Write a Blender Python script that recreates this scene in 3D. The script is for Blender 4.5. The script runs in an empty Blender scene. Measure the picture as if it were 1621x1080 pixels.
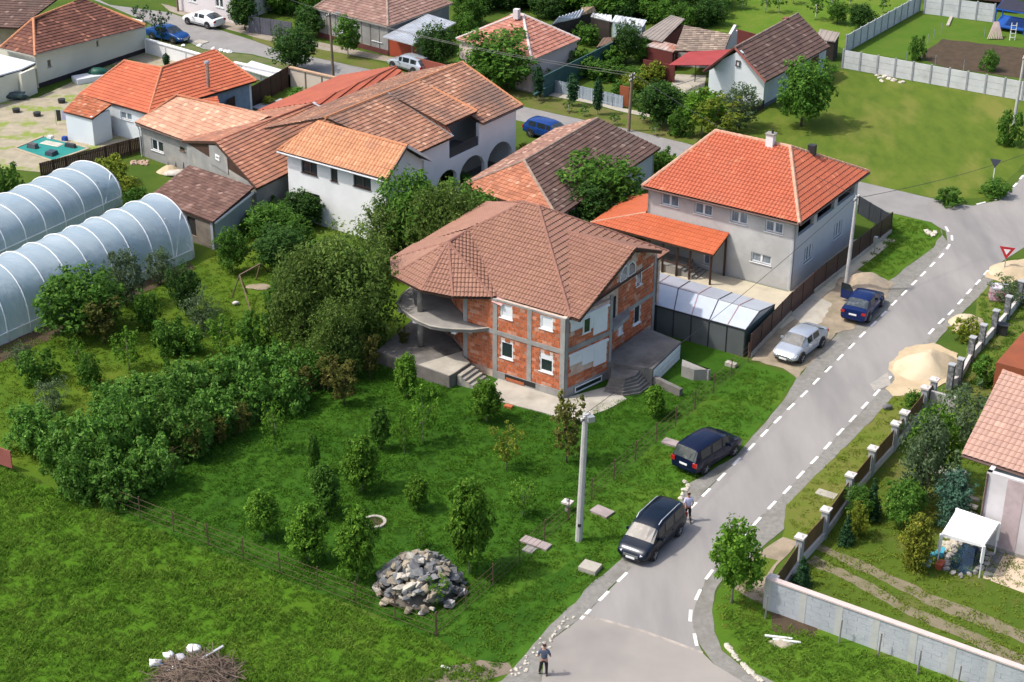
import bpy, bmesh, math, random
from mathutils import Vector, Matrix, noise
R = math.radians
random.seed(7)
rnd = random.random
def ru(a, b): return a + (b - a) * random.random()
sc = bpy.context.scene
COL = sc.collection
# ------------------------------------------------------------------ camera, sky, sun, exposure
cam = bpy.data.cameras.new("camera"); camo = bpy.data.objects.new("camera", cam); COL.objects.link(camo)
cam.sensor_width = 36.0; cam.lens = 36.0 * 2700 / 1621; cam.clip_end = 5000; cam.clip_start = 1
PITCH, ROLL = R(26.55), R(.5)
F_ = Vector((0, math.cos(PITCH), -math.sin(PITCH))); X_ = Vector((1, 0, 0)); U_ = X_.cross(F_)
Xr = X_ * math.cos(ROLL) + U_ * math.sin(ROLL); Ur = -X_ * math.sin(ROLL) + U_ * math.cos(ROLL)
camo.matrix_world = Matrix(((Xr.x, Ur.x, -F_.x, 0), (Xr.y, Ur.y, -F_.y, 0), (Xr.z, Ur.z, -F_.z, 48.5), (0, 0, 0, 1)))
sc.camera = camo
SUN_EL, SUN_AZ = 56.0, 262.0       # azimuth clockwise from +Y (the viewing direction)
w = bpy.data.worlds.new("World"); sc.world = w; w.use_nodes = True
nt = w.node_tree; nt.nodes.clear()
sky = nt.nodes.new("ShaderNodeTexSky"); sky.sky_type = 'NISHITA'; sky.sun_disc = False
sky.sun_elevation = R(SUN_EL); sky.sun_rotation = R(SUN_AZ)
sky.air_density = 1.0; sky.dust_density = 4.0; sky.ozone_density = 1.0
bg = nt.nodes.new("ShaderNodeBackground"); bg.inputs[1].default_value = 0.15
wo = nt.nodes.new("ShaderNodeOutputWorld")
nt.links.new(sky.outputs[0], bg.inputs[0]); nt.links.new(bg.outputs[0], wo.inputs[0])
sl = bpy.data.lights.new("sun", 'SUN'); sl.energy = 2.45; sl.angle = R(2.0); sl.color = (1, .955, .88)
so = bpy.data.objects.new("sun", sl); COL.objects.link(so)
sd = Vector((math.sin(R(SUN_AZ)) * math.cos(R(SUN_EL)), math.cos(R(SUN_AZ)) * math.cos(R(SUN_EL)), math.sin(R(SUN_EL))))
so.rotation_euler = sd.to_track_quat('Z', 'Y').to_euler(); so.location = (0, 90, 80)
sc.view_settings.view_transform = 'Standard'; sc.view_settings.look = 'None'
sc.view_settings.exposure = 0.64; sc.view_settings.gamma = 1.0; sc.view_settings.use_curve_mapping = False
sc.cycles.max_bounces = 6; sc.cycles.diffuse_bounces = 3; sc.cycles.transparent_max_bounces = 12
# ------------------------------------------------------------------ materials
MATS = {}
def mat(name, c1, c2=None, scale=1.5, rough=.85, bump=0.0, bscale=None, metal=0.0, island=0.0, c3=None, objrand=0.0,
        stretch=None, spec=.3, contrast=(.35, .65), transl=0.0, alpha=None, big=None, detail=5, iv=(.78, 1.2)):
    """noise-mixed principled material; island = random value per mesh island; big=(colour, scale, lo, hi) overlays large stains"""
    if name in MATS: return MATS[name]
    m = bpy.data.materials.new(name); MATS[name] = m; m.use_nodes = True
    n = m.node_tree; n.nodes.clear(); L = n.links.new
    out = n.nodes.new("ShaderNodeOutputMaterial"); p = n.nodes.new("ShaderNodeBsdfPrincipled")
    p.inputs["Roughness"].default_value = rough; p.inputs["Metallic"].default_value = metal
    p.inputs["Specular IOR Level"].default_value = spec
    geo = n.nodes.new("ShaderNodeNewGeometry")
    vec = geo.outputs["Position"]
    if stretch:
        mp = n.nodes.new("ShaderNodeMapping"); mp.inputs["Rotation"].default_value = (0, 0, stretch[3]); mp.inputs["Scale"].default_value = stretch[:3]
        L(vec, mp.inputs[0]); vec = mp.outputs[0]
    col = None
    def noise_(s, d=detail):
        t = n.nodes.new("ShaderNodeTexNoise"); t.inputs["Scale"].default_value = s; t.inputs["Detail"].default_value = d
        t.inputs["Roughness"].default_value = .62
        L(vec, t.inputs["Vector"]); return t
    def mix(fac, a, b):
        x = n.nodes.new("ShaderNodeMix"); x.data_type = 'RGBA'
        L(fac, x.inputs[0])
        for s_, v in ((6, a), (7, b)):
            if hasattr(v, 'links'): L(v, x.inputs[s_])
            else: x.inputs[s_].default_value = (*v, 1)
        return x.outputs[2]
    def ramp(fac, lo, hi):
        x = n.nodes.new("ShaderNodeMapRange"); x.inputs[1].default_value = lo; x.inputs[2].default_value = hi
        L(fac, x.inputs[0]); return x.outputs[0]
    if c2 is None: c2 = tuple(v * .78 for v in c1)
    t = noise_(scale)
    col = mix(ramp(t.outputs[0], *contrast), c1, c2)
    if c3 is not None or island:
        src = geo.outputs["Random Per Island"]
        if island: col = mix(ramp(src, 1 - island, 1.0 if island < 1 else 1.0), col, c3 if c3 else tuple(v * .6 for v in c1))
        x = n.nodes.new("ShaderNodeHueSaturation"); L(col, x.inputs["Color"])
        mr = n.nodes.new("ShaderNodeMapRange"); mr.inputs[3].default_value = iv[0]; mr.inputs[4].default_value = iv[1]
        wn = n.nodes.new("ShaderNodeTexWhiteNoise"); wn.noise_dimensions = '1D'; L(src, wn.inputs["W"]); L(wn.outputs[0], mr.inputs[0]); L(mr.outputs[0], x.inputs["Value"])
        col = x.outputs[0]
    if big:
        tb = noise_(big[1], 4); col = mix(ramp(tb.outputs[0], big[2], big[3]), col, big[0])
    if objrand:
        oi = n.nodes.new("ShaderNodeObjectInfo"); x = n.nodes.new("ShaderNodeHueSaturation"); L(col, x.inputs["Color"])
        mr = n.nodes.new("ShaderNodeMapRange"); mr.inputs[3].default_value = 1 - objrand; mr.inputs[4].default_value = 1 + objrand
        L(oi.outputs["Random"], mr.inputs[0]); L(mr.outputs[0], x.inputs["Value"]); col = x.outputs[0]
    L(col, p.inputs["Base Color"])
    if bump:
        b = n.nodes.new("ShaderNodeBump"); b.inputs["Strength"].default_value = min(bump, 1); b.inputs["Distance"].default_value = .05 * max(1, bump)
        L(noise_(bscale or scale * 6, 6).outputs[0], b.inputs["Height"]); L(b.outputs[0], p.inputs["Normal"])
    sh = p.outputs[0]
    if transl:
        tr = n.nodes.new("ShaderNodeBsdfTranslucent"); L(col, tr.inputs[0]); ms = n.nodes.new("ShaderNodeMixShader")
        ms.inputs[0].default_value = transl; L(sh, ms.inputs[1]); L(tr.outputs[0], ms.inputs[2]); sh = ms.outputs[0]
    if alpha is not None:
        ta = n.nodes.new("ShaderNodeBsdfTransparent"); ms = n.nodes.new("ShaderNodeMixShader")
        ms.inputs[0].default_value = alpha; L(ta.outputs[0], ms.inputs[1]); L(sh, ms.inputs[2]); sh = ms.outputs[0]
    L(sh, out.inputs[0]); return m
def tone(name, c, rough=.7, metal=0.0, spec=.4, **k): return mat(name, c, tuple(v * .86 for v in c), 3, rough, metal=metal, spec=spec, **k)
# ------------------------------------------------------------------ mesh helpers (everything in world metres)
class MB:
    def __init__(s): s.v = []; s.f = []; s.mi = []; s.m = 0
    def add(s, vs, fs):
        o = len(s.v); s.v += [tuple(v) for v in vs]
        for f in fs: s.f.append(tuple(o + i for i in f)); s.mi.append(s.m)
        return s
    def box(s, c, size, rz=0, rx=0, ry=0, taper=1.0):
        M = Matrix.Translation(Vector(c)) @ Matrix.Rotation(rz, 4, 'Z') @ Matrix.Rotation(ry, 4, 'Y') @ Matrix.Rotation(rx, 4, 'X')
        a, b, h = (x / 2 for x in size); vs = []
        for z in (-h, h):
            k = taper if z > 0 else 1
            vs += [M @ Vector((x * k, y * k, z)) for x, y in ((-a, -b), (a, -b), (a, b), (-a, b))]
        return s.add(vs, [(3, 2, 1, 0), (4, 5, 6, 7), (0, 1, 5, 4), (1, 2, 6, 5), (2, 3, 7, 6), (3, 0, 4, 7)])
    def prism(s, pts, z0, z1):
        n = len(pts); pts = ccw(pts)
        s.add([(p[0], p[1], z0) for p in pts] + [(p[0], p[1], z1) for p in pts],
              [tuple(range(n - 1, -1, -1)), tuple(range(n, 2 * n))] + [(i, (i + 1) % n, n + (i + 1) % n, n + i) for i in range(n)])
        return s
    def bar(s, a, b, wd, ht=None, up=(0, 0, 1)):
        """rectangular bar from a to b"""
        a = Vector(a); b = Vector(b); ht = ht or wd; d = (b - a)
        if d.length < 1e-6: return s
        d.normalize(); upv = Vector(up)
        if abs(d.dot(upv)) > .98: upv = Vector((1, 0, 0))
        x = d.cross(upv).normalized(); y = x.cross(d).normalized(); x *= wd / 2; y *= ht / 2
        return s.add([a - x - y, a + x - y, a + x + y, a - x + y, b - x - y, b + x - y, b + x + y, b - x + y],
                     [(0, 1, 2, 3), (7, 6, 5, 4), (0, 4, 5, 1), (1, 5, 6, 2), (2, 6, 7, 3), (3, 7, 4, 0)])
    def tube(s, pts, r0, r1=None, n=6, cap=True):
        pts = [Vector(p) for p in pts]; r1 = r0 if r1 is None else r1; o = len(s.v); k = len(pts)
        for i, p in enumerate(pts):
            d = (pts[min(i + 1, k - 1)] - pts[max(i - 1, 0)]).normalized()
            x = d.cross(Vector((0, 0, 1))) if abs(d.z) < .95 else d.cross(Vector((1, 0, 0)))
            x.normalize(); y = d.cross(x); r = r0 + (r1 - r0) * i / max(1, k - 1)
            for j in range(n):
                a = 2 * math.pi * j / n; s.v.append(tuple(p + x * (math.cos(a) * r) + y * (math.sin(a) * r)))
        for i in range(k - 1):
            for j in range(n):
                s.f.append((o + i * n + j, o + i * n + (j + 1) % n, o + (i + 1) * n + (j + 1) % n, o + (i + 1) * n + j)); s.mi.append(s.m)
        if cap:
            s.f.append(tuple(o + j for j in range(n - 1, -1, -1))); s.mi.append(s.m)
            s.f.append(tuple(o + (k - 1) * n + j for j in range(n))); s.mi.append(s.m)
        return s
    def slab(s, poly, t):
        """3D polygon thickened downwards by t"""
        n = len(poly); s.add(list(poly) + [(p[0], p[1], p[2] - t) for p in poly],
              [tuple(range(n)), tuple(range(2 * n - 1, n - 1, -1))] + [(i, n + i, n + (i + 1) % n, (i + 1) % n) for i in range(n)])
        return s
    def blob(s, c, size, seg=8, rough=.18, flat=0.0):
        """lumpy rounded mass"""
        bm = bmesh.new(); bmesh.ops.create_icosphere(bm, subdivisions=2 if seg < 12 else 3, radius=1)
        off = Vector((ru(0, 50), ru(0, 50), ru(0, 50))); vs = []
        for v in bm.verts:
            k = 1 + rough * 2 * noise.noise(v.co * 1.6 + off)
            p = Vector((v.co.x * size[0] * k, v.co.y * size[1] * k, max(v.co.z, -flat if flat else -1) * size[2] * k)); vs.append(p + Vector(c))
        s.add(vs, [tuple(x.index for x in f.verts) for f in bm.faces]); bm.free(); return s
    def mesh(s, name, mats, origin=(0, 0, 0), smooth=False):
        me = bpy.data.meshes.new(name); o = Vector(origin)
        me.from_pydata([tuple(Vector(v) - o) for v in s.v], [], s.f)
        for m in (mats if isinstance(mats, (list, tuple)) else [mats]): me.materials.append(m)
        if any(s.mi): me.polygons.foreach_set("material_index", s.mi)
        if smooth: me.polygons.foreach_set("use_smooth", [True] * len(me.polygons))
        me.update(); return me
    def build(s, name, mats, parent=None, smooth=False, loc=None):
        o = Vector(loc) if loc is not None else (wloc(parent) if parent is not None else Vector((0, 0, 0)))
        me = s.mesh(name, mats, o, smooth)
        ob = bpy.data.objects.new(name, me); COL.objects.link(ob)
        if parent is not None:
            ob.parent = parent; ob.location = o - wloc(parent) 
            ob['_o'] = list(o)
        else: ob.location = o; ob['_o'] = list(o)
        return ob
def wloc(o): return Vector(o['_o'])
def ccw(p):
    a = sum(p[i][0] * p[(i + 1) % len(p)][1] - p[(i + 1) % len(p)][0] * p[i][1] for i in range(len(p)))
    return list(p) if a > 0 else list(p)[::-1]
def thing(name, loc, label, cat, group=None):
    loc = (loc[0], loc[1], loc[2] if len(loc) > 2 else 0)
    o = bpy.data.objects.new(name, None); COL.objects.link(o); o.location = loc; o['_o'] = list(loc)
    o.empty_display_size = .3
    return tag(o, label, cat, group)
def tag(o, label, cat, group=None):
    o['label'] = label; o['category'] = cat
    if group: o['group'] = group
    return o
def single(mb, name, mats, label, cat, group=None, smooth=False, loc=None):
    if loc is None:
        v = mb.v; loc = (sum(p[0] for p in v) / len(v), sum(p[1] for p in v) / len(v), min(p[2] for p in v))
    return tag(mb.build(name, mats, None, smooth, loc), label, cat, group)
def stuff(o): o['kind'] = 'stuff'; return o
def copy_tree(root, loc, rz=0, label=None, scale=None, group=None):
    r = root.copy(); COL.objects.link(r); r.location = loc; r.rotation_euler = (0, 0, rz)
    if scale: r.scale = scale
    if label: r['label'] = label
    if group: r['group'] = group
    r['_o'] = list(loc) if len(loc) > 2 else [*loc, 0]
    for ch in root.children:
        c = ch.copy(); COL.objects.link(c); c.parent = r
        for g in ch.children:
            d = g.copy(); COL.objects.link(d); d.parent = c
    return r
def poly_sheet(pts, z, wig=0.0, step=1.0):
    """flat polygon with an uneven edge"""
    out = []; n = len(pts)
    for i in range(n):
        a = Vector(pts[i][:2]); b = Vector(pts[(i + 1) % n][:2]); d = b - a; k = max(1, int(d.length / step)) if wig else 1
        nr = Vector((d.y, -d.x)).normalized() if d.length > 0 else Vector((0, 0))
        for j in range(k):
            p = a + d * (j / k); q = noise.noise(Vector((p.x * .7, p.y * .7, 3))) + .6 * noise.noise(Vector((p.x * 2.1, p.y * 2.1, 9)))
            p = p + nr * (q * wig); out.append((p.x, p.y, z))
    return ccw(out)
NSH = [0]
def sheet(name, pts, z, m, wig=0.0, step=.7, kind='structure', parent=None):
    NSH[0] += 1; z = z + NSH[0] * .00035          # every sheet lies a little above the one before
    mb = MB(); p = poly_sheet(pts, z, wig, step); mb.add(p, [tuple(range(len(p)))])
    o = mb.build(name, m, parent); 
    bm = bmesh.new(); bm.from_mesh(o.data); bmesh.ops.triangulate(bm, faces=bm.faces[:], ngon_method='EAR_CLIP'); bm.to_mesh(o.data); bm.free()
    if kind: o['kind'] = kind
    return o
def lerp2(a, b, t): return (a[0] + (b[0] - a[0]) * t, a[1] + (b[1] - a[1]) * t)
def frame(O, deg):
    c, s = math.cos(R(deg)), math.sin(R(deg))
    def f(x, y, z=None):
        p = (O[0] + x * c - y * s, O[1] + x * s + y * c)
        return p if z is None else (*p, z)
    return f
# ------------------------------------------------------------------ building helpers
def wall_pt(A, B, s, z, off=0.0):
    d = Vector((B[0] - A[0], B[1] - A[1])).normalized(); return Vector((A[0] + d.x * s + d.y * off, A[1] + d.y * s - d.x * off, z))
# outward normal is to the right of A->B
def wlen(A, B): return math.hypot(B[0] - A[0], B[1] - A[1])
def wall(root, A, B, z0, z1, m, ops=(), t=.25, name='wall'):
    Lw = wlen(A, B); mb = MB()
    ss = sorted({0, Lw, *[min(max(o[i], 0), Lw) for o in ops for i in (0, 2)]}); zs = sorted({z0, z1, *[min(max(o[i], z0), z1) for o in ops for i in (1, 3)]})
    for i in range(len(ss) - 1):
        for j in range(len(zs) - 1):
            cs, cz = (ss[i] + ss[i + 1]) / 2, (zs[j] + zs[j + 1]) / 2
            if any(o[0] < cs < o[2] and o[1] < cz < o[3] for o in ops): continue
            a, b = ss[i], ss[i + 1]; c, d = zs[j], zs[j + 1]
            mb.add([wall_pt(A, B, a, c), wall_pt(A, B, b, c), wall_pt(A, B, b, d), wall_pt(A, B, a, d),
                    wall_pt(A, B, a, c, -t), wall_pt(A, B, b, c, -t), wall_pt(A, B, b, d, -t), wall_pt(A, B, a, d, -t)],
                   [(0, 1, 2, 3), (7, 6, 5, 4), (0, 4, 5, 1), (1, 5, 6, 2), (2, 6, 7, 3), (3, 7, 4, 0)])
    return mb.build(name, m, root)
def wall_poly(root, A, B, sz, m, t=.25, name='wall', off=0.0):
    """wall piece with any outline in (s, z)"""
    mb = MB(); n = len(sz)
    mb.add([wall_pt(A, B, s, z, off) for s, z in sz] + [wall_pt(A, B, s, z, off - t) for s, z in sz],
           [tuple(range(n)), tuple(range(2 * n - 1, n - 1, -1))] + [(i, n + i, n + (i + 1) % n, (i + 1) % n) for i in range(n)])
    return mb.build(name, m, root)
def window(root, A, B, o, fm, gm, n=2, rec=.08, sill=True, fw=.07, shutter=None, name='window', trans=False):
    s0, z0, s1, z1 = o; mb = MB()
    def bx(m_, a, b, c, d, o0, o1):
        P = [wall_pt(A, B, s, z, k) for k in (o0, o1) for s, z in ((a, c), (b, c), (b, d), (a, d))]
        m_.add(P, [(0, 1, 2, 3), (7, 6, 5, 4), (0, 4, 5, 1), (1, 5, 6, 2), (2, 6, 7, 3), (3, 7, 4, 0)])
    bx(mb, s0, s1, z0, z0 + fw, -rec + .04, -rec - .04); bx(mb, s0, s1, z1 - fw, z1, -rec + .04, -rec - .04)
    cuts = [s0 + (s1 - s0) * k / n for k in range(n + 1)]
    for k, c in enumerate(cuts):
        a = c if k == 0 else c - fw * (.9 if k < n else 1); b = c + fw if k == 0 else (c + fw * .9 if k < n else c)
        bx(mb, a, b, z0 + fw, z1 - fw, -rec + .04, -rec - .04)
    wn = mb.build(name, fm, root)
    for k in range(n):
        p = MB(); bx(p, cuts[k] + fw * .9, cuts[k + 1] - fw * .9, z0 + fw, z1 - fw, -rec, -rec - .02); p.build('pane', gm, wn)
    if sill:
        p = MB(); bx(p, s0 - .06, s1 + .06, z0 - .05, z0, .07, -rec); p.build('sill', fm, wn)
    if shutter:
        p = MB(); bx(p, s0 + .01, s1 - .01, z1 - shutter, z1 - .005, -rec + .06, -rec + .045); p.build('shutter', fm, wn)
    return wn
def fit_plane(pts):
    n = Vector((0, 0, 0)); k = len(pts)
    for i in range(k):
        a = Vector(pts[i]); b = Vector(pts[(i + 1) % k]); n += a.cross(b)
    n.normalize()
    if n.z < 0: n = -n
    return n, sum((Vector(p) for p in pts), Vector()) / k
def tiles(root, pts, m, tw=.24, th=.34, prof=(0, 1, 1, 0), ph=.035, step=.035, jit=0.0, name='roof_tiles', lift=.03, skip=0.0):
    """roof covering of single overlapping tiles on one slope; pts[0]->pts[1] is the eave. Real relief, one island per tile."""
    n, c = fit_plane(pts)
    pts = [Vector(p) - n * (Vector(p) - c).dot(n) for p in pts]
    u = (pts[1] - pts[0]); u.normalize(); v = n.cross(u)
    if v.z < 0: v = -v; 
    o = pts[0]; q = [((p - o).dot(u), (p - o).dot(v)) for p in pts]
    u0, u1 = min(a for a, b in q), max(a for a, b in q); v0, v1 = min(b for a, b in q), max(b for a, b in q)
    vs = []; fs = []; np_ = len(prof); nu = int((u1 - u0) / tw) + 2; nv = int((v1 - v0) / th) + 2
    q2 = ccw(q)
    def inside(x, y, mg):
        for i in range(len(q2)):
            ax, ay = q2[i]; bx_, by = q2[(i + 1) % len(q2)]
            L_ = math.hypot(bx_ - ax, by - ay)
            if L_ > 1e-6 and ((bx_ - ax) * (y - ay) - (by - ay) * (x - ax)) / L_ < -mg: return False
        return True
    mg = max(tw, th) * .8
    for j in range(nv):
        for i in range(nu):
            a = u0 + i * tw; b = v0 + j * th
            if not inside(a + tw / 2, b + th / 2, mg): continue
            if skip and rnd() < skip: continue
            jz = ru(-jit, jit); jv = ru(-jit, jit) * 1.5; k = len(vs); g = 0.0
            for x, zb in zip([t_ / (np_ - 1) for t_ in range(np_)], prof):
                ux = a + g + x * (tw - 2 * g); zz = zb * ph + jz
                vs.append((ux, b + jv, zz - .02)); vs.append((ux, b + jv, zz + step)); vs.append((ux, b + th + .01 + jv, zz))
            for t_ in range(np_ - 1):
                r = k + t_ * 3; fs.append((r, r + 3, r + 4, r + 1)); fs.append((r + 1, r + 4, r + 5, r + 2))
    me = bpy.data.meshes.new(name); me.from_pydata(vs, [], fs); bm = bmesh.new(); bm.from_mesh(me)
    for i in range(len(q2)):
        ax, ay = q2[i]; bx_, by = q2[(i + 1) % len(q2)]
        if math.hypot(bx_ - ax, by - ay) < 1e-4: continue
        bmesh.ops.bisect_plane(bm, geom=bm.verts[:] + bm.edges[:] + bm.faces[:], plane_co=(ax, ay, 0), plane_no=(by - ay, -(bx_ - ax), 0), clear_outer=True)
    W = wloc(root) if root is not None else Vector()
    for vt in bm.verts:
        p = o + u * vt.co.x + v * vt.co.y + n * (vt.co.z + lift) - W; vt.co = p
    if u.cross(v).dot(n) < 0: bmesh.ops.reverse_faces(bm, faces=bm.faces[:])
    bm.to_mesh(me); bm.free(); me.materials.append(m)
    ob = bpy.data.objects.new(name, me); COL.objects.link(ob); ob.parent = root; ob['_o'] = list(W); ob['kind'] = 'stuff'
    return ob
def caps(root, lines, m, r=.11, name='ridge_cap', seg=.42):
    """half-round ridge tiles laid in a row along each line"""
    for a, b in lines:
        mb = MB(); a = Vector(a); b = Vector(b); d = b - a; k = max(1, int(d.length / seg))
        for i in range(k):
            p = a + d * (i / k); q = a + d * ((i + 1.04) / k)
            mb.tube([p + Vector((0, 0, .035)), q + Vector((0, 0, .035))], r * 1.08, r * .92, 7)
        stuff(mb.build(name, m, root))
def deck(root, polys, m, t=.12, name='roof_deck', drop=0.0):
    mb = MB()
    for p in polys:
        n, c = fit_plane(p); mb.slab([Vector(q) - n * (Vector(q) - c).dot(n) - Vector((0, 0, drop)) for q in p] if len(p) > 3 else [Vector(q) - Vector((0, 0, drop)) for q in p], t)
    return mb.build(name, m, root)
def gutter(root, a, b, m, r=.07):
    mb = MB(); mb.tube([a, b], r, r, 6); return mb.build('gutter', m, root)
def boxwalls(root, c, z0, z1, m, ops=None, t=.25):
    """walls along the closed footprint c (counter-clockwise); ops maps edge index to openings"""
    for i in range(len(c)):
        wall(root, c[i], c[(i + 1) % len(c)], z0, z1, m, (ops or {}).get(i, ()), t)
def inset(quad, d):
    q = ccw([p[:2] for p in quad]); out = []; n = len(q)
    for i in range(n):
        p = Vector(q[i]); a = (Vector(q[i - 1]) - p).normalized(); b = (Vector(q[(i + 1) % n]) - p).normalized()
        s = abs(a.x * b.y - a.y * b.x); out.append(tuple(p + (a + b) * (d / max(s, .3))))
    return out

# ------------------------------------------------------------------ ground materials
G_FIELD = mat('field_grass', (.060, .140, .008), (.042, .100, .006), .6, .95, .8, 9, big=((.075, .135, .010), .3, .52, .72), spec=.1)
G_YARD = mat('yard_grass', (.026, .078, .006), (.040, .105, .008), .35, .95, .8, 10, big=((.018, .055, .005), .5, .5, .7), spec=.1)
G_OLIVE = mat('mown_grass', (.100, .140, .018), (.070, .112, .014), .45, .95, .5, 12, big=((.150, .160, .034), .14, .50, .68), spec=.1, stretch=(1.8, .7, 1, R(-32)))
G_GARDEN = mat('garden_grass', (.075, .130, .010), (.045, .095, .008), .3, .95, .6, 10, big=((.115, .150, .016), .15, .5, .7), spec=.1)
G_BACK = mat('back_grass', (.045, .085, .012), (.075, .115, .016), .25, .95, .6, 8, spec=.1)
ASPH = mat('asphalt', (.225, .215, .205), (.285, .270, .255), .35, .9, .3, 60, big=((.180, .174, .170), .16, .50, .68), spec=.2, stretch=(1, .22, 1, R(31)))
ASPH2 = mat('old_asphalt', (.255, .245, .235), (.215, .208, .200), .5, .9, .3, 60, spec=.2)
CONCR_ROAD = mat('worn_concrete', (.31, .285, .255), (.26, .24, .22), .18, .9, .3, 40, big=((.22, .205, .19), .12, .52, .7), spec=.2)
GRAVEL = mat('gravel', (.27, .26, .235), (.19, .183, .165), 3.5, .95, 1.0, 22, big=((.16, .155, .13), .5, .5, .75), spec=.1, contrast=(.3, .7))
DIRT = mat('dirt', (.33, .27, .195), (.22, .185, .135), .9, .95, .8, 14, big=((.16, .15, .09), .35, .55, .75), spec=.1)
SOIL = mat('soil', (.085, .062, .042), (.06, .045, .03), 1.2, .95, 1.0, 9, spec=.1)
SAND = mat('sand', (.50, .40, .26), (.42, .33, .21), .9, .95, .5, 14, spec=.1, big=((.36, .29, .19), .5, .55, .8))
YARDDUST = mat('dusty_yard', (.36, .315, .235), (.28, .25, .18), 1.1, .95, .6, 12, big=((.20, .25, .06), .42, .52, .60), spec=.1)
CONC = mat('concrete', (.30, .285, .26), (.22, .21, .195), .8, .9, .4, 18, big=((.14, .135, .125), .6, .55, .8), spec=.2)
CONC_L = mat('light_concrete', (.42, .39, .33), (.33, .305, .26), .8, .9, .4, 18, big=((.24, .22, .17), .5, .55, .8), spec=.2)
CONC_D = mat('damp_concrete', (.13, .12, .112), (.20, .185, .17), .7, .8, .5, 14, big=((.07, .066, .06), .55, .5, .75), spec=.25)
WHITE = tone('white_paint', (.80, .80, .78), .6)
MARK = mat('road_paint', (.74, .73, .70), (.50, .49, .47), 5, .8, contrast=(.45, .7))
# ------------------------------------------------------------------ ground sheets
g_ = sheet('ground', [(-900, -300), (900, -300), (900, 1500), (-900, 1500)], -.004, G_BACK, kind='structure')
sheet('field', [(-44.31, 86.36, 0.0), (-28.27, 81.26, 0.0), (-22.06, 76.91, 0.0), (-3.52, 65.57, 0.0), (-0.17, 62.62, 0.0), (-0.44, 61.03, 0.0), (-2.28, 43.67, 0.0), (-35.07, 46.23, 0.0)], 0, G_FIELD, .3, 1)
sheet('plot_lawn', [(-22.06, 76.91, 0.0), (-18.05, 82.82, 0.0), (-12.86, 90.04, 0.0), (-8.41, 96.45, 0.0), (-6.95, 98.75, 0.0), (-0.46, 102.7, 0.0), (8.98, 99.44, 0.0), (14.94, 94.54, 0.0), (6.72, 81.86, 0.0), (1.69, 73.37, 0.0), (-3.52, 65.57, 0.0), (-12.23, 71.05, 0.0)], .004, G_YARD, .2, 1)
sheet('garden_lawn', [(-41.24, 87.94, 0.0), (-35.84, 94.6, 0.0), (-32.21, 95.72, 0.0), (-22.48, 108.42, 0.0), (-21.62, 111.2, 0.0), (-16.28, 115.37, 0.0), (-5.34, 119.3, 0.0), (-6.14, 98.77, 0.0), (-9.86, 94.67, 0.0), (-18.05, 82.82, 0.0), (-22.1, 77.1, 0.0), (-28.27, 81.26, 0.0), (-40.13, 84.95, 0.0)], .004, G_GARDEN, .2, 1)
sheet('verge_lawn', [(14.75, 94.53, 0.0), (17.49, 92.56, 0.0), (15.96, 88.98, 0.0), (12.63, 82.86, 0.0), (9.71, 79.89, 0.0), (9.0, 77.61, 0.0), (5.67, 72.16, 0.0), (3.98, 69.65, 0.0), (1.75, 66.25, 0.0), (-0.17, 62.62, 0.0), (-3.52, 65.57, 0.0), (1.69, 73.37, 0.0), (6.72, 81.86, 0.0)], .004, G_YARD, .25, .6)
sheet('verge_strip', [(-3.52, 65.57, 0.0), (6.72, 81.86, 0.0), (14.75, 94.53, 0.0), (17.49, 92.56, 0.0), (15.96, 88.98, 0.0), (12.63, 82.86, 0.0), (9.71, 79.89, 0.0), (9.0, 77.61, 0.0), (5.67, 72.16, 0.0), (3.98, 69.65, 0.0), (1.75, 66.25, 0.0), (-0.17, 62.62, 0.0), (-0.52, 63.03, 0.0), (1.46, 67.0, 0.0), (4.95, 73.89, 0.0)], .008, mat('verge_grass', (.050, .125, .010), (.034, .095, .008), .5, .95, .7, 10, big=((.085, .150, .014), .25, .5, .7), spec=.1), .25, .6)
sheet('mown_lawn', [(13.4, 139.91, 0.0), (20.25, 142.6, 0.0), (30.51, 154.3, 0.0), (39.64, 150.21, 0.0), (52.58, 143.46, 0.0), (50.52, 136.86, 0.0), (41.17, 129.56, 0.0), (38.58, 125.58, 0.0), (36.36, 122.59, 0.0), (33.25, 121.73, 0.0), (27.56, 125.04, 0.0), (24.46, 127.31, 0.0), (20.25, 133.77, 0.0), (14.19, 136.39, 0.0)], .004, G_OLIVE, .15, .8)
sheet('orchard_lawn', [(19.08, 181.7, 0.0), (19.96, 166.86, 0.0), (30.35, 164.54, 0.0), (32.21, 160.78, 0.0), (42.9, 178.17, 0.0), (45.88, 187.36, 0.0), (20.12, 189.23, 0.0)], .004, mat('orchard_grass', (.075, .150, .012), (.115, .165, .022), .35, .95, .6, 8, spec=.1), .2, 1)
sheet('kitchen_garden', [(32.14, 160.36, 0.0), (43.05, 177.93, 0.0), (57.58, 172.13, 0.0), (53.11, 145.2, 0.0), (47.04, 151.72, 0.0), (39.95, 156.93, 0.0)], .004, mat('garden_green', (.060, .125, .012), (.085, .135, .018), .4, .95, .6, 8, spec=.1), .1, 1)
sheet('soil_bed', [(38.6, 158.5, 0.0), (42.44, 164.91, 0.0), (54.16, 160.39, 0.0), (53.35, 149.67, 0.0), (46.1, 152.82, 0.0), (40.8, 155.38, 0.0)], .008, SOIL, .25, .8)
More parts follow.
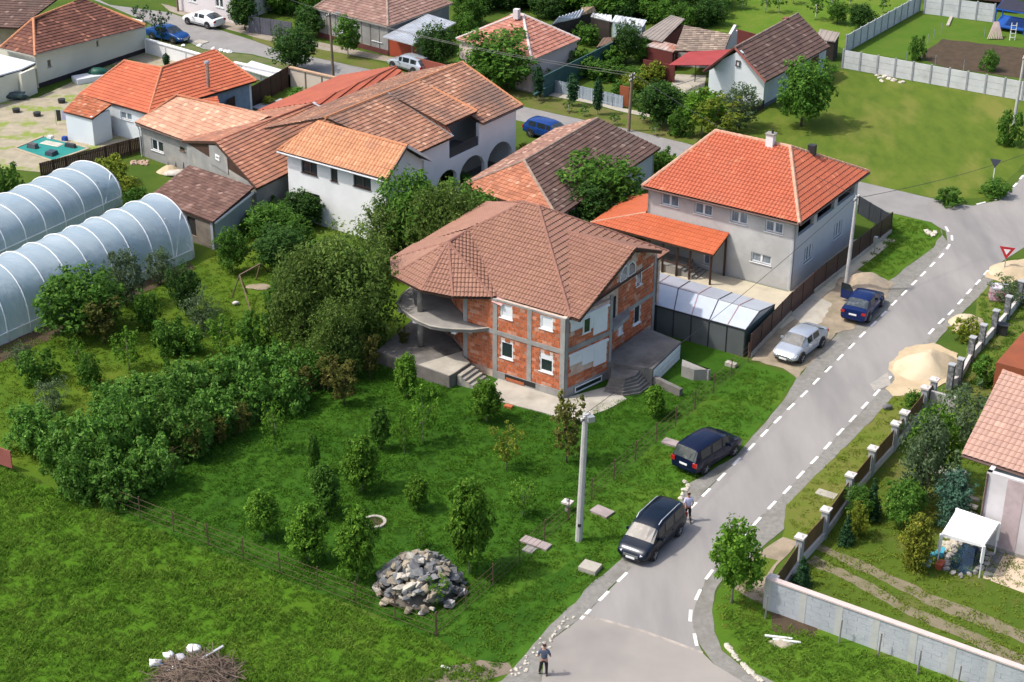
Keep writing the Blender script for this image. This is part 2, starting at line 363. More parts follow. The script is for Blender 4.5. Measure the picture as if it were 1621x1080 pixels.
sheet('front_grass', [(24.63, 119.37, 0.0), (25.63, 121.04, 0.0), (30.87, 117.4, 0.0), (31.33, 115.25, 0.0), (30.99, 114.3, 0.0), (30.13, 113.13, 0.0), (30.05, 112.33, 0.0), (27.67, 109.5, 0.0), (26.08, 106.8, 0.0), (24.92, 106.67, 0.0), (24.52, 108.03, 0.0), (23.47, 108.55, 0.0), (27.46, 114.58, 0.0), (28.16, 118.2, 0.0)], .008, mat('green_verge', (.055, .125, .010), (.080, .140, .014), .5, .95, .7, 10, spec=.1), .2, .5)
# far street and main road
sheet('side_street', [(-53.15, 188.1, 0.0), (-42.25, 174.68, 0.0), (-35.57, 172.01, 0.0), (-30.73, 167.09, 0.0), (-25.64, 162.42, 0.0), (-22.57, 159.15, 0.0), (-18.42, 156.63, 0.0), (-14.99, 154.36, 0.0), (-11.16, 151.96, 0.0), (-5.35, 147.68, 0.0), (0.12, 143.59, 0.0), (4.23, 140.83, 0.0), (9.62, 137.54, 0.0), (14.89, 133.63, 0.0), (27.61, 125.32, 0.0), (33.19, 121.47, 0.0), (33.43, 118.32, 0.0), (31.85, 115.5, 0.0), (31.06, 117.41, 0.0), (25.63, 121.04, 0.0), (13.7, 130.62, 0.0), (9.74, 133.2, 0.0), (2.5, 138.0, 0.0), (-6.33, 143.59, 0.0), (-13.91, 149.26, 0.0), (-16.25, 150.87, 0.0), (-21.07, 154.77, 0.0), (-25.0, 157.85, 0.0), (-29.96, 159.35, 0.0), (-32.22, 162.22, 0.0), (-37.15, 168.48, 0.0), (-40.93, 172.79, 0.0), (-58.48, 192.17, 0.0)], .004, ASPH2, .04, 1)
road = sheet('road', [(3.6, 67.54, 0.0), (4.65, 69.29, 0.0), (5.7, 71.04, 0.0), (10.59, 79.05, 0.0), (16.49, 88.76, 0.0), (23.61, 100.29, 0.0), (28.59, 108.44, 0.0), (31.38, 113.39, 0.0), (31.79, 115.86, 0.0), (31.54, 117.66, 0.0), (30.58, 118.26, 0.0), (31.74, 121.44, 0.0), (34.95, 120.74, 0.0), (37.14, 121.82, 0.0), (39.03, 124.64, 0.0), (40.64, 127.56, 0.0), (48.0, 139.19, 0.0), (52.2, 120.63, 0.0), (40.76, 114.29, 0.0), (36.74, 112.82, 0.0), (34.75, 110.53, 0.0), (32.96, 108.32, 0.0), (29.63, 102.82, 0.0), (27.18, 98.69, 0.0), (24.13, 94.03, 0.0), (21.47, 89.4, 0.0), (17.95, 83.94, 0.0), (14.72, 78.73, 0.0), (11.82, 74.29, 0.0), (9.98, 71.22, 0.0), (9.26, 69.2, 0.0), (8.78, 67.36, 0.0), (8.87, 65.46, 0.0), (9.01, 64.68, 0.0), (6.41, 66.31, 0.0)], .010, ASPH, .02, 1)
sheet('concrete_apron', [(3.6, 67.54, 0.0), (6.41, 66.31, 0.0), (9.01, 64.68, 0.0), (9.45, 63.83, 0.0), (10.75, 62.45, 0.0), (13.39, 57.39, 0.0), (11.71, 46.77, 0.0), (-0.05, 46.63, 0.0), (1.4, 61.06, 0.0), (1.64, 64.77, 0.0), (2.13, 65.75, 0.0)], .014, CONCR_ROAD, .03, 1)
sheet('cross_seam', [(3.48, 67.54, 0.0), (3.57, 67.7, 0.0), (6.41, 66.41, 0.0), (9.05, 64.78, 0.0), (9.0, 64.58, 0.0), (6.34, 66.21, 0.0)], .018, mat('seam', (.42, .37, .31), (.2, .19, .18), 1), .03, .6)
# shoulders
sheet('road_shoulder', [(31.38, 113.39, 0.0), (28.59, 108.44, 0.0), (23.61, 100.29, 0.0), (16.49, 88.76, 0.0), (10.59, 79.05, 0.0), (5.7, 71.04, 0.0), (3.6, 67.54, 0.0), (2.13, 65.75, 0.0), (1.64, 64.77, 0.0), (1.4, 61.06, 0.0), (-0.36, 53.35, 0.0), (-3.8, 46.59, 0.0), (-1.86, 61.46, 0.0), (-0.31, 62.48, 0.0), (0.94, 64.76, 0.0), (1.91, 66.75, 0.0), (3.17, 68.58, 0.0), (4.17, 70.47, 0.0), (5.0, 71.48, 0.0), (9.0, 77.61, 0.0), (9.78, 79.89, 0.0), (12.63, 82.86, 0.0), (15.96, 88.98, 0.0), (17.46, 92.39, 0.0), (19.52, 96.11, 0.0), (25.45, 106.27, 0.0), (27.85, 109.5, 0.0), (30.22, 112.67, 0.0), (31.28, 115.02, 0.0), (31.5, 116.45, 0.0)], .012, GRAVEL, .12, .5)
sheet('front_forecourt', [(14.85, 94.71, 0.0), (16.88, 98.76, 0.0), (21.72, 107.23, 0.0), (23.4, 109.41, 0.0), (24.54, 107.93, 0.0), (24.97, 106.46, 0.0), (26.14, 106.7, 0.0), (25.35, 105.75, 0.0), (22.12, 100.74, 0.0), (17.44, 92.22, 0.0), (16.79, 93.63, 0.0)], .016, DIRT, .18, .5)
sheet('right_shoulder', [(32.96, 108.32, 0.0), (29.63, 102.82, 0.0), (27.18, 98.69, 0.0), (24.13, 94.03, 0.0), (21.47, 89.4, 0.0), (17.95, 83.94, 0.0), (14.72, 78.73, 0.0), (11.82, 74.29, 0.0), (9.98, 71.22, 0.0), (9.26, 69.2, 0.0), (8.78, 67.36, 0.0), (8.87, 65.46, 0.0), (9.45, 63.83, 0.0), (10.75, 62.45, 0.0), (12.61, 59.46, 0.0), (13.72, 59.48, 0.0), (12.19, 62.47, 0.0), (10.75, 63.7, 0.0), (10.0, 64.89, 0.0), (9.71, 66.36, 0.0), (9.86, 68.41, 0.0), (10.24, 70.02, 0.0), (10.86, 71.4, 0.0), (12.1, 72.55, 0.0), (14.26, 75.35, 0.0), (14.75, 77.71, 0.0), (17.19, 81.35, 0.0), (21.06, 87.15, 0.0), (23.24, 90.7, 0.0), (25.07, 94.05, 0.0), (28.25, 99.45, 0.0), (31.14, 103.84, 0.0), (33.32, 107.48, 0.0)], .012, GRAVEL, .12, .5)
sheet('corner_grass', [(9.86, 68.41, 0.0), (10.38, 69.91, 0.0), (11.74, 70.86, 0.0), (12.51, 68.98, 0.0), (14.9, 66.94, 0.0), (23.18, 61.58, 0.0), (27.38, 58.82, 0.0), (23.52, 46.9, 0.0), (12.78, 53.51, 0.0), (11.78, 62.65, 0.0), (10.78, 63.94, 0.0), (9.88, 65.13, 0.0), (9.71, 66.36, 0.0)], .008, mat('corner_green', (.080, .150, .013), (.055, .120, .010), .4, .95, .8, 10, big=((.10, .125, .025), .25, .55, .7), spec=.1), .2, .5)
sheet('right_verge', [(14.26, 75.35, 0.0), (14.77, 77.83, 0.0), (17.19, 81.35, 0.0), (21.06, 87.15, 0.0), (23.24, 90.7, 0.0), (24.98, 91.38, 0.0), (25.44, 90.34, 0.0), (20.47, 82.09, 0.0), (18.25, 78.4, 0.0), (16.14, 74.77, 0.0), (14.81, 74.16, 0.0), (13.99, 74.62, 0.0)], .008, mat('verge_yellow', (.095, .140, .016), (.140, .140, .035), .5, .95, .7, 10, spec=.1), .2, .5)
sheet('upper_verge', [(33.32, 107.48, 0.0), (31.14, 103.84, 0.0), (30.1, 99.49, 0.0), (28.63, 95.84, 0.0), (26.48, 91.57, 0.0), (27.83, 92.42, 0.0), (37.91, 104.48, 0.0), (39.12, 108.66, 0.0)], .008, mat('verge_mixed', (.085, .145, .014), (.13, .13, .04), .6, .95, .7, 10, spec=.1), .2, .5)
sheet('entry_track', [(10.86, 71.4, 0.0), (12.1, 72.55, 0.0), (14.16, 74.62, 0.0), (14.81, 74.16, 0.0), (13.24, 71.44, 0.0), (12.68, 70.33, 0.0), (14.82, 66.44, 0.0), (12.38, 68.45, 0.0), (11.55, 69.23, 0.0), (11.02, 70.03, 0.0)], .016, DIRT, .15, .5)
sheet('verge_patch', [(11.68, 70.86, 0.0), (12.62, 72.84, 0.0), (13.59, 72.4, 0.0), (12.78, 71.04, 0.0), (11.99, 70.32, 0.0)], .020, G_OLIVE, .12, .4)
sheet('bare_earth', [(12.41, 68.19, 0.0), (14.9, 66.94, 0.0), (14.45, 65.93, 0.0), (12.57, 66.4, 0.0)], .020, SOIL, .25, .5)
sheet('bare_earth', [(-3.09, 63.65, 0.0), (-1.35, 64.01, 0.0), (-0.03, 63.79, 0.0), (0.26, 63.09, 0.0), (-1.88, 62.14, 0.0), (-4.73, 61.87, 0.0)], .012, mat('worn_earth', (.21, .17, .125), (.15, .125, .09), .9, .95, .8, 12), .3, .5)
# right garden
sheet('right_garden', [(12.84, 70.6, 0.0), (16.13, 74.65, 0.0), (20.41, 81.75, 0.0), (25.35, 89.94, 0.0), (26.44, 91.41, 0.0), (37.91, 104.48, 0.0), (42.22, 92.69, 0.0), (29.7, 57.61, 0.0), (23.51, 62.81, 0.0), (17.98, 67.24, 0.0)], .004, mat('right_grass', (.080, .120, .014), (.055, .098, .011), .4, .95, .7, 10, big=((.135, .130, .040), .2, .5, .66), spec=.1), .1, 1)
TRK = mat('track_earth', (.215, .18, .125), (.15, .14, .075), .9, .95, .8, 10, spec=.1)
sheet('wheel_track', [(15.47, 73.58, 0.0), (16.01, 73.94, 0.0), (18.8, 71.52, 0.0), (20.64, 69.74, 0.0), (24.0, 67.07, 0.0), (26.46, 65.12, 0.0), (26.18, 64.16, 0.0), (22.73, 66.8, 0.0), (20.14, 68.83, 0.0), (18.09, 71.12, 0.0)], .010, TRK, .2, .4)
sheet('wheel_track', [(14.95, 72.31, 0.0), (15.52, 72.89, 0.0), (17.96, 70.41, 0.0), (19.72, 68.3, 0.0), (22.54, 66.05, 0.0), (25.77, 62.75, 0.0), (24.18, 63.28, 0.0), (21.82, 65.55, 0.0), (19.3, 67.77, 0.0), (17.02, 70.39, 0.0)], .010, TRK, .2, .4)
sheet('garden_path', [(23.11, 81.25, 0.0), (23.94, 82.15, 0.0), (25.26, 81.49, 0.0), (24.73, 78.51, 0.0), (24.22, 78.5, 0.0), (23.91, 80.13, 0.0)], .012, CONC_L, .08, .5)
# pavements, dirt yards
sheet('dusty_yard', [(-48.25, 142.46, 0.0), (-42.11, 144.35, 0.0), (-35.74, 158.76, 0.0), (-27.86, 154.97, 0.0), (-32.4, 149.11, 0.0), (-31.83, 136.31, 0.0), (-30.48, 132.18, 0.0), (-33.37, 127.73, 0.0), (-37.0, 126.09, 0.0), (-43.87, 127.47, 0.0)], .008, YARDDUST, .1, 1)
sheet('pavement', [(-11.97, 157.02, 0.0), (-5.52, 152.69, 0.0), (2.57, 147.71, 0.0), (6.48, 145.51, 0.0), (9.65, 142.82, 0.0), (11.77, 141.53, 0.0), (11.7, 140.53, 0.0), (9.59, 141.81, 0.0), (6.43, 144.28, 0.0), (2.55, 146.46, 0.0), (-5.46, 150.99, 0.0), (-11.85, 155.23, 0.0)], .008, CONC_L, .04, 1)
sheet('street_verge', [(-25.91, 164.36, 0.0), (-19.21, 160.08, 0.0), (-11.84, 155.04, 0.0), (-5.46, 150.8, 0.0), (2.6, 146.28, 0.0), (6.48, 143.94, 0.0), (9.57, 141.47, 0.0), (11.68, 140.19, 0.0), (15.75, 135.96, 0.0), (14.89, 133.63, 0.0), (9.62, 137.54, 0.0), (4.23, 140.83, 0.0), (0.12, 143.59, 0.0), (-5.35, 147.68, 0.0), (-11.16, 151.96, 0.0), (-14.99, 154.36, 0.0), (-18.42, 156.63, 0.0), (-22.57, 159.15, 0.0), (-25.64, 162.42, 0.0)], .006, mat('street_grass', (.085, .125, .018), (.135, .120, .045), .6, .95, .6, 10, spec=.1), .1, 1)
sheet('far_pavement', [(-37.04, 175.34, 0.0), (-31.4, 171.2, 0.0), (-24.87, 165.93, 0.0), (-19.43, 162.18, 0.0), (-10.44, 156.47, 0.0), (-10.34, 154.88, 0.0), (-19.19, 159.88, 0.0), (-24.41, 162.46, 0.0), (-30.88, 167.99, 0.0), (-35.65, 172.49, 0.0)], .008, mat('dry_earth', (.30, .26, .21), (.22, .19, .15), 1, .95, .6, 10), .1, 1)
sheet('lower_verge', [(-37.02, 167.8, 0.0), (-32.11, 161.59, 0.0), (-29.89, 158.94, 0.0), (-24.95, 157.45, 0.0), (-21.02, 154.38, 0.0), (-16.22, 150.5, 0.0), (-13.88, 148.9, 0.0), (-14.44, 147.42, 0.0), (-20.97, 152.45, 0.0), (-25.8, 155.03, 0.0), (-29.01, 156.52, 0.0), (-35.32, 161.28, 0.0)], .008, mat('lower_green', (.07, .11, .02), (.14, .13, .06), .7, .95, .6, 10), .1, 1)
# road line dashes: parts of the road
dm = MB().box((0, 0, .0), (.95, .16, .004)).mesh('marking', MARK)
dashes = [(1493,344),(1506,378),(1502,391),(1490,405),(1476,419),(1461,434),(1447,448),(1431,464),(1415,480),(1399,497),(1383,513),(1365,530),(1348,548),(1330,566),(1311,585),(1292,604),(1273,624),(1252,644),(1231,665),(1210,686),(1189,708),(1166,731),(1142,755),(1118,780)]
def dash(p, q0, q1):
    o = bpy.data.objects.new('marking', dm); COL.objects.link(o); o.parent = road
    o.location = (p[0], p[1], .017); o.rotation_euler = (0, 0, math.atan2(q1[1] - q0[1], q1[0] - q0[0])); return o
LD = [(3.66, 67.65, 0.0), (4.61, 69.18, 0.0), (5.6, 70.82, 0.0), (9.7, 77.5, 0.0), (10.58, 78.92, 0.0), (11.58, 80.58, 0.0), (12.6, 82.24, 0.0), (13.61, 83.87, 0.0), (14.57, 85.48, 0.0), (15.54, 87.06, 0.0), (16.55, 88.68, 0.0), (17.57, 90.28, 0.0), (18.55, 91.92, 0.0), (19.54, 93.52, 0.0), (20.56, 95.16, 0.0), (21.55, 96.77, 0.0), (22.53, 98.41, 0.0), (23.56, 100.01, 0.0), (24.51, 101.55, 0.0), (25.51, 103.23, 0.0), (26.51, 104.85, 0.0), (27.54, 106.52, 0.0), (28.46, 108.01, 0.0), (29.47, 109.65, 0.0), (30.44, 111.21, 0.0), (31.29, 112.81, 0.0), (31.93, 114.44, 0.0), (31.94, 116.1, 0.0)]
RD = [(8.78, 65.7, 0.0), (8.71, 67.62, 0.0), (9.24, 69.36, 0.0), (9.97, 71.11, 0.0), (11.01, 72.76, 0.0), (11.98, 74.47, 0.0), (12.96, 76.06, 0.0), (13.97, 77.69, 0.0), (15.0, 79.25, 0.0), (15.96, 80.86, 0.0), (16.97, 82.45, 0.0), (17.98, 84.09, 0.0), (18.97, 85.7, 0.0), (19.97, 87.29, 0.0), (20.97, 88.92, 0.0), (21.98, 90.52, 0.0), (23.0, 92.25, 0.0), (27.08, 98.96, 0.0), (28.06, 100.48, 0.0), (28.99, 101.83, 0.0), (30.01, 103.52, 0.0), (30.98, 105.15, 0.0), (31.96, 106.71, 0.0), (32.92, 108.32, 0.0)]
TD = [(35.7, 121.27, 0.0), (37.29, 122.22, 0.0), (38.35, 123.69, 0.0), (39.32, 125.19, 0.0), (40.26, 126.86, 0.0), (41.26, 128.56, 0.0)]
for S_ in (LD, RD, TD):
    for i, p in enumerate(S_): dash(p, S_[max(0, i - 1)], S_[min(len(S_) - 1, i + 1)])
# ------------------------------------------------------------------ grass as geometry-node blades
GRASS_M = mat('grass_blade', (.120, .250, .022), (.180, .300, .036), .35, .8, island=0, spec=.15, transl=.35, objrand=.25)
GRASS_D = mat('grass_blade_dark', (.050, .155, .010), (.090, .205, .016), .4, .8, spec=.15, transl=.3, objrand=.25)
def grass_group(name, density, h, m, clump=.35):
    ng = bpy.data.node_groups.new(name, 'GeometryNodeTree')
    ng.interface.new_socket('Geometry', in_out='INPUT', socket_type='NodeSocketGeometry'); ng.interface.new_socket('Geometry', in_out='OUTPUT', socket_type='NodeSocketGeometry')
    N = ng.nodes.new; L = ng.links.new
    gi = N('NodeGroupInput'); go = N('NodeGroupOutput')
    # one tuft = blades scattered on a small disc
    gr = N('GeometryNodeMeshGrid'); gr.inputs[0].default_value = clump; gr.inputs[1].default_value = clump
    dp = N('GeometryNodeDistributePointsOnFaces'); dp.inputs['Density'].default_value = 14 / clump ** 2; dp.inputs['Seed'].default_value = 3
    cone = N('GeometryNodeMeshCone'); cone.inputs['Vertices'].default_value = 3; cone.inputs['Radius Bottom'].default_value = .022; cone.inputs['Radius Top'].default_value = 0.0; cone.inputs['Depth'].default_value = h
    ip = N('GeometryNodeInstanceOnPoints'); rv = N('FunctionNodeRandomValue'); rv.data_type = 'FLOAT_VECTOR'
    rv.inputs[0].default_value = (-1.0, -1.0, 0); rv.inputs[1].default_value = (1.0, 1.0, 6.28)
    rs = N('FunctionNodeRandomValue'); rs.data_type = 'FLOAT'; rs.inputs[2].default_value = .5; rs.inputs[3].default_value = 1.25
    L(gr.outputs[0], dp.inputs['Mesh']); L(dp.outputs['Points'], ip.inputs['Points']); L(cone.outputs[0], ip.inputs['Instance']); L(rv.outputs[0], ip.inputs['Rotation']); L(rs.outputs[1], ip.inputs['Scale'])
    rl = N('GeometryNodeRealizeInstances'); L(ip.outputs[0], rl.inputs[0])
    sm = N('GeometryNodeSetMaterial'); sm.inputs['Material'].default_value = m; L(rl.outputs[0], sm.inputs['Geometry'])
    d2 = N('GeometryNodeDistributePointsOnFaces')
    # density varies with a noise so that some ground shows
    nz = N('ShaderNodeTexNoise'); nz.inputs['Scale'].default_value = .35; nz.inputs['Detail'].default_value = 4
    mr = N('ShaderNodeMapRange'); mr.inputs[1].default_value = .3; mr.inputs[2].default_value = .65; mr.inputs[3].default_value = density * .85; mr.inputs[4].default_value = density * 1.3
    L(nz.outputs[0], mr.inputs[0]); L(mr.outputs[0], d2.inputs['Density'])
    i2 = N('GeometryNodeInstanceOnPoints'); r2 = N('FunctionNodeRandomValue'); r2.data_type = 'FLOAT_VECTOR'; r2.inputs[0].default_value = (0, 0, 0); r2.inputs[1].default_value = (0, 0, 6.28)
    nz2 = N('ShaderNodeTexNoise'); nz2.inputs['Scale'].default_value = .6; m2 = N('ShaderNodeMapRange'); m2.inputs[1].default_value = .35; m2.inputs[2].default_value = .68; m2.inputs[3].default_value = .75; m2.inputs[4].default_value = 1.35
    L(nz2.outputs[0], m2.inputs[0]); L(m2.outputs[0], i2.inputs['Scale'])
    L(gi.outputs[0], d2.inputs['Mesh']); L(d2.outputs['Points'], i2.inputs['Points']); L(sm.outputs[0], i2.inputs['Instance']); L(r2.outputs[0], i2.inputs['Rotation'])
    L(i2.outputs[0], go.inputs[0]); return ng
def grass(name, pts, density, h, m, z=.02):
    o = sheet(name, pts, z, m, 0, kind='stuff'); md = o.modifiers.new('blades', 'NODES'); md.node_group = grass_group(name + '_nodes', density, h, m); return o
grass('tall_grass', [(-30.82, 82.81, 0.0), (-28.23, 81.13, 0.0), (-22.04, 76.85, 0.0), (-3.52, 65.52, 0.0), (-0.6, 63.03, 0.0), (-3.09, 57.18, 0.0), (-23.25, 56.91, 0.0)], 15, .22, GRASS_M)
grass('plot_grass', [(-21.99, 76.92, 0.0), (-18.02, 82.61, 0.0), (-12.77, 89.24, 0.0), (-8.29, 94.7, 0.0), (-3.72, 90.45, 0.0), (-0.73, 88.68, 0.0), (3.33, 86.84, 0.0), (5.63, 88.8, 0.0), (9.52, 90.61, 0.0), (14.29, 94.01, 0.0), (6.72, 81.86, 0.0), (1.69, 73.37, 0.0), (-3.52, 65.62, 0.0)], 11, .12, GRASS_D)
grass('verge_grass', [(-3.17, 65.58, 0.0), (6.69, 81.38, 0.0), (14.66, 93.85, 0.0), (16.98, 92.22, 0.0), (15.58, 88.98, 0.0), (12.51, 83.35, 0.0), (9.54, 79.88, 0.0), (8.83, 77.61, 0.0), (5.53, 72.45, 0.0), (3.67, 69.65, 0.0), (1.46, 66.49, 0.0), (-0.32, 63.22, 0.0)], 11, .13, mat('grass_blade_verge', (.075, .190, .013), (.125, .240, .024), .4, .8, spec=.15, transl=.3))
grass('corner_weeds', [(10.23, 68.42, 0.0), (12.27, 67.16, 0.0), (15.03, 65.84, 0.0), (23.06, 61.13, 0.0), (24.25, 57.53, 0.0), (13.39, 57.39, 0.0), (11.94, 62.79, 0.0), (10.95, 64.18, 0.0)], 14, .2, GRASS_M)
grass('garden_grass', [(-32.37, 88.1, 0.0), (-34.27, 94.63, 0.0), (-32.11, 95.37, 0.0), (-22.39, 107.89, 0.0), (-21.08, 110.65, 0.0), (-15.1, 113.05, 0.0), (-12.67, 91.66, 0.0), (-22.38, 78.37, 0.0), (-28.45, 81.95, 0.0)], 6, .11, mat('grass_blade_garden', (.130, .230, .016), (.180, .270, .025), .4, .8, spec=.15, transl=.3))
grass('right_garden_grass', [(13.48, 70.89, 0.0), (16.45, 74.66, 0.0), (20.7, 81.41, 0.0), (26.29, 90.76, 0.0), (37.61, 103.48, 0.0), (33.6, 78.01, 0.0), (28.08, 60.98, 0.0), (18.13, 68.01, 0.0)], 6, .11, mat('grass_blade_right', (.165, .240, .022), (.225, .285, .040), .4, .8, spec=.15, transl=.3))
grass('street_corner_grass', [(25.7, 120.02, 0.0), (30.79, 117.04, 0.0), (31.0, 115.01, 0.0), (29.85, 112.67, 0.0), (27.44, 109.71, 0.0), (26.0, 107.32, 0.0), (25.04, 107.3, 0.0), (24.19, 108.88, 0.0), (27.41, 114.58, 0.0)], 8, .12, mat('grass_blade_corner', (.080, .190, .014), (.130, .230, .022), .4, .8, spec=.15, transl=.3))

grass('right_verge_grass', [(14.48, 75.53, 0.0), (15.01, 77.84, 0.0), (17.26, 81.15, 0.0), (21.13, 86.93, 0.0), (23.25, 90.38, 0.0), (24.83, 91.05, 0.0), (25.2, 90.1, 0.0), (20.44, 82.3, 0.0), (18.17, 78.53, 0.0), (16.03, 74.89, 0.0), (14.86, 74.52, 0.0)], 6, .11, mat('grass_blade_right', (.1, .1, .01)))
grass('corner_verge_grass', [(10.04, 68.68, 0.0), (10.46, 69.75, 0.0), (11.72, 70.69, 0.0), (12.51, 68.98, 0.0), (12.82, 67.17, 0.0), (10.31, 66.37, 0.0)], 8, .12, mat('grass_blade_right', (.1, .1, .01)))
grass('upper_verge_grass', [(33.4, 107.27, 0.0), (31.28, 103.55, 0.0), (30.22, 99.49, 0.0), (28.75, 95.84, 0.0), (26.71, 91.74, 0.0), (27.87, 92.59, 0.0), (37.91, 104.48, 0.0), (39.12, 108.66, 0.0)], 7, .15, mat('grass_blade_corner', (.1, .1, .01)))

# ------------------------------------------------------------------ building materials
T_MAIN = mat('rosy_roof_tile', (.285, .148, .100), (.245, .124, .085), .5, .6, c3=(.31, .165, .115), island=.12, spec=.3, iv=(.93, 1.06), big=((.27, .135, .10), .35, .5, .75))
T_ORANGE = mat('orange_roof_tile', (.46, .125, .064), (.41, .108, .056), .5, .65, c3=(.55, .19, .10), island=.05, spec=.3, iv=(.95, 1.04), big=((.40, .125, .07), .4, .52, .75))
T_ORANGE_OLD = mat('bright_orange_sheet', (.46, .115, .048), (.41, .10, .042), .6, .55, c3=(.48, .13, .06), island=.05, spec=.3, iv=(.93, 1.05))
T_BROWN = mat('dark_brown_tile', (.088, .052, .043), (.125, .075, .060), .9, .85, c3=(.22, .16, .13), island=.09, iv=(.85, 1.15), big=((.085, .06, .05), .4, .5, .75))
T_RUSSET = mat('weathered_russet_tile', (.36, .155, .090), (.27, .120, .080), .8, .85, c3=(.46, .23, .14), island=.16, iv=(.86, 1.12), big=((.19, .115, .085), .35, .48, .72))
T_PALE = mat('pale_old_tile', (.50, .285, .19), (.42, .22, .145), 1.2, .85, c3=(.60, .40, .28), island=.2, iv=(.88, 1.10), big=((.36, .19, .13), .5, .55, .8))
T_RED = mat('red_sheet_roof', (.38, .095, .045), (.30, .075, .038), .6, .55, spec=.4)
T_TAN = mat('tan_fine_tile', (.52, .25, .13), (.44, .20, .105), .8, .75, c3=(.56, .30, .17), island=.12, iv=(.92, 1.07), big=((.34, .17, .11), .5, .55, .8))
T_MAROON = mat('maroon_hip_tile', (.105, .042, .030), (.145, .060, .042), .7, .85, c3=(.30, .13, .08), island=.12, big=((.23, .10, .065), .5, .6, .8))
T_PINKISH = mat('pinkish_roof_tile', (.43, .265, .205), (.38, .235, .185), .8, .6, c3=(.52, .31, .24), island=.1, iv=(.93, 1.05))
T_GREYBR = mat('grey_brown_tile', (.20, .155, .125), (.27, .21, .165), 1.5, .9, c3=(.38, .30, .23), island=.25)
CAP_M = mat('ridge_rosy', (.26, .125, .09), (.21, .10, .072), 2, .7, objrand=0)
CAP_O = mat('ridge_mortar', (.52, .33, .24), (.42, .22, .14), 2, .85)
CAP_B = mat('ridge_brown', (.34, .25, .20), (.20, .14, .11), 2, .9)
CAP_T = mat('ridge_terracotta', (.50, .22, .11), (.42, .18, .09), 2, .8)
W_WHITE = mat('white_render', (.74, .745, .75), (.66, .67, .675), .5, .85, .15, 20)
W_GREY = mat('grey_render', (.45, .45, .44), (.38, .38, .37), .5, .9, .3, 20, big=((.52, .515, .50), .35, .5, .7))
W_CREAM = mat('cream_render', (.62, .615, .53), (.56, .55, .47), .4, .85, .15, 20)
W_PINK = mat('pink_render', (.62, .50, .46), (.56, .45, .42), .4, .85, .15, 20)
W_LILAC = mat('pale_lilac_render', (.66, .61, .62), (.60, .56, .57), .4, .85, .15, 20)
W_BLUEW = mat('bluish_white_render', (.66, .71, .74), (.60, .65, .69), .4, .85, .15, 20)
BRICK = mat('hollow_block', (.52, .155, .065), (.45, .125, .052), 3, .85, .5, 40, c3=(.62, .36, .26), island=.14, iv=(.72, 1.22))
MORTAR = mat('mortar', (.60, .48, .40), (.50, .34, .26), 2.5, .95, .5, 30, contrast=(.4, .6))
BAND = mat('raw_concrete', (.33, .32, .30), (.26, .25, .24), 1.2, .9, .4, 14, big=((.20, .19, .18), .8, .5, .75))
STYRO = mat('white_board', (.72, .74, .76), (.66, .68, .70), 1, .7)
PVC = tone('white_plastic', (.78, .79, .80), .45)
GLASS = mat('window_glass', (.030, .042, .045), (.018, .026, .028), 1, .08, spec=.9)
GLASSC = mat('curtained_glass', (.24, .29, .33), (.12, .15, .18), 2.5, .12, spec=.9, stretch=(3, 3, .4, 0))
WOOD_D = mat('dark_wood', (.070, .036, .024), (.045, .024, .017), 2, .75, stretch=(3, 3, .5, 0))
WOOD_M = mat('weathered_wood', (.19, .13, .085), (.13, .09, .06), 2, .85, stretch=(3, 3, .5, 0))
METAL_G = mat('grey_metal', (.42, .43, .44), (.33, .34, .35), 2, .45, metal=.5)
METAL_W = mat('galvanised_sheet', (.60, .62, .64), (.45, .47, .49), .8, .4, metal=.4, big=((.34, .33, .32), .5, .55, .8))
BLACKM = tone('black_metal', (.03, .03, .032), .5)
BROWNM = mat('brown_sheet_fence', (.060, .030, .026), (.045, .024, .022), 1, .5, spec=.4)
GUT = tone('gutter_brown', (.10, .06, .05), .4)
GUTW = tone('gutter_grey', (.55, .57, .6), .4)
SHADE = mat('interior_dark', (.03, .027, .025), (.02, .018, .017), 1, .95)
def bricks(root, A, B, s0, z0, s1, z1, holes=(), bw=.36, bh=.235, gap=.032, name='bricks', off=.004, proud=.022):
    """hollow blocks laid in running bond between the concrete frame; real relief, one island per block"""
    mb = MB(); j = 0; z = z0
    while z < z1 - .03:
        s = s0 - (bw / 2 if j % 2 else 0)
        while s < s1 - .02:
            a, b = max(s, s0), min(s + bw - gap, s1); c, d = z, min(z + bh - gap, z1)
            if b - a > .04 and d - c > .04 and not any(h[0] < (a + b) / 2 < h[2] and h[1] < (c + d) / 2 < h[3] for h in holes):
                for h in holes:
                    if c < h[3] and d > h[1]:
                        if a < h[0] < b: b = h[0]
                        if a < h[2] < b: a = h[2]
                pr = proud + ru(-.005, .006)
                P = [wall_pt(A, B, q, y, k) for k in (pr, off) for q, y in ((a, c), (b, c), (b, d), (a, d))]
                mb.add(P, [(0, 1, 2, 3), (0, 4, 5, 1), (1, 5, 6, 2), (2, 6, 7, 3), (3, 7, 4, 0)])
            s += bw * ru(.97, 1.03)
        z += bh; j += 1
    return stuff(mb.build(name, BRICK, root))
def wbox(root, A, B, s0, z0, s1, z1, m, off=.04, back=-.05, name='band'):
    mb = MB(); P = [wall_pt(A, B, s, z, k) for k in (off, back) for s, z in ((s0, z0), (s1, z0), (s1, z1), (s0, z1))]
    mb.add(P, [(0, 1, 2, 3), (7, 6, 5, 4), (0, 4, 5, 1), (1, 5, 6, 2), (2, 6, 7, 3), (3, 7, 4, 0)])
    return mb.build(name, m, root)
# ------------------------------------------------------------------ unfinished brick house
MO = (3.1, 89.38, 0.0)
M = frame((3.1, 89.38), -33)
mh = thing('unfinished_house', M(-4, 5, 0), 'two storey unplastered orange block house with grey concrete frame and rosy tiled roof', 'house')
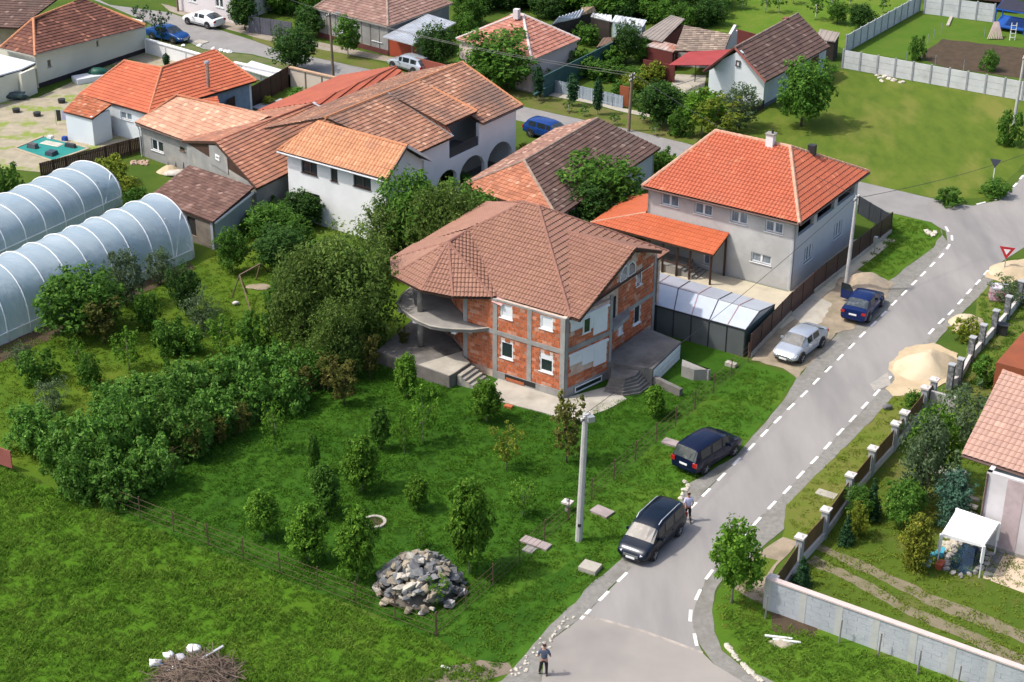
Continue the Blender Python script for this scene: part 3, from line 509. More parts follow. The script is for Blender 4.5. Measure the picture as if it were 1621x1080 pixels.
# front wall (left of the corner), wall origin at its left end
FA, FB = ((-2.938, 93.301),(3.1, 89.38))
fw_ops = [(2.65, 4.22, 3.51, 5.16), (5.46, 4.27, 6.36, 5.14), (5.5, 1.45, 6.42, 2.66), (2.69, 1.55, 3.59, 2.72)]
base_op = (2.87, -0.03, 4.89, 0.1)
fw_ops = [(o[0], o[1], o[2], min(o[3], 5.2)) for o in fw_ops]
wall(mh, FA, FB, 0, 5.3, MORTAR, fw_ops)
for s in (0.14, 2.3, 4.75, 7.06): wbox(mh, FA, FB, s - .16, 0, s + .16, 5.28, BAND, .05, name='concrete_column')
wbox(mh, FA, FB, 0, 2.98, 7.2, 3.26, BAND, .058); wbox(mh, FA, FB, 0, 5.2, 7.2, 5.31, BAND, .03)
wbox(mh, FA, FB, 2.3, 0, 7.2, .52, BAND, .062, name='plinth')
cols = [(0.3, 2.14), (2.46, 4.59), (4.91, 6.9)]
for a, b in cols:
    bricks(mh, FA, FB, a, .54, b, 2.97, fw_ops, name='bricks'); bricks(mh, FA, FB, a, 3.27, b, 5.2, fw_ops, name='bricks')
def blind_window(root, A, B, o, top=1.0, name='window_board'):
    w_ = window(root, A, B, o, PVC, STYRO if top >= 1 else GLASS, 1, .06, fw=.09)
    if top < 1:
        wbox(w_, A, B, o[0] + .08, o[3] - (o[3] - o[1]) * top, o[2] - .08, o[3] - .05, STYRO, -.01, -.05, 'shutter_box')
    return w_
blind_window(mh, FA, FB, fw_ops[0]); blind_window(mh, FA, FB, fw_ops[1]); blind_window(mh, FA, FB, fw_ops[2], .32); blind_window(mh, FA, FB, fw_ops[3], .12)
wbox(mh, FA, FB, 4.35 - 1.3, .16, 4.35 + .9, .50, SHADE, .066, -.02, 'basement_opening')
wbox(mh, FA, FB, 4.35 - 1.2, .12, 4.35 + .1, .30, BRICK, .10, 0.0, 'brick_filling')
# curved walls behind the balcony
cw = [M(-7.2, 0), M(-7.75, .75), M(-8.9, 1.45), M(-10, 2.4), M(-11.2, 3.2), M(-13.2, 3.6), M(-13.2, 11.5), M(0, 11.5)]
for i in range(4, -1, -1):
    A, B = cw[i + 1], cw[i]
    wall(mh, A, B, 0, 5.3, MORTAR, ())
    if i < 4:
        L_ = wlen(A, B); bricks(mh, A, B, .05, .95, L_ - .05, 2.95); bricks(mh, A, B, .05, 3.3, L_ - .05, 5.25); wbox(mh, A, B, 0, 2.98, L_, 3.26, BAND, .05)
wall(mh, cw[6], cw[5], 0, 5.3, MORTAR); wall(mh, cw[7], cw[6], 0, 5.3, MORTAR)
# road side: projecting bay, then the recessed wall up to the back corner
BA, BB = ((3.14, 89.46),(5.98, 92.18))
bay_up = (0.6, 5.0, 3.4, 5.11); bay_lo = (0.64, 1.98, 3.44, 2.55)
LB = wlen(BA, BB)
wall(mh, BA, BB, 0, 5.3, MORTAR, ())
wbox(mh, BA, BB, -.02, 0, .2, 5.3, BAND, .05, name='concrete_column'); wbox(mh, BA, BB, LB - .2, 0, LB + .02, 5.6, BAND, .05, name='concrete_column')
wbox(mh, BA, BB, 0, 2.98, LB, 3.28, BAND, .058); wbox(mh, BA, BB, 0, 0, LB, .62, BAND, .062, name='plinth')
bricks(mh, BA, BB, .22, .64, LB - .22, 2.97, [(.5, 1.35, LB - .35, 2.75)]); bricks(mh, BA, BB, .22, 3.3, LB - .22, 5.2, [(.4, 4.2, LB - .35, 5.12)])
# white insulation boards stepping down over each bay opening
def steps_board(z0, zt, a, b, st):
    for k, (q0, q1, dz) in enumerate(st):
        wbox(mh, BA, BB, a + (b - a) * q0, z0 - dz, a + (b - a) * q1 - .015, zt, STYRO, .075 + .002 * k, 0, 'insulation_board')
steps_board(4.3, 5.05, .35, LB - .45, [(0, .36, -.02), (.36, .62, .32), (.62, 1.0, .85)])
wbox(mh, BA, BB, .25, 5.0, LB - .32, 5.12, STYRO, .13, 0, 'lintel_board')
steps_board(2.05, 2.72, .35, LB - .45, [(0, .34, .0), (.34, .66, .32), (.66, 1.0, .75)])
wbox(mh, BA, BB, .25, 2.70, LB - .32, 2.83, STYRO, .13, 0, 'lintel_board')
wn = window(mh, BA, BB, (1.35, 3.82, 2.0, 4.86), PVC, GLASS, 1, -.09, fw=.08, sill=True)
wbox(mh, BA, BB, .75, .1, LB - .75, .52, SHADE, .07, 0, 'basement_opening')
bw_ = window(mh, BA, BB, (.8, .1, LB - .8, .5), PVC, GLASS, 1, -.085, fw=.06, sill=False)
# recessed wall
RA, RB = ((3.1, 89.38),(9.016, 97.939))
g_ops = [(7.89, 1.74, 8.65, 3.09), (7.99, 4.37, 8.66, 5.65), (6.08, 1.8, 6.57, 2.58)]
wall(mh, RA, RB, 0, 5.3, MORTAR, g_ops)
gab = [(3.0, 5.12), (10.35, 5.12), (10.35, 5.6), (8.9, 6.75), (6.5, 7.05), (5.5, 6.75), (-.1, 5.12)]
wall_poly(mh, RA, RB, [(0, 5.28), (10.35, 5.28), (10.35, 5.85), (6.4, 7.25)], MORTAR, .24)
stuff(bricks(mh, RA, RB, 4.3, 1.0, 10.3, 2.97, g_ops)); bricks(mh, RA, RB, 5.9, 3.3, 10.3, 5.1, g_ops)
bricks(mh, RA, RB, 2.6, 5.30, 10.1, 5.9, [g_ops[1], (5.8, 5.2, 7.9, 6.5)]); bricks(mh, RA, RB, 4.3, 5.91, 9.0, 6.5, [g_ops[1], (5.8, 5.2, 7.9, 6.5)]); bricks(mh, RA, RB, 5.6, 6.51, 7.4, 6.8)
wbox(mh, RA, RB, 6.9, 2.98, 10.35, 3.28, BAND, .05); wbox(mh, RA, RB, 10.1, 0, 10.37, 5.7, BAND, .045, name='concrete_column')
for o in g_ops: window(mh, RA, RB, o, PVC, STYRO if o[2] - o[0] < .5 else GLASS, 1, .04, fw=.07)
# the two arched attic lights under the gable
def attic(s0, s1, z0, zl, zr):
    mb = MB(); P = [(s0, z0), (s1, z0), (s1, zr), ((s0 + s1) / 2 + .05, max(zl, zr) + .06), (s0, zl)]
    n = len(P); q = [(s0 + .07, z0 + .07), (s1 - .07, z0 + .07), (s1 - .07, zr - .06), ((s0 + s1) / 2 + .05, max(zl, zr) - .03), (s0 + .07, zl - .06)]
    mb.add([wall_pt(RA, RB, s, z, .06) for s, z in P] + [wall_pt(RA, RB, s, z, .06) for s, z in q] + [wall_pt(RA, RB, s, z, .0) for s, z in P],
           [(i, (i + 1) % n, n + (i + 1) % n, n + i) for i in range(n)] + [(i, 2 * n + i, 2 * n + (i + 1) % n, (i + 1) % n) for i in range(n)])
    o = mb.build('attic_window', PVC, mh)
    wall_poly(o, RA, RB, q, GLASS, .02, 'pane', .045)
attic(5.95, 6.75, 5.42, 5.95, 6.32); attic(6.9, 7.75, 5.45, 6.32, 6.05)
# balcony slab with its own wedge on the recessed side
mb = MB(); mb.prism([M(.05, 4.2), M(.95, 4.1), M(.75, 6.4), M(.1, 7.4)], 3.0, 3.25); mb.build('balcony_slab', BAND, mh)
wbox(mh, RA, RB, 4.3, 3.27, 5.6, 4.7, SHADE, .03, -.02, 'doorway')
# ---- round balcony
bal = [M(-5.3, .06), M(-6.0, -.75), M(-6.85, -1.25), M(-7.6, -1.6), M(-8.4, -1.78), M(-9.3, -1.66), M(-10.1, -1.4), M(-11.1, -.95), M(-12.0, -.35), M(-12.5, .9), M(-12.7, 2.2), M(-12.6, 3.6), M(-11.2, 3.2), M(-10, 2.4), M(-8.9, 1.45), M(-7.75, .75), M(-7.2, .06)]
mb = MB(); mb.prism(bal, 3.06, 3.26); bs = mb.build('balcony_slab', CONC, mh)
mb = MB(); n = 12
for i in range(n - 1): mb.bar((*bal[i], 3.275), (*bal[i + 1], 3.275), .12, .05)
mb.build('slab_edge', CONC_L, bs)
for i, (x, y) in enumerate([(-7.1, -1.15), (-9.9, -1.25), (-11.6, -.5), (-6.4, -.5)]):
    MB().box((*M(x, y), 2.98), (.3, .26, .2), R(-33)).build('slab_bracket', STYRO, bs)
for x, y in ((-10.15, -.45),):
    MB().tube([(*M(x, y), .9), (*M(x, y), 3.06)], .2, .2, 12).build('round_column', CONC, mh, True)
    MB().tube([(*M(x, y), 3.26), (*M(x, y), 5.3)], .17, .17, 12).build('round_column', CONC, mh, True)
MB().tube([(*M(-12.1, 2.2), 0.9), (*M(-12.1, 2.2), 5.3)], .17, .17, 12).build('round_column', CONC, mh, True)
# ---- terraces
tp = [(-3.75, 90.58, 0.85), (-3.37, 91.06, 0.85), (-2.51, 92.39, 0.85), M(-7.2, .0), M(-9, 1.5), M(-13, 3.4), (-8.35, 93.8, 0.85)]
MB().prism(tp, 0, .85).build('terrace', CONC_D, mh)
mb = MB(); mb.add([(p[0], p[1], .856) for p in ccw([(-3.76, 90.66, 0.85), (-3.39, 91.12, 0.85), (-2.59, 92.38, 0.85), M(-7.3, -.05), M(-7.6, .5), (-5.69, 92.07, 0.85)])], [tuple(range(6))]); mb.build('terrace_screed', CONC_L, mh)
st0, st1 = (-3.27, 91.04, 0.85), (-2.47, 92.3, 0.85); sb0, sb1 = (-2.13, 90.72, 0.0), (-1.26, 91.38, 0.0)
sA = Vector(st0[:2]); sB = Vector(st1[:2]); dn = (Vector(sb0[:2]) + Vector(sb1[:2]) - sA - sB) / 2
stp = thing  # steps are parts of the house
for k in range(5):
    a = sA + dn * (k / 5); b = sB + dn * (k / 5); c = sB + dn * ((k + 1) / 5); d = sA + dn * ((k + 1) / 5)
    MB().prism([a, b, c, d], 0, .85 - .155 * (k + 1) + .002 * k).build('step', CONC_L if k % 2 == 0 else CONC, mh)
# apron slab
MB().prism([(-1.25, 90.89, 0.0), (-0.74, 88.99, 0.0), (1.94, 87.57, 0.0), (3.51, 86.61, 0.0), (5.6, 88.02, 0.0), (6.86, 89.37, 0.0), (5.92, 91.03, 0.0), M(0, 0), M(-4.6, 0)], .0, .06).build('paved_apron', CONC_L, mh)
# ---- raised entrance landing and its wrap-around steps, road side
lt = 1.15
E0 = [(6.02, 93.15, 1.15), (8.51, 96.8, 1.15), (10.51, 94.88, 1.15), (8.48, 91.18, 1.15), (7.62, 91.5, 1.15), (6.69, 91.89, 1.15)]
MB().prism([E0[0], E0[1], E0[2], E0[3], M(.9, 3.6), M(.3, 4.2)], 0, lt).build('terrace', CONC_D, mh)
top = [Vector(p[:2]) for p in ((6.04, 91.76, 1.0), (7.15, 92.36, 1.0), (7.74, 91.95, 1.0), (7.45, 90.96, 1.0), (6.8, 90.37, 1.0), (6.06, 90.6, 1.0))]
bot = [Vector(p[:2]) for p in ((5.99, 91.68, 0.0), (7.38, 93.04, 0.0), (8.75, 91.57, 0.0), (7.7, 90.1, 0.0), (6.62, 89.76, 0.0), (5.51, 90.21, 0.0))]
for k in range(6):
    t_ = (k + 1) / 6; MB().prism([a.lerp(b, t_) for a, b in zip(top, bot)], 0, 1.1 - .17 * (k + 1)).build('step', CONC_D, mh)
GA, GB = E0[3][:2], E0[2][:2]
gd = wbox(mh, GA, GB, .15, .02, wlen(GA, GB) - .15, .98, PVC, .04, -.02, 'garage_door')
for z in (.33, .64): wbox(gd, GA, GB, .18, z, wlen(GA, GB) - .18, z + .02, METAL_G, .046, 0, 'door_seam')
MB().bar((8.54, 91.49, 0.3), (10.13, 89.84, 0.25), .28, .5).build('ramp_wall', CONC_D, mh)
MB().prism([(10.47, 93.26, 0.7), (11.96, 91.86, 0.7), (12.09, 91.96, 0.0), (11.08, 91.86, 0.0), (10.36, 92.42, 0.0)], 0, .75).build('retaining_wall', CONC, mh)
# ---- roof
E_ = frame((3.41, 89.52), -33)
def e(x, y, z): return E_(x, y, z + .3)
A2, A1, Rr, Tt, C0, D0 = e(-6.3, 6.35, 8.4), e(-7.4, 6.4, 8.42), e(-9.71, 3.55, 6.93), e(-9.67, 1.43, 6.93), e(0, 0, 5), e(.12, 11.7, 5)
Vp = e(-5.0, -.05, 5); e0, e1, e2, e3, e4 = e(-13.69, .81, 5), e(-12.13, -1.1, 5), e(-9.39, -1.86, 5), e(-7.32, -1.51, 5), e(-5.32, -.27, 5)
e5 = e(-13.9, 3.6, 5); BL = e(-13.9, 12, 5); G1, G2 = e(-4.1, 6.25, 7.22), e(.65, 6.4, 7.24)
VG = e(.62, -.05, 5.02); G3 = e(.7, 9.6, 5.9)
slopes = [[Vp, C0, A2, A1, Rr], [C0, D0, A2], [e1, e2, Tt], [e2, e3, Tt], [e3, e4, Tt], [e4, Vp, Rr, Tt], [e0, e1, Tt], [e5, e0, Tt, Rr], [BL, e5, Rr, A1], [D0, BL, A1, A2]]
for i, s in enumerate(slopes): tiles(mh, s, T_MAIN, .23, .36, (0, .9, 1, .2), .05, .05)
wing = [C0, VG, G2, G1];  tiles(mh, wing, T_MAIN, .23, .36, (0, .9, 1, .2), .05, .05, lift=.05)
wing2 = [G3, e(-1.9, 9.6, 5.9), G1, G2]; tiles(mh, wing2, T_MAIN, .23, .36, (0, .9, 1, .2), .05, .05, lift=.05)
deck(mh, slopes + [wing, wing2], WOOD_D, .10)
caps(mh, [(A1, A2), (A2, C0), (A2, D0), (A1, Rr), (Rr, Tt), (Tt, e1), (Tt, e2), (Tt, e3), (Tt, e4), (Tt, e0), (G1, G2), (A1, BL)], CAP_M, .11)
mb = MB(); mb.bar(Vector(Rr) + Vector((0, 0, .05)), Vector(Vp) + Vector((0, 0, .07)), .16, .03); mb.bar(Vector(G1) + Vector((0, 0, .03)), Vector(C0) + Vector((0, 0, .03)), .12, .03); mb.build('valley_flashing', CAP_M, mh)
for a, b in ((VG, G2), (G2, G3)): MB().bar(Vector(a) - Vector((0, 0, .02)), Vector(b) - Vector((0, 0, .02)), .06, .2).build('barge_board', WOOD_D, mh)
mb = MB(); mb.add([Vector(Vp) + Vector((0, 0, .1)), Vector(Vp) + Vector((-.45, -.1, -.18)), Vector(Vp) + Vector((.15, -.55, -.28)), Vector(Vp) + Vector((.55, -.2, .02))], [(0, 1, 2, 3)]); mb.build('flashing_offcut', mat('pink_flashing', (.55, .32, .30), None), mh)

# ------------------------------------------------------------------ grey rendered corner house with orange hip roof
Q = frame((18.79, 104.9), -33)
oh = thing('grey_house', Q(-5.5, 5.5, 0), 'grey rendered two storey house with bright orange hipped tile roof beside the crossroads', 'house')
OA, OB = ((9.397, 111.0),(18.79, 104.9))
SA, SB = ((18.79, 104.9),(24.563, 113.79))
of_ops = [(1.07, 4.08, 2.42, 4.94), (3.67, 4.02, 5.03, 4.83), (6.41, 4.02, 7.68, 4.87), (9.01, 3.96, 10.32, 4.76), (8.14, 1.53, 9.65, 2.21), (4.56, 0.41, 5.08, 1.21)]
os_ops = [(1.95, 1.33, 3.29, 2.48), (6.92, 1.35, 8.28, 2.5)]
wall(oh, OA, OB, 0, 5.25, W_GREY, of_ops); Ls = wlen(SA, SB)
wall(oh, SA, SB, 0, 3.85, mat('pale_grey_render', (.54, .56, .58), (.48, .50, .52), .5, .9, .3, 20), os_ops)
for i in range(4):                                   # loggia piers under the eaves
    wbox(oh, SA, SB, [0, 3.05, 6.5, 10.0][i], 3.85, [.5, 3.6, 7.05, 10.6][i], 5.25, W_GREY, .0, -.25, 'pier')
wbox(oh, SA, SB, 0, 5.0, Ls, 5.25, W_GREY, -.005, -.245, 'lintel')
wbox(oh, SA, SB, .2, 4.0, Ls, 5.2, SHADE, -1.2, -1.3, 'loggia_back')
for a, b in ((.5, 3.05), (3.6, 6.5), (7.05, 10.0)):  # arched corners and a flower row on each parapet
    for k in range(2):
        x0 = a if k == 0 else b; sg = 1 if k == 0 else -1
        P = [(x0, 5.0), (x0, 4.55), (x0 + sg * .12, 4.8), (x0 + sg * .4, 4.96), (x0 + sg * .6, 5.0)]
        wall_poly(oh, SA, SB, P if sg < 0 else P[::-1], W_GREY, .2, 'arch_corner', -.02)
C_ = [Q(0, 10.6), Q(-11.2, 10.6)]
wall(oh, C_[0], C_[1], 0, 5.25, W_GREY, ()); wall(oh, C_[1], OA, 0, 5.25, W_GREY, ())
for o in of_ops[:5]: window(oh, OA, OB, o, PVC, GLASSC, 2, .12, fw=.08)
window(oh, OA, OB, of_ops[5], PVC, GLASSC, 1, .12, fw=.08)
for o in os_ops: window(oh, SA, SB, o, PVC, GLASSC, 3, .12, fw=.07)
L_, F_o, R_o, B_o = Q(-11.45, -.45, 5.25), Q(.45, -.5, 5.25), Q(.5, 11.1, 5.25), Q(-11.45, 11.1, 5.25)
P1, P2 = Q(-8.95, 5.45, 8.05), Q(-3.2, 5.4, 8.07)
sl_ = [[L_, F_o, P2, P1], [F_o, R_o, P2], [R_o, B_o, P1, P2], [B_o, L_, P1]]
for s in sl_: tiles(oh, s, T_ORANGE, .27, .36, (0, .9, 1, .1), .065, .045)
deck(oh, sl_, WOOD_D, .12); caps(oh, [(P1, P2), (P2, F_o), (P2, R_o), (P1, L_), (P1, B_o)], CAP_O, .14)
gutter(oh, Q(-11.45, -.52, 5.18), Q(.45, -.57, 5.18), GUT); gutter(oh, Q(.53, -.5, 5.18), Q(.57, 11.1, 5.18), GUT)
ch = MB().box(Q(-4.6, 5.2, 8.25), (.55, .5, 1.1), R(-33)).build('chimney', W_WHITE, oh); MB().box(Q(-4.6, 5.2, 8.83), (.68, .62, .08), R(-33)).build('chimney_cap', CONC, ch)
MB().tube([Q(-4.5, 5.2, 8.87), Q(-4.5, 5.2, 9.15)], .09, .07).build('flue', BLACKM, ch)
MB().box(Q(-2.2, 6.9, 7.6), (.5, .45, .8), R(-33)).build('chimney', BLACKM, oh)
# porch canopy
PA, PB, PC, PD = (6.01, 110.86, 2.4), (14.08, 105.52, 2.4), Q(-4.75, -.05, 3.15), Q(-11.3, -.05, 3.15)
PA = Q(-14.5, -2.2, 2.4); PB = Q(-4.75, -2.35, 2.35)
s1 = [PA, PB, PC, PD]; PE = Q(-14.6, 3.6, 2.45); s2 = [PE, PA, PD, Q(-11.3, 4.5, 3.3)]
for s in (s1, s2): tiles(oh, s, T_ORANGE_OLD, .22, .40, (0, .6, .9, .2), .03, .025)
deck(oh, [s1, s2], WOOD_D, .1, 'porch_deck'); caps(oh, [(PA, PD)], CAP_O, .07)
for x in (-14.3, -12.2, -10.9, -9.8, -8.7, -7.6, -6.6, -5.0): MB().bar(Q(x, -2.1, 0), Q(x, -2.1, 2.4), .14).build('porch_post', WOOD_D, oh)
MB().bar(Q(-4.9, -.2, 0), Q(-4.9, -.2, 3.0), .14).build('porch_post', WOOD_D, oh)
MB().bar(Q(-14.3, -2.1, .95), Q(-6.7, -2.1, .95), .06).build('porch_rail', WOOD_D, oh)
MB().prism([Q(-12.5, -2.0), Q(-7.4, -2.0), Q(-7.4, 0), Q(-12.5, 0)], 0, .55).build('porch_floor', CONC, oh)
for k in range(4): MB().prism([Q(-7.4 + .3 * k, -1.9), Q(-7.1 + .3 * k, -1.9), Q(-7.1 + .3 * k, -.3), Q(-7.4 + .3 * k, -.3)], 0, .45 - .11 * k).build('step', CONC, oh)
MB().bar(Q(-7.3, -1.1, .8), Q(-6.1, -1.9, .45), .05).build('handrail', WOOD_D, oh)
# courtyard paving between the house and the fence
sheet('courtyard', [Q(-15, -.1), Q(-.1, -.1), Q(-.1, 10.4), Q(.6, 12), Q(2.6, 12.5), Q(2.0, -5.6), Q(-14.5, -4)], .012, mat('yard_concrete', (.48, .43, .32), (.40, .36, .28), .6, .9, .3, 14, big=((.30, .27, .2), .4, .55, .75)), .05, 1)
# ------------------------------------------------------------------ long translucent lean-to cover next to the plot
cv = thing('translucent_cover', (12.06, 97.3, 0.0), 'long low greenhouse with pale translucent ridge roof and dark net wall beside the courtyard', 'greenhouse')
POLY = mat('polycarbonate', (.46, .50, .56), (.40, .44, .50), .7, .4, .1, 8, spec=.6)
POLY2 = mat('grey_translucent', (.40, .43, .48), (.34, .37, .42), .7, .3, spec=.6)
NETW = mat('dark_net_wall', (.085, .095, .095), (.115, .125, .13), .3, .8, .2, 30)
a0, a1 = (8.17, 99.27, 1.85), (14.49, 95.12, 1.85); r0, r1 = (8.29, 101.64, 2.45), (15.53, 96.64, 2.45); c0, c1 = (9.16, 104.21, 1.85), (16.84, 98.93, 1.85)
def mixp(a, b, t): return tuple(a[i] + (b[i] - a[i]) * t for i in range(3))
for k in range(6):
    p = [mixp(a0, a1, k / 6), mixp(a0, a1, (k + .985) / 6), mixp(r0, r1, (k + .985) / 6), mixp(r0, r1, k / 6)]; MB().slab(p, .02).build('roof_panel', POLY, cv)
    p = [mixp(r0, r1, k / 6), mixp(r0, r1, (k + .985) / 6), mixp(c0, c1, (k + .985) / 6), mixp(c0, c1, k / 6)]; MB().slab(p, .02).build('roof_panel', POLY2, cv)
for k in range(7):
    mb = MB(); mb.bar(mixp(a0, a1, k / 6), mixp(r0, r1, k / 6), .05, .07); mb.bar(mixp(r0, r1, k / 6), mixp(c0, c1, k / 6), .05, .07)
    mb.build('rib', mat('faded_red_steel', (.42, .24, .22), (.3, .2, .2), 2, .6) if k in (1, 3, 5) else BLACKM, cv)
MB().bar(a0, a1, .08).build('eave_rail', BLACKM, cv); MB().bar(r0, r1, .06).build('ridge_rail', METAL_G, cv)
wall(cv, a0[:2], a1[:2], 0, 1.82, NETW, (), .06); wall(cv, a1[:2], c1[:2], 0, 1.82, mat('end_sheet', (.06, .09, .085), (.045, .07, .065), .5, .6), (), .06)
mb = MB(); mb.add([a1, c1, r1], [(0, 1, 2)]); mb.build('end_gable', POLY2, cv)
for k in range(7): MB().bar((*mixp(a0, a1, k / 6)[:2], 0), mixp(a0, a1, k / 6), .07).build('post', BLACKM, cv)

# ------------------------------------------------------------------ white two storey house with arcade
V4 = frame((-17.1, 117.33), -35)
wh = thing('white_house', V4(5, 6, 0), 'large white two storey house with weathered russet roofs and arched ground floor arcade', 'house')
WA, WB = ((-16.555, 117.498),(-9.019, 112.221))
wf_ops = [(1.35, 3.82, 2.87, 4.79), (4.15, 3.8, 4.8, 4.82), (6.28, 3.89, 7.89, 4.85), (1.33, 1.46, 3.0, 2.36)]
wall(wh, WA, WB, 0, 5.1, W_WHITE, wf_ops)
DGL = mat('dark_window', (.05, .055, .06), (.03, .035, .04), 1, .15, spec=.8); BRF = tone('brown_frame', (.10, .07, .06), .5)
for i, o in enumerate(wf_ops): window(wh, WA, WB, o, BRF, DGL, 1 if i == 1 else 2, .15, fw=.07)
WA2, WB2 = V4(9.55, .45), V4(9.55, 4.9)
wall(wh, WA2, WB2, 0, 5.1, W_WHITE, ()); wall_poly(wh, WA2, WB2, [(0, 5.1), (4.4, 5.1), (1.95, 6.85)], W_WHITE, .2)
wall(wh, V4(9.55, 4.9), V4(7.9, 4.9), 0, 5.1, W_WHITE)
f1 = [V4(-.15, 0, 5.2), V4(10.1, 0, 5.2), V4(10.1, 2.35, 7.05), V4(1.6, 2.6, 7.0)]; f2 = [V4(10.1, 5.1, 5.2), V4(-.1, 5.1, 5.2), V4(1.6, 2.6, 7.0), V4(10.1, 2.35, 7.05)]
for s in (f1, f2): tiles(wh, s, T_TAN, .30, .42, (0, .9, 1, .1), .07, .03, .004)
caps(wh, [(f1[3], f1[2]), (f1[3], f1[0])], CAP_T, .11); deck(wh, [f1, f2], BRF, .1)
gutter(wh, V4(-.15, -.07, 5.1), V4(10.1, -.07, 5.1), GUTW); MB().bar(f1[1], f1[2], .05, .18).build('barge_board', BRF, wh); MB().bar(f1[2], f2[0], .05, .18).build('barge_board', PVC, wh)
# long wing along the garden
XR, XE, ZR, ZE = 2.2, 8.45, 7.4, 5.2
def v(x, y, z): return V4(x, y, z)
wsl = [[v(XE, 4.9, ZE), v(XE, 9.9, ZE), v(XR, 9.9, ZR), v(XR, 2.7, ZR)], [v(XE, 13.6, ZE), v(XE, 18.9, ZE), v(XR, 19.4, ZR), v(XR, 13.6, ZR)],
       [v(7.85, 9.75, 6.0), v(7.85, 13.7, 6.0), v(XR, 13.6, ZR + .02), v(XR, 9.8, ZR + .02)], [v(-3.9, 19.3, 5.3), v(-3.9, 2.7, 5.3), v(XR, 2.7, ZR), v(XR, 19.4, ZR)]]
T_WING = mat('weathered_wing_tile', (.27, .135, .090), (.36, .18, .11), .5, .85, c3=(.50, .30, .20), island=.14, big=((.16, .10, .078), .28, .45, .68))
for s in wsl: tiles(wh, s, T_WING, .26, .36, (0, .9, .5), .03, .05, .006)
deck(wh, wsl, WOOD_D, .1); caps(wh, [(v(XR, 2.7, ZR), v(XR, 19.4, ZR)), (v(XR, 19.4, ZR), v(XE, 18.9, ZE)), (v(XR + 1.4, 13.65, 7.07), v(7.85, 13.7, 6.05))], CAP_T, .12)
tiles(wh, [v(XE, 9.9, ZE), v(7.85, 9.75, 6.0), v(XR, 9.8, ZR)], T_RUSSET, .26, .36, (0, .9, .5), .03, .05); 
MB().bar(v(XE + .05, 9.86, ZE + .1), v(XR, 9.86, ZR + .1), .14, .04).build('valley_flashing', METAL_G, wh)
AA, AB = ((-7.695, 116.727),(0.163, 127.949)); LW = 13.7
def arch_wall(root, A, B, s0, s1, z0, zt, ar, m, t=.3):
    """wall strip from s0 to s1 with round-headed openings ar = [(a, b, spring, crown)]"""
    segs = []; s = s0
    for a, b, zs, zc in ar:
        segs.append([(s, z0), (a, z0), (a, zt), (s, zt)])
        K_ = 10; top = []
        for k in range(K_ + 1):
            x = a + (b - a) * k / K_; top.append((x, zs + (zc - zs) * math.sin(math.pi * k / K_) ** .6 if 0 < k < K_ else zs))
        for k in range(K_): segs.append([top[k], top[k + 1], (top[k + 1][0], zt), (top[k][0], zt)])
        s = b
    segs.append([(s, z0), (s1, z0), (s1, zt), (s, zt)]); mb = MB()
    for q in segs:
        n = len(q); mb.add([wall_pt(A, B, x, z, 0) for x, z in q] + [wall_pt(A, B, x, z, -t) for x, z in q], [tuple(range(n)), tuple(range(2 * n - 1, n - 1, -1))] + [(i, n + i, n + (i + 1) % n, (i + 1) % n) for i in range(n)])
    return mb.build('arcade_wall', m, root)
arch_wall(wh, AA, AB, 0, LW, 0, 3.3, [(3.6, 5.9, 1.9, 2.55), (6.3, 9.5, 1.7, 2.75), (9.9, 13.2, 1.7, 2.8)], W_WHITE)
wall(wh, AA, AB, 3.3, 5.15, W_WHITE, [(5.0, 3.35, 8.8, 5.2)], .3, 'wall')
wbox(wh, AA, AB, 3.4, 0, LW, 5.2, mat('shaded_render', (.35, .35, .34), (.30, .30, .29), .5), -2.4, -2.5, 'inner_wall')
MB().prism([V4(5.6, 9.9), V4(8.0, 9.9), V4(8.0, 13.7), V4(5.6, 13.7)], 3.2, 3.32).build('balcony_floor', CONC_D, wh)
wbox(wh, AA, AB, 5.0, 3.35, 8.8, 4.1, mat('smoked_panel', (.05, .055, .06), None, 1, .2), -.12, -.16, 'balcony_panel')
wall(wh, V4(8.05, 18.6), V4(-3.5, 18.9), 0, 5.15, W_WHITE); 
MB().prism([V4(5.5, 8), V4(9.8, 8.5), V4(9.8, 18.5), V4(5.5, 18.5)], 0, .12).build('arcade_floor', CONC_D, wh)
MB().tube([V4(6.8, 12.2, .1), V4(6.8, 12.2, 1.1)], .45, .4, 12).build('barrel', BLACKM, wh)
gutter(wh, v(XE + .05, 13.6, ZE - .05), v(XE + .05, 18.9, ZE - .05), BRF)
# ------------------------------------------------------------------ long tiled house with red sheet part
J = frame((-19.9, 123.38), -30)
lh = thing('long_house', J(0, 5, 0), 'long single storey house with old brown tiles, red sheet roof at its far end', 'house')
jr = [J(-.75, -3.6, 4.6), J(.2, 7.5, 4.6), J(.4, 19.0, 4.6)]
js = [[J(5.1, -6.3, 3), J(5.4, 7.6, 3), jr[1], jr[0]], [J(-5.4, 7.4, 3), J(-5.9, -1.4, 3), jr[0], jr[1]]]
tiles(lh, js[0], T_RUSSET, .25, .40, (0, .5, .5, 0), .02, .055, .006); tiles(lh, js[1], T_RUSSET, .25, .40, (0, .5, .5, 0), .02, .055)
js2 = [[J(5.5, 7.6, 3), J(3.8, 18.2, 3.35), jr[2], jr[1]], [J(-5, 18.5, 3), J(-5.4, 7.4, 3), jr[1], jr[2]]]
for s in js2: tiles(lh, s, T_RED, .3, .55, (0, .7, .7, 0), .03, .10)
deck(lh, js + js2, WOOD_D, .1); caps(lh, [(jr[0], jr[1]), (jr[1], jr[2])], mat('ridge_redbrown', (.36, .12, .07), None, 2, .7), .1)
MB().bar(Vector(J(.2, 7.5, 4.72)), Vector(J(5.4, 7.6, 3.12)), .28, .05).build('white_flashing', GUTW, lh)
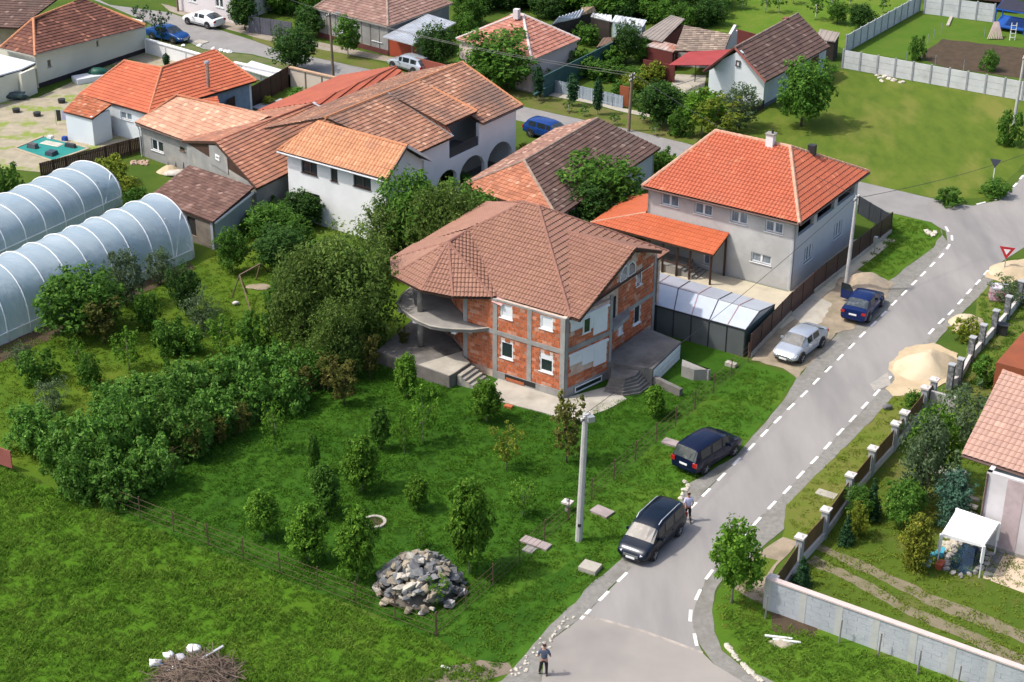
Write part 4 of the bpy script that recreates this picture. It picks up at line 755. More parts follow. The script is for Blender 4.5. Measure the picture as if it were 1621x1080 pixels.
W_OLDG = mat('old_grey_render', (.30, .30, .29), (.22, .22, .215), .6, .9, .4, 16, big=((.42, .39, .33), .4, .55, .75))
wall(lh, J(4.8, -5.9), J(5.1, 7.3), 0, 3, W_OLDG); wall(lh, J(-5.5, -1.4), J(4.8, -5.9), 0, 3, W_OLDG)
ga, gb = J(-5.5, -1.4), J(4.8, -5.9); gl = wlen(ga, gb)
wall_poly(lh, ga, gb, [(0, 3), (gl, 3), (gl * .47, 4.5)], WOOD_D, .2, 'gable_boards'); wall_poly(lh, ga, gb, [(gl * .36, 2.6), (gl * .62, 2.6), (gl * .62, 3.9), (gl * .5, 4.42), (gl * .36, 4.05)], W_OLDG, .3, 'gable_wall', .06)
window(lh, ga, gb, (gl * .455, 3.25, gl * .515, 3.65), PVC, GLASS, 1, -.08, fw=.13, sill=False)
for a, b in ((jr[0], js[0][0]), (jr[0], js[1][1])): MB().bar(a, b, .05, .2).build('barge_board', WOOD_D, lh)
for k, (x, y) in enumerate([(5.3, -2), (5.35, 2)]): pass
# ------------------------------------------------------------------ pale tiled annex house
H_ = frame((-30.21, 129.79), -30)
ph = thing('grey_annex', H_(4, 3, 0), 'small grey rendered house with pale mottled tile roof next to the brown board fence', 'house')
hs = [[H_(-.1, 0, 2.8), H_(8.6, -1.55, 2.8), H_(11.2, 2.95, 4.5), H_(1.5, 3.35, 4.5)], [H_(11.2, 7, 2.9), H_(1.4, 7, 2.9), H_(1.5, 3.35, 4.5), H_(11.2, 2.95, 4.5)]]
for s in hs: tiles(ph, s, T_PALE, .34, .40, (0, .5, .5, 0), .015, .045, .008)
deck(ph, hs, WOOD_D, .08); caps(ph, [(hs[0][3], hs[0][2]), (hs[0][3], hs[0][0])], mat('ridge_red', (.45, .17, .09), None, 2, .8), .1)
HA, HB = ((-29.955, 129.932),(-23.449, 124.501))
hf_ops = [(1.23, 0.88, 2.68, 1.82), (4.78, 1.68, 5.35, 2.0)]
wall(ph, HA, HB, 0, 2.75, W_OLDG, hf_ops); wall(ph, H_(.3, 6.6), HA, 0, 2.75, W_OLDG)
window(ph, HA, HB, hf_ops[0], PVC, GLASS, 2, .1, fw=.08); window(ph, HA, HB, hf_ops[1], WOOD_M, GLASS, 1, .1, fw=.05)
wbox(ph, HA, HB, 6.6, 0, 8.3, 2.7, mat('slate_panel', (.14, .15, .17), None), .03, 0, 'dark_panel')
gutter(ph, H_(0, -.05, 2.72), H_(8.5, -1.6, 2.72), GUT); MB().tube([H_(.1, -.05, 2.7), H_(.15, .1, 2.3), H_(.15, .1, 0)], .05, .05).build('downpipe', GUTW, ph)
# ------------------------------------------------------------------ brown shed
sh = thing('brown_shed', (-22.04, 113.83, 0.0), 'low shed with dark weathered brown tile roof behind the plastic tunnels', 'shed')
sA, sB, sC, sD = (-26.53, 115.34, 2.25), (-21.08, 110.81, 2.25), (-18.82, 115.61, 3.0), (-24.26, 120.0, 3.0)
tiles(sh, [sA, sB, sC, sD], mat('shed_tile', (.115, .062, .050), (.16, .09, .07), 1, .9, c3=(.26, .17, .14), island=.15), .3, .34, (0, .5, .5, 0), .015, .04, .01); deck(sh, [[sA, sB, sC, sD]], WOOD_D, .1)
q = inset([sA, sB, sC, sD], .25)
CBL = mat('rough_blockwork', (.24, .20, .16), (.17, .14, .115), 1.5, .95, .7, 10)
SQ = [Vector(p[:2]) for p in (sA, sB, sC, sD)]; cc = sum(SQ, Vector((0, 0))) / 4; SQ = [p.lerp(cc, .06) for p in SQ]
wall(sh, SQ[0], SQ[1], 0, 2.2, CBL, [(3.9, .5, 4.8, 1.9)], .2); wall(sh, SQ[1], SQ[2], 0, 2.3, mat('bluish_sheet', (.38, .42, .47), (.30, .33, .37), .5, .6), (), .2); wall(sh, SQ[2], SQ[3], 0, 2.85, CBL, (), .2); wall(sh, SQ[3], SQ[0], 0, 2.2, CBL, (), .2)
wall_poly(sh, SQ[1], SQ[2], [(0, 2.3), (wlen(SQ[1], SQ[2]), 2.3), (wlen(SQ[1], SQ[2]), 2.8)], CBL, .2)
MB().bar(Vector((*SQ[1], 2.25)) + Vector((.2, -.1, -.15)), Vector((*SQ[2], 2.9)) + Vector((.2, -.1, -.25)), .12, .12).build('white_beam', PVC, sh)
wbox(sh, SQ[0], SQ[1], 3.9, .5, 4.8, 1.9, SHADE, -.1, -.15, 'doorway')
tag(MB().box((-22.84, 113.44, 0.75), (.55, .5, .3), R(-30)).build('basin', mat('green_plastic', (.35, .45, .40), None)), 'pale green basin set in the opening of the brown shed', 'basin')
# ------------------------------------------------------------------ orange roofed white house top left
I_ = frame((-29.79, 132.27), -30)
ih = thing('orange_roof_house', I_(-2, 6, 0), 'low white house under bright orange L shaped roof beside the dusty yard', 'house')
i1 = [I_(-8.05, .7, 2.8), I_(.1, 0, 2.8), I_(-.2, 1.9, 2.9), I_(-3.38, 5.87, 4.5), I_(-7.4, 5.75, 4.5)]
i2 = [I_(.15, 0, 2.8), I_(2.1, 11.6, 2.75), I_(-2.85, 12.2, 4.5), I_(-3.38, 5.87, 4.5)]
i3 = [I_(-3.4, 17, 2.8), I_(-12, 16, 2.8), I_(-7.4, 5.75, 4.5), I_(-2.85, 12.2, 4.5)]; i4 = [I_(.1, 1.6, 2.75), I_(4.1, 4.4, 2.35), I_(2.0, 6.4, 2.8)]
T_IO = mat('vivid_orange_tile', (.47, .125, .058), (.42, .108, .05), .5, .65, c3=(.55, .19, .09), island=.06, spec=.3, iv=(.9, 1.06))
for s in ([i1[0], i1[1], i1[3], i1[4]], i2): tiles(ih, s, T_IO, .34, .40, (0, .5, .5, 0), .02, .05)
tiles(ih, i4, T_IO, .34, .40, (0, .5, .5, 0), .02, .05)
deck(ih, [[i1[0], i1[1], i1[3], i1[4]], i2, i4], WOOD_D, .1); b2 = [I_(-7.4, 5.75, 4.5), I_(-3.38, 5.87, 4.5), I_(-2.85, 12.2, 4.5), I_(-7, 12.5, 3.0), I_(-9, 10, 3.0)]
deck(ih, [[I_(-3.38, 5.87, 4.48), I_(-2.85, 12.2, 4.48), I_(-7.0, 12.5, 2.9)], [I_(-3.38, 5.87, 4.48), I_(-7.0, 9.9, 2.9), I_(-7.4, 5.75, 4.48)]], T_IO, .1)
caps(ih, [(i1[4], i1[3]), (i1[3], i1[1]), (i1[3], i2[2]), (i1[4], i1[0]), (i2[2], i2[1])], mat('ridge_orange', (.52, .19, .10), None, 2, .7), .1)
IA, IB = ((-33.264, 134.853),(-29.615, 132.573))
if_ops = [(0.86, 1.63, 2.14, 2.27)]
wall(ih, IA, IB, 0, 2.75, W_BLUEW, if_ops); window(ih, IA, IB, if_ops[0], PVC, GLASSC, 2, .1, fw=.08); wall(ih, I_(0, .35), I_(1.7, 11.3), 0, 2.7, mat('blue_grey_render', (.28, .34, .44), None), ())
wall(ih, I_(-7.6, 1), I_(-4.3, .5), 0, 2.75, W_BLUEW); wall(ih, I_(-7.6, 5.5), I_(-7.6, 1), 0, 2.75, W_BLUEW); wall(ih, I_(1.7, 11.3), I_(-6.5, 12), 0, 2.7, W_WHITE)
ax = [(-37.02, 133.58, 2.5), (-34.31, 132.04, 2.3), (-33.11, 133.97, 3.0), (-36.21, 136.19, 3.05)]
tiles(ih, ax, mat('rusty_tile', (.40, .12, .055), (.30, .10, .05), 1, .85, c3=(.46, .26, .16), island=.2), .3, .34, (0, .5, .5, 0), .015, .04, .01); deck(ih, [ax], WOOD_D, .08)
AXF = [Vector(p[:2]) for p in ax]; cx_ = sum(AXF, Vector((0, 0))) / 4; AXF = [p.lerp(cx_, .08) for p in AXF]
wall(ih, AXF[0], AXF[1], 0, 2.3, W_BLUEW, (), .2); wall(ih, AXF[1], AXF[2], 0, 2.5, W_BLUEW, (), .2); wall(ih, AXF[3], AXF[0], 0, 2.5, W_BLUEW, (), .2)
pc = ((-25.71, 137.74, 3.35)); MB().tube([(pc[0], pc[1], 3.3), (pc[0], pc[1], 5.35)], .16, .16, 10).build('steel_flue', mat('steel_pipe', (.65, .66, .68), (.4, .4, .42), 8, .25, metal=.8), ih)
MB().tube([(pc[0], pc[1], 5.4), (pc[0], pc[1], 5.55)], .25, .2, 10).build('flue_cap', METAL_G, ih)
# ------------------------------------------------------------------ cream house with maroon hip roof, top left corner
N_ = frame((-42.68, 147.07), -30)
tl = thing('cream_house', N_(-4, 8, 0), 'long cream house with dark maroon hipped roof in the top left corner', 'house')
n0, n1, n2, n3 = N_(.35, -.35, 3.1), (-34.75, 156.65, 3.1), (-43.81, 151.81, 5.0), (-40.88, 158.34, 5.0)
n4 = (-46.33, 149.01, 3.1); n5 = (n4[0] + n1[0] - n0[0], n4[1] + n1[1] - n0[1], 3.1)
ns = [[n0, n1, n3, n2], [n4, n0, n2], [n1, n5, n3], [n5, n4, n2, n3]]
for s in ns: tiles(tl, s, T_MAROON, .3, .42, (0, .5, .5, 0), .02, .055, .006)
deck(tl, ns, CONC_L, .14); caps(tl, [(n2, n3), (n2, n0), (n3, n1), (n2, n4)], CAP_T, .13)
NA, NB = ((-42.68, 147.07),(-35.144, 158.423))
nr_ops = [(1.27, 1.57, 1.69, 2.25), (7.28, 2.07, 7.55, 2.59)]
wall(tl, NA, NB, 0, 3.0, W_CREAM, nr_ops); wbox(tl, NA, NB, 0, 0, wlen(NA, NB), .42, mat('dark_plinth', (.035, .028, .035), None), .03, 0, 'plinth')
for o in nr_ops: window(tl, NA, NB, o, METAL_G, GLASS, 1, .08, fw=.05)
wall(tl, N_(-8.5, .9), NA, 0, 3.0, W_CREAM); wall(tl, NB, N_(-8, 14.3), 0, 3.0, W_CREAM)
# flat-roofed outbuilding
fo = thing('flat_outbuilding', (-43.87, 142.58, 0.0), 'cream outbuilding with flat white sheet roof beside the maroon roofed house', 'outbuilding')
fr = [(-46.4, 140.99, 2.5), (-43.38, 144.83, 2.5), (-42.63, 146.7, 2.5), (-46.42, 149.05, 2.5), (-49.31, 147.25, 2.5)]
MB().slab(fr, .12).build('flat_roof', mat('white_sheet', (.66, .68, .72), (.60, .62, .66), .6, .4), fo); MB().slab([(p[0], p[1], p[2] - .13) for p in fr], .12).build('fascia', SHADE, fo)
wall(fo, (-46.95, 140.8, 0.0)[:2], (-43.3, 144.67, 0.0)[:2], 0, 2.3, W_CREAM); wall(fo, (-43.24, 143.97, 0.0)[:2], (-42.46, 145.75, 0.0)[:2], 0, 2.3, W_CREAM)
# dark roof seen behind it
bh = thing('brown_roof_house', (-49.67, 169.23, 0.0), 'house with brown weathered roof behind the cream house, cut by the left edge', 'house')
b_ = [(-52.56, 158.58, 3.0), (-46.09, 154.97, 3.0), (-44.27, 154.96, 4.4), (-51.03, 160.21, 4.4)]; b3 = [(-46.09, 154.97, 3.0), (-43.87, 163.74, 3.0), (-43.68, 162.27, 4.4), (-44.27, 154.96, 4.4)]
tiles(bh, [(-51.94, 156.46, 3.0), (-46.26, 155.17, 3.0), (-43.19, 160.52, 5.0), (-52.27, 164.89, 5.0)], T_BROWN, .3, .42, (0, .5, .5, 0), .02, .05); wall(bh, (-54.08, 160.3, 0.0)[:2], (-47.21, 157.4, 0.0)[:2], 0, 3.0, mat('peach_render', (.60, .47, .37), None), ())
deck(bh, [[(-51.94, 156.46, 3.0), (-46.26, 155.17, 3.0), (-43.19, 160.52, 5.0), (-52.27, 164.89, 5.0)]], WOOD_D, .1)
# ------------------------------------------------------------------ barn-like house in the middle
Bn = frame((0.63, 115.85), -30)
ba = thing('brown_barn', Bn(0, 6, 0), 'long low barn with dark brown weathered roof and orange tiled hip end', 'barn')
k1, k2 = Bn(-.7, 1.5, 4.5), Bn(-.5, 12.75, 4.5); c1_, c2_, c3_, c4_ = Bn(4.7, -3.2, 2.85), Bn(4.75, 13.3, 2.85), Bn(-4.3, -1.5, 2.8), Bn(-4.4, 13, 2.9)
tiles(ba, [c1_, c2_, k2, k1], T_BROWN, .3, .38, (0, .5, .5, 0), .02, .055, .01); tiles(ba, [c3_, c1_, k1], mat('orange_hip_tile', (.42, .17, .095), (.36, .14, .08), 1, .85, c3=(.5, .26, .17), island=.2), .26, .34, (0, .8, .4), .03, .04, .006)
T_BP = mat('patched_tile', (.31, .165, .12), (.21, .115, .088), .8, .85, c3=(.50, .33, .25), island=.3)
tiles(ba, [c4_, c3_, k1, k2], T_BP, .3, .38, (0, .5, .5, 0), .02, .05, .01)
deck(ba, [[c1_, c2_, k2, k1], [c3_, c1_, k1], [c4_, c3_, k1, k2]], WOOD_D, .1); caps(ba, [(k1, k2), (k1, c3_), (k1, c1_)], CAP_B, .12)
BQ = [Bn(4.3, -2.8), Bn(4.4, 12.9), Bn(-4.0, 12.7), Bn(-3.9, -1.2)]
wall(ba, BQ[0], BQ[1], 0, 2.8, mat('pale_blue_wall', (.42, .47, .53), (.36, .41, .47), .5), ()); wall(ba, BQ[1], BQ[2], 0, 2.8, W_OLDG); wall_poly(ba, BQ[1], BQ[2], [(0, 2.8), (8.4, 2.8), (4.6, 4.4)], W_OLDG)
wall(ba, BQ[3], BQ[0], 0, 2.7, WOOD_M, [(.6, 1.2, 3.4, 2.3)]); wall(ba, BQ[2], BQ[3], 0, 2.8, W_OLDG)
# ------------------------------------------------------------------ houses along the far street
def plain_hip(name, label, eaves, ze, ridge, zr, wm, tm, capm, over=.3, tw=.32, th=.42, cat='house', prof=(0, .5, .5, 0)):
    """eaves: 4 world corners in order front-left, front-right, back-right, back-left; ridge: 2 points (left/front, right/back)"""
    c = Vector((sum(p[0] for p in eaves) / 4, sum(p[1] for p in eaves) / 4)); o = thing(name, (*c, 0), label, cat)
    E = [(p[0], p[1], ze) for p in eaves]; r0, r1 = [(p[0], p[1], zr) for p in ridge]
    S_ = [[E[0], E[1], r0] if r0 == r1 else [E[0], E[1], r1, r0], [E[1], E[2], r1], [E[2], E[3], r0, r1], [E[3], E[0], r0]]
    for s in S_[:2] + S_[3:]: tiles(o, s, tm, tw, th, prof, .02, .05, .005)
    deck(o, S_, wm if over < .2 else CONC_L, .1); caps(o, [(r0, r1), (r1, E[1]), (r1, E[2]), (r0, E[0]), (r0, E[3])], capm, .13)
    q = [Vector(p[:2]).lerp(c, .05) for p in E]
    for i in range(4): wall(o, q[i], q[(i + 1) % 4], 0, ze - .02, wm, (), .25)
    return o, q
u_ = (math.cos(R(58)), math.sin(R(58)))
def back(p, d): return (p[0] + u_[0] * d, p[1] + u_[1] * d)
g0, g1, g2 = (-19.66, 163.74, 2.9), (-11.99, 157.41, 2.9), (-6.19, 165.78, 2.9)
gh, gq = plain_hip('street_house', 'grey house with brown hipped roof facing the far street beside the red garage', [g0, g1, g2, back(g0, 11)], 2.9, [(-15.2, 168.87, 4.8), (-12.7, 166.51, 4.8)], 4.8, W_OLDG, mat('dull_brown_tile', (.21, .125, .10), (.26, .155, .125), .8, .85, c3=(.34, .24, .2), island=.14), CAP_B)
gl_ = wlen(gq[0], gq[1])
for t_ in (.35, .78): window(gh, gq[0], gq[1], (gl_ * t_, 1.1, gl_ * t_ + 1.3, 2.3), PVC, GLASS, 2, .05, fw=.08)
for k in range(8): wbox(gh, gq[0], gq[1], gl_ * k / 8, 0, gl_ * k / 8 + .1, 2.8, CONC_D, .03, 0, 'wall_pier')
wbox(gh, gq[0], gq[1], 0, 0, gl_, .5, mat('maroon_plinth', (.12, .04, .035), None), .05, 0, 'plinth')
ga_ = thing('red_garage', (-10.86, 158.47, 0.0), 'garage with dull red double doors and grey corrugated roof on the far street', 'garage')
gr_ = [(-12.38, 155.98, 2.4), (-9.41, 153.76, 2.3), (-5.62, 159.8, 2.7), (-8.53, 162.43, 2.8)]
MB().slab(gr_, .1).build('corrugated_roof', METAL_W, ga_)
mb = MB()
for k in range(14): t_ = (k + .5) / 14; mb.bar(mixp(gr_[0], gr_[1], t_), mixp(gr_[3], gr_[2], t_), .12, .06)
stuff(mb.build('corrugation', METAL_W, ga_)); GQ = [(-12.48, 158.22, 0.0), (-9.52, 156.09, 0.0), (-7.06, 161.71, 0.0), (-9.66, 164.2, 0.0)]
wall(ga_, GQ[0][:2], GQ[1][:2], 0, 2.25, W_OLDG, [(.3, 0, 4.0, 1.95)]); wall(ga_, GQ[1][:2], GQ[2][:2], 0, 2.25, W_OLDG)
for a, b in ((.3, 2.14), (2.16, 4.0)): wbox(ga_, GQ[0][:2], GQ[1][:2], a, .02, b, 1.95, mat('dull_red_door', (.33, .065, .03), (.27, .055, .03), 1, .6), .02, -.03, 'door')
rw = single(MB().bar((-9.25, 152.51, 0.75), (-6.18, 150.12, 0.75), .15, 1.5), 'red_wall', mat('brick_red_wall', (.27, .075, .05), (.2, .06, .045), 1, .9), 'low brick red street wall right of the red garage', 'wall')
p0, p1, p2 = (-5.41, 153.34, 3.0), (1.55, 146.93, 3.0), (6.03, 153.49, 3.0)
pk, pq = plain_hip('pink_house', 'pink house with salmon hipped tile roof and pale ridges behind the thujas', [p0, p1, p2, back(p0, 9.5)], 3.0, [(0.41, 154.67, 5.0), (0.76, 154.47, 5.0)], 5.0, W_PINK, mat('salmon_tile', (.40, .17, .12), (.34, .15, .11), .8, .85, c3=(.46, .25, .2), island=.15), mat('pale_ridge', (.60, .52, .48), None, 2, .8))
MB().box((0.17, 153.81, 5.3), (.5, .5, .9), R(-30)).build('chimney', W_LILAC, pk)
vf = single(MB().bar((1.73, 143.72, 0.9), (3.74, 147.34, 0.9), .2, .1).bar((2.58, 145.56, 1.0), (10.25, 157.85, 1.0), .12, 2.0), 'green_fence_wall', mat('teal_panel', (.035, .085, .085), (.05, .11, .11), .8, .7), 'dark teal panel wall running back beside the pink house', 'wall')
# white gable house
gx = thing('white_gable_house', (21.9, 146.99, 0.0), 'white gabled house with dark brown tile roof behind the small tree on the lawn', 'house')
a_, b__, c__ = (16.51, 144.05, 3.0), (21.63, 141.35, 3.0), (28.91, 151.97, 3.0); ap, ar_ = (19.21, 144.66, 5.0), (26.33, 155.7, 5.0)
GG = mat('clean_white_wall', (.70, .74, .76), (.62, .66, .69), .5, .85, .2, 16)
gm = [[b__, c__, ar_, ap], [(a_[0] + c__[0] - b__[0], a_[1] + c__[1] - b__[1], 3.0), a_, ap, ar_]]
for s in gm: tiles(gx, s, T_BROWN, .3, .42, (0, .5, .5, 0), .02, .055, .006)
deck(gx, gm, WOOD_D, .1); caps(gx, [(ap, ar_)], CAP_B, .12)
DEF_G = ((17.25, 145.8),(21.81, 143.15))
wall(gx, DEF_G[0], DEF_G[1], 0, 3.0, GG, ()); lg = wlen(*DEF_G); wall_poly(gx, DEF_G[0], DEF_G[1], [(0, 3.0), (lg, 3.0), (lg * .53, 4.85)], GG)
window(gx, DEF_G[0], DEF_G[1], (lg * .47, 3.4, lg * .55, 3.95), BRF, STYRO, 1, -.06, fw=.1, sill=False)
bk = Vector(c__[:2]) - Vector(b__[:2]); d1 = DEF_G[1]; e1_ = (d1[0] + bk.x * .97, d1[1] + bk.y * .97)
wall(gx, d1, e1_, 0, 3.0, mat('bluish_side', (.50, .56, .62), None, .5), [(9.2, 0, 11, 2.2)]); wbox(gx, d1, e1_, 9.2, 0, 11, 2.2, mat('dark_red_door', (.14, .03, .03), None), -.05, -.1, 'door')
wbox(gx, DEF_G[0], DEF_G[1], 0, 0, lg, .35, mat('slate_plinth', (.10, .12, .14), None), .03, 0, 'plinth'); wbox(gx, d1, e1_, 0, 0, wlen(d1, e1_), .35, mat('slate_plinth', (.10, .12, .14)), .03, 0, 'plinth')
for a, b in ((ap, a_), (ap, b__)): MB().bar(a, b, .05, .18).build('barge_board', mat('red_barge', (.30, .10, .08), None), gx)
MB().box((24.91, 153.7, 4.6), (.45, .45, 1.2), R(-30)).build('chimney', mat('red_chimney', (.24, .09, .08), None), gx)
cn = thing('red_canopy', (17.31, 152.39, 0.0), 'flat red sheet canopy attached in front of the white gabled house', 'canopy')
MB().slab([(13.77, 147.58, 2.5), (17.74, 147.69, 2.5), (20.03, 151.25, 2.9), (15.8, 150.35, 2.9)], .06).build('canopy_sheet', mat('red_canopy_sheet', (.33, .05, .045), (.28, .045, .04), .8, .5), cn)
for p in ((14.61, 150.81, 0.0), (16.55, 150.49, 0.0), (18.0, 150.53, 0.0)): MB().tube([(p[0], p[1], 0), (p[0], p[1], 2.5)], .05).build('post', BLACKM, cn)
MB().bar((13.85, 146.18, 0.9), (16.87, 147.0, 1.6), .05, .05).build('slanted_rail', METAL_G, cn)
sheet('paved_patio', [(14.08, 148.58, 0.0), (16.76, 145.43, 0.0), (17.78, 152.4, 0.0), (15.0, 152.7, 0.0)], .012, CONC_L, 0)
ts = thing('tiled_shed', (17.68, 156.29, 0.0), 'small shed with grey brown tiles above the red canopy', 'shed')
q_ = [(14.66, 151.69, 2.6), (19.11, 151.04, 2.6), (20.06, 154.39, 3.4), (15.93, 156.75, 3.4)]
tiles(ts, q_, T_GREYBR, .35, .38, (0, .5, .5, 0), .02, .05, .012); deck(ts, [q_], WOOD_D, .1)
for i, (a, b) in enumerate((((15.32, 155.23, 0.0), (19.63, 154.38, 0.0)), ((19.63, 154.38, 0.0), (21.26, 158.81, 0.0)))): wall(ts, a[:2], b[:2], 0, 2.5, W_LILAC)
wall_poly(ts, (19.63, 154.38, 0.0)[:2], (21.26, 158.81, 0.0)[:2], [(0, 2.5), (4.2, 2.5), (4.0, 3.2)], W_LILAC)
def shack(name, label, quad, zf, zb, wm, rm, h0=0, drop=.35):
    """mono-pitch shed: quad = front-left, front-right, back-right, back-left world points"""
    c = sum((Vector(p[:2]) for p in quad), Vector((0, 0))) / 4; o = thing(name, (*c, 0), label, 'shed')
    P = [(*quad[0][:2], zf), (*quad[1][:2], zf), (*quad[2][:2], zb), (*quad[3][:2], zb)]
    MB().slab(P, .08).build('roof_sheet', rm, o)
    mb = MB(); k_ = max(3, int(wlen(quad[0], quad[1]) / .45))
    for k in range(k_): t_ = (k + .5) / k_; mb.bar(Vector(mixp(P[0], P[1], t_)) + Vector((0, 0, .01)), Vector(mixp(P[3], P[2], t_)) + Vector((0, 0, .01)), .1, .05)
    stuff(mb.build('corrugation', rm, o)); q = [Vector(p[:2]).lerp(c, .07) for p in quad]
    for i in range(4): wall(o, q[i], q[(i + 1) % 4], 0, min(zf, zb) - .05, wm, (), .12)
    return o
DK = mat('tarred_boards', (.045, .035, .03), (.03, .025, .022), 2, .9); RDK = mat('oxblood_boards', (.13, .028, .025), (.10, .025, .022), 1, .8)
shack('shed', 'dark shed with white corrugated roof, leftmost behind the salmon roof', [(3.55, 161.05, 2.3), (6.37, 163.56, 2.3), (6.83, 164.72, 2.8), (4.22, 161.72, 2.8)], 2.3, 2.8, DK, METAL_W)
shack('shed', 'shed with small brown peaked roof between two white sheet roofs', [(6.38, 163.88, 2.4), (8.04, 165.29, 2.4), (7.78, 165.31, 2.9), (6.52, 164.81, 2.9)], 2.4, 2.9, DK, mat('tan_sheet', (.33, .24, .15), None))
shack('shed', 'low dark shed with narrow white roof left of the blue tinted one', [(7.45, 164.17, 2.2), (9.41, 162.45, 2.2), (9.44, 163.26, 2.6), (7.62, 164.1, 2.6)], 2.2, 2.6, DK, METAL_W)
shack('shed', 'shed with pale blue tinted sheet roof in the middle of the shack row', [(9.39, 162.1, 2.3), (12.35, 160.45, 2.3), (12.75, 161.24, 2.7), (9.79, 162.92, 2.7)], 2.3, 2.7, mat('pale_blue_boards', (.42, .50, .54), None), METAL_W)
shack('shed', 'open shed with grey ridged roof above oxblood boards', [(11.54, 157.04, 2.3), (13.8, 155.46, 2.3), (16.43, 161.45, 2.8), (15.19, 162.73, 2.8)], 2.3, 2.8, RDK, mat('grey_felt', (.22, .19, .17), (.28, .24, .21), .8, .9))
shack('shed', 'dark red boarded lean-to with small white window in front of the grey roof', [(12.29, 155.54, 1.9), (14.74, 153.6, 1.9), (15.34, 154.7, 2.3), (13.39, 156.27, 2.3)], 1.9, 2.2, RDK, mat('rust_sheet', (.30, .13, .09), (.40, .33, .3), .8, .8))
shack('shed', 'brown board hut standing among bushes behind the teal wall', [(7.67, 155.45, 1.7), (9.58, 156.94, 1.7), (10.23, 158.02, 2.0), (8.4, 157.55, 2.0)], 1.7, 2.0, DK, mat('brown_sheet', (.17, .11, .08), None))
shack('shed', 'tiny grey lean-to at the far corner of the brown roofed white house', [(28.5, 157.74, 2.0), (30.29, 156.97, 2.0), (31.06, 158.9, 2.3), (29.33, 160.12, 2.3)], 2.0, 2.3, DK, mat('grey_felt', (.22, .19, .17)))
single(MB().bar((21.43, 160.9, 1.0), (23.06, 159.27, 1.0), .1, 2.0), 'red_panel_fence', RDK, 'dark red panel fence behind the grey brown shed roof', 'fence')
single(MB().bar((11.87, 152.0, 0.8), (14.63, 150.18, 0.8), .1, 1.7), 'red_board_fence', RDK, 'dark red board fence in front of the shack yard', 'fence')
# pale house at the top edge by the white car
fh = thing('lilac_house', (-30.26, 172.18, 0.0), 'pale lilac house wall with windows at the top edge above the white car', 'house')
DEF_F = ((-34.77, 172.99),(-28.22, 168.07))
wall(fh, DEF_F[0], DEF_F[1], 0, 3.4, W_LILAC, [(1.58, 1.22, 2.8, 1.86), (5.53, 1.34, 6.69, 2.62)]); wall(fh, DEF_F[1], back(DEF_F[1], 8), 0, 3.4, W_LILAC)
for o in ((1.58, 1.22, 2.8, 1.86), (5.53, 1.34, 6.69, 2.62)): window(fh, DEF_F[0], DEF_F[1], o, PVC, GLASS, 2, .08, fw=.09)
deck(fh, [[(*back(DEF_F[0], -.4), 3.45), (*back(DEF_F[1], -.4), 3.45), (*back(DEF_F[1], 5), 5.2), (*back(DEF_F[0], 5), 5.2)]], T_BROWN, .15)
# ------------------------------------------------------------------ pink house at the right edge
rh = thing('pale_pink_house', (28.46, 74.26, 0.0), 'pale pink house with pinkish tile roof cut by the right edge behind the gazebo', 'house')
r0_, r1_, r2_ = (23.1, 75.74, 4.4), (26.17, 80.75, 6.6), (29.17, 77.97, 6.6); r3_ = (27.83, 72.18, 4.4)
tiles(rh, [r0_, r3_, r2_, r1_], T_PINKISH, .30, .40, (0, .75, 1, .3), .045, .04); deck(rh, [[r0_, r3_, r2_, r1_]], BRF, .12)
caps(rh, [(r1_, r2_)], mat('ridge_pinkish', (.50, .27, .20), None, 2, .7), .1)
RHA, RHB = ((24.01, 74.07),(28.25, 71.28))
wall(rh, RHA, RHB, 0, 4.38, mat('pale_pink_wall', (.60, .57, .58), None, .5), ()); wbox(rh, RHA, RHB, 1.1, .25, 2.0, 4.3, mat('mauve_panel', (.45, .36, .37), None), .02, 0, 'mauve_panel')
wbox(rh, RHA, RHB, 0, 0, wlen(RHA, RHB), .25, mat('stone_plinth', (.32, .30, .27), (.2, .19, .17), 6), .03, 0, 'plinth')
wbox(rh, RHA, RHB, .2, .95, .36, 1.2, mat('meter_box', (.10, .03, .03), None), .05, 0, 'meter_box'); MB().tube([wall_pt(RHA, RHB, .08, 0, .08), wall_pt(RHA, RHB, .08, 4.3, .08)], .05).build('downpipe', GUT, rh)
wall(rh, back(RHA, 7), RHA, 0, 4.38, mat('pale_pink_wall', (.60, .57, .58)), ()); gutter(rh, Vector(r0_) + Vector((0, -.05, -.08)), Vector(r3_) + Vector((0, -.05, -.08)), GUT)
gs0_, gs1_ = (24.48, 77.86, 0.0), (23.69, 75.62, 0.0)
for k in range(5): MB().box((*mixp(gs0_, gs1_, k / 4)[:2], .5 - .11 * k), (1.1, .3, .12), R(-33)).build('garden_step', CONC, rh)
rb = single(MB().box((31.57, 91.25, 1.3), (3.2, 6, 2.6), R(-33)), 'brown_building', mat('red_brown_wall', (.25, .07, .03), (.2, .06, .03), 1), 'red brown building corner cut by the right edge above the pink roof', 'building')

ORD = ['first', 'second', 'third', 'fourth', 'fifth', 'sixth', 'seventh', 'eighth', 'ninth', 'tenth', 'eleventh', 'twelfth', 'thirteenth', 'fourteenth', 'fifteenth', 'sixteenth', 'seventeenth', 'eighteenth', 'nineteenth', 'twentieth', 'twenty-first', 'twenty-second', 'twenty-third', 'twenty-fourth', 'twenty-fifth']
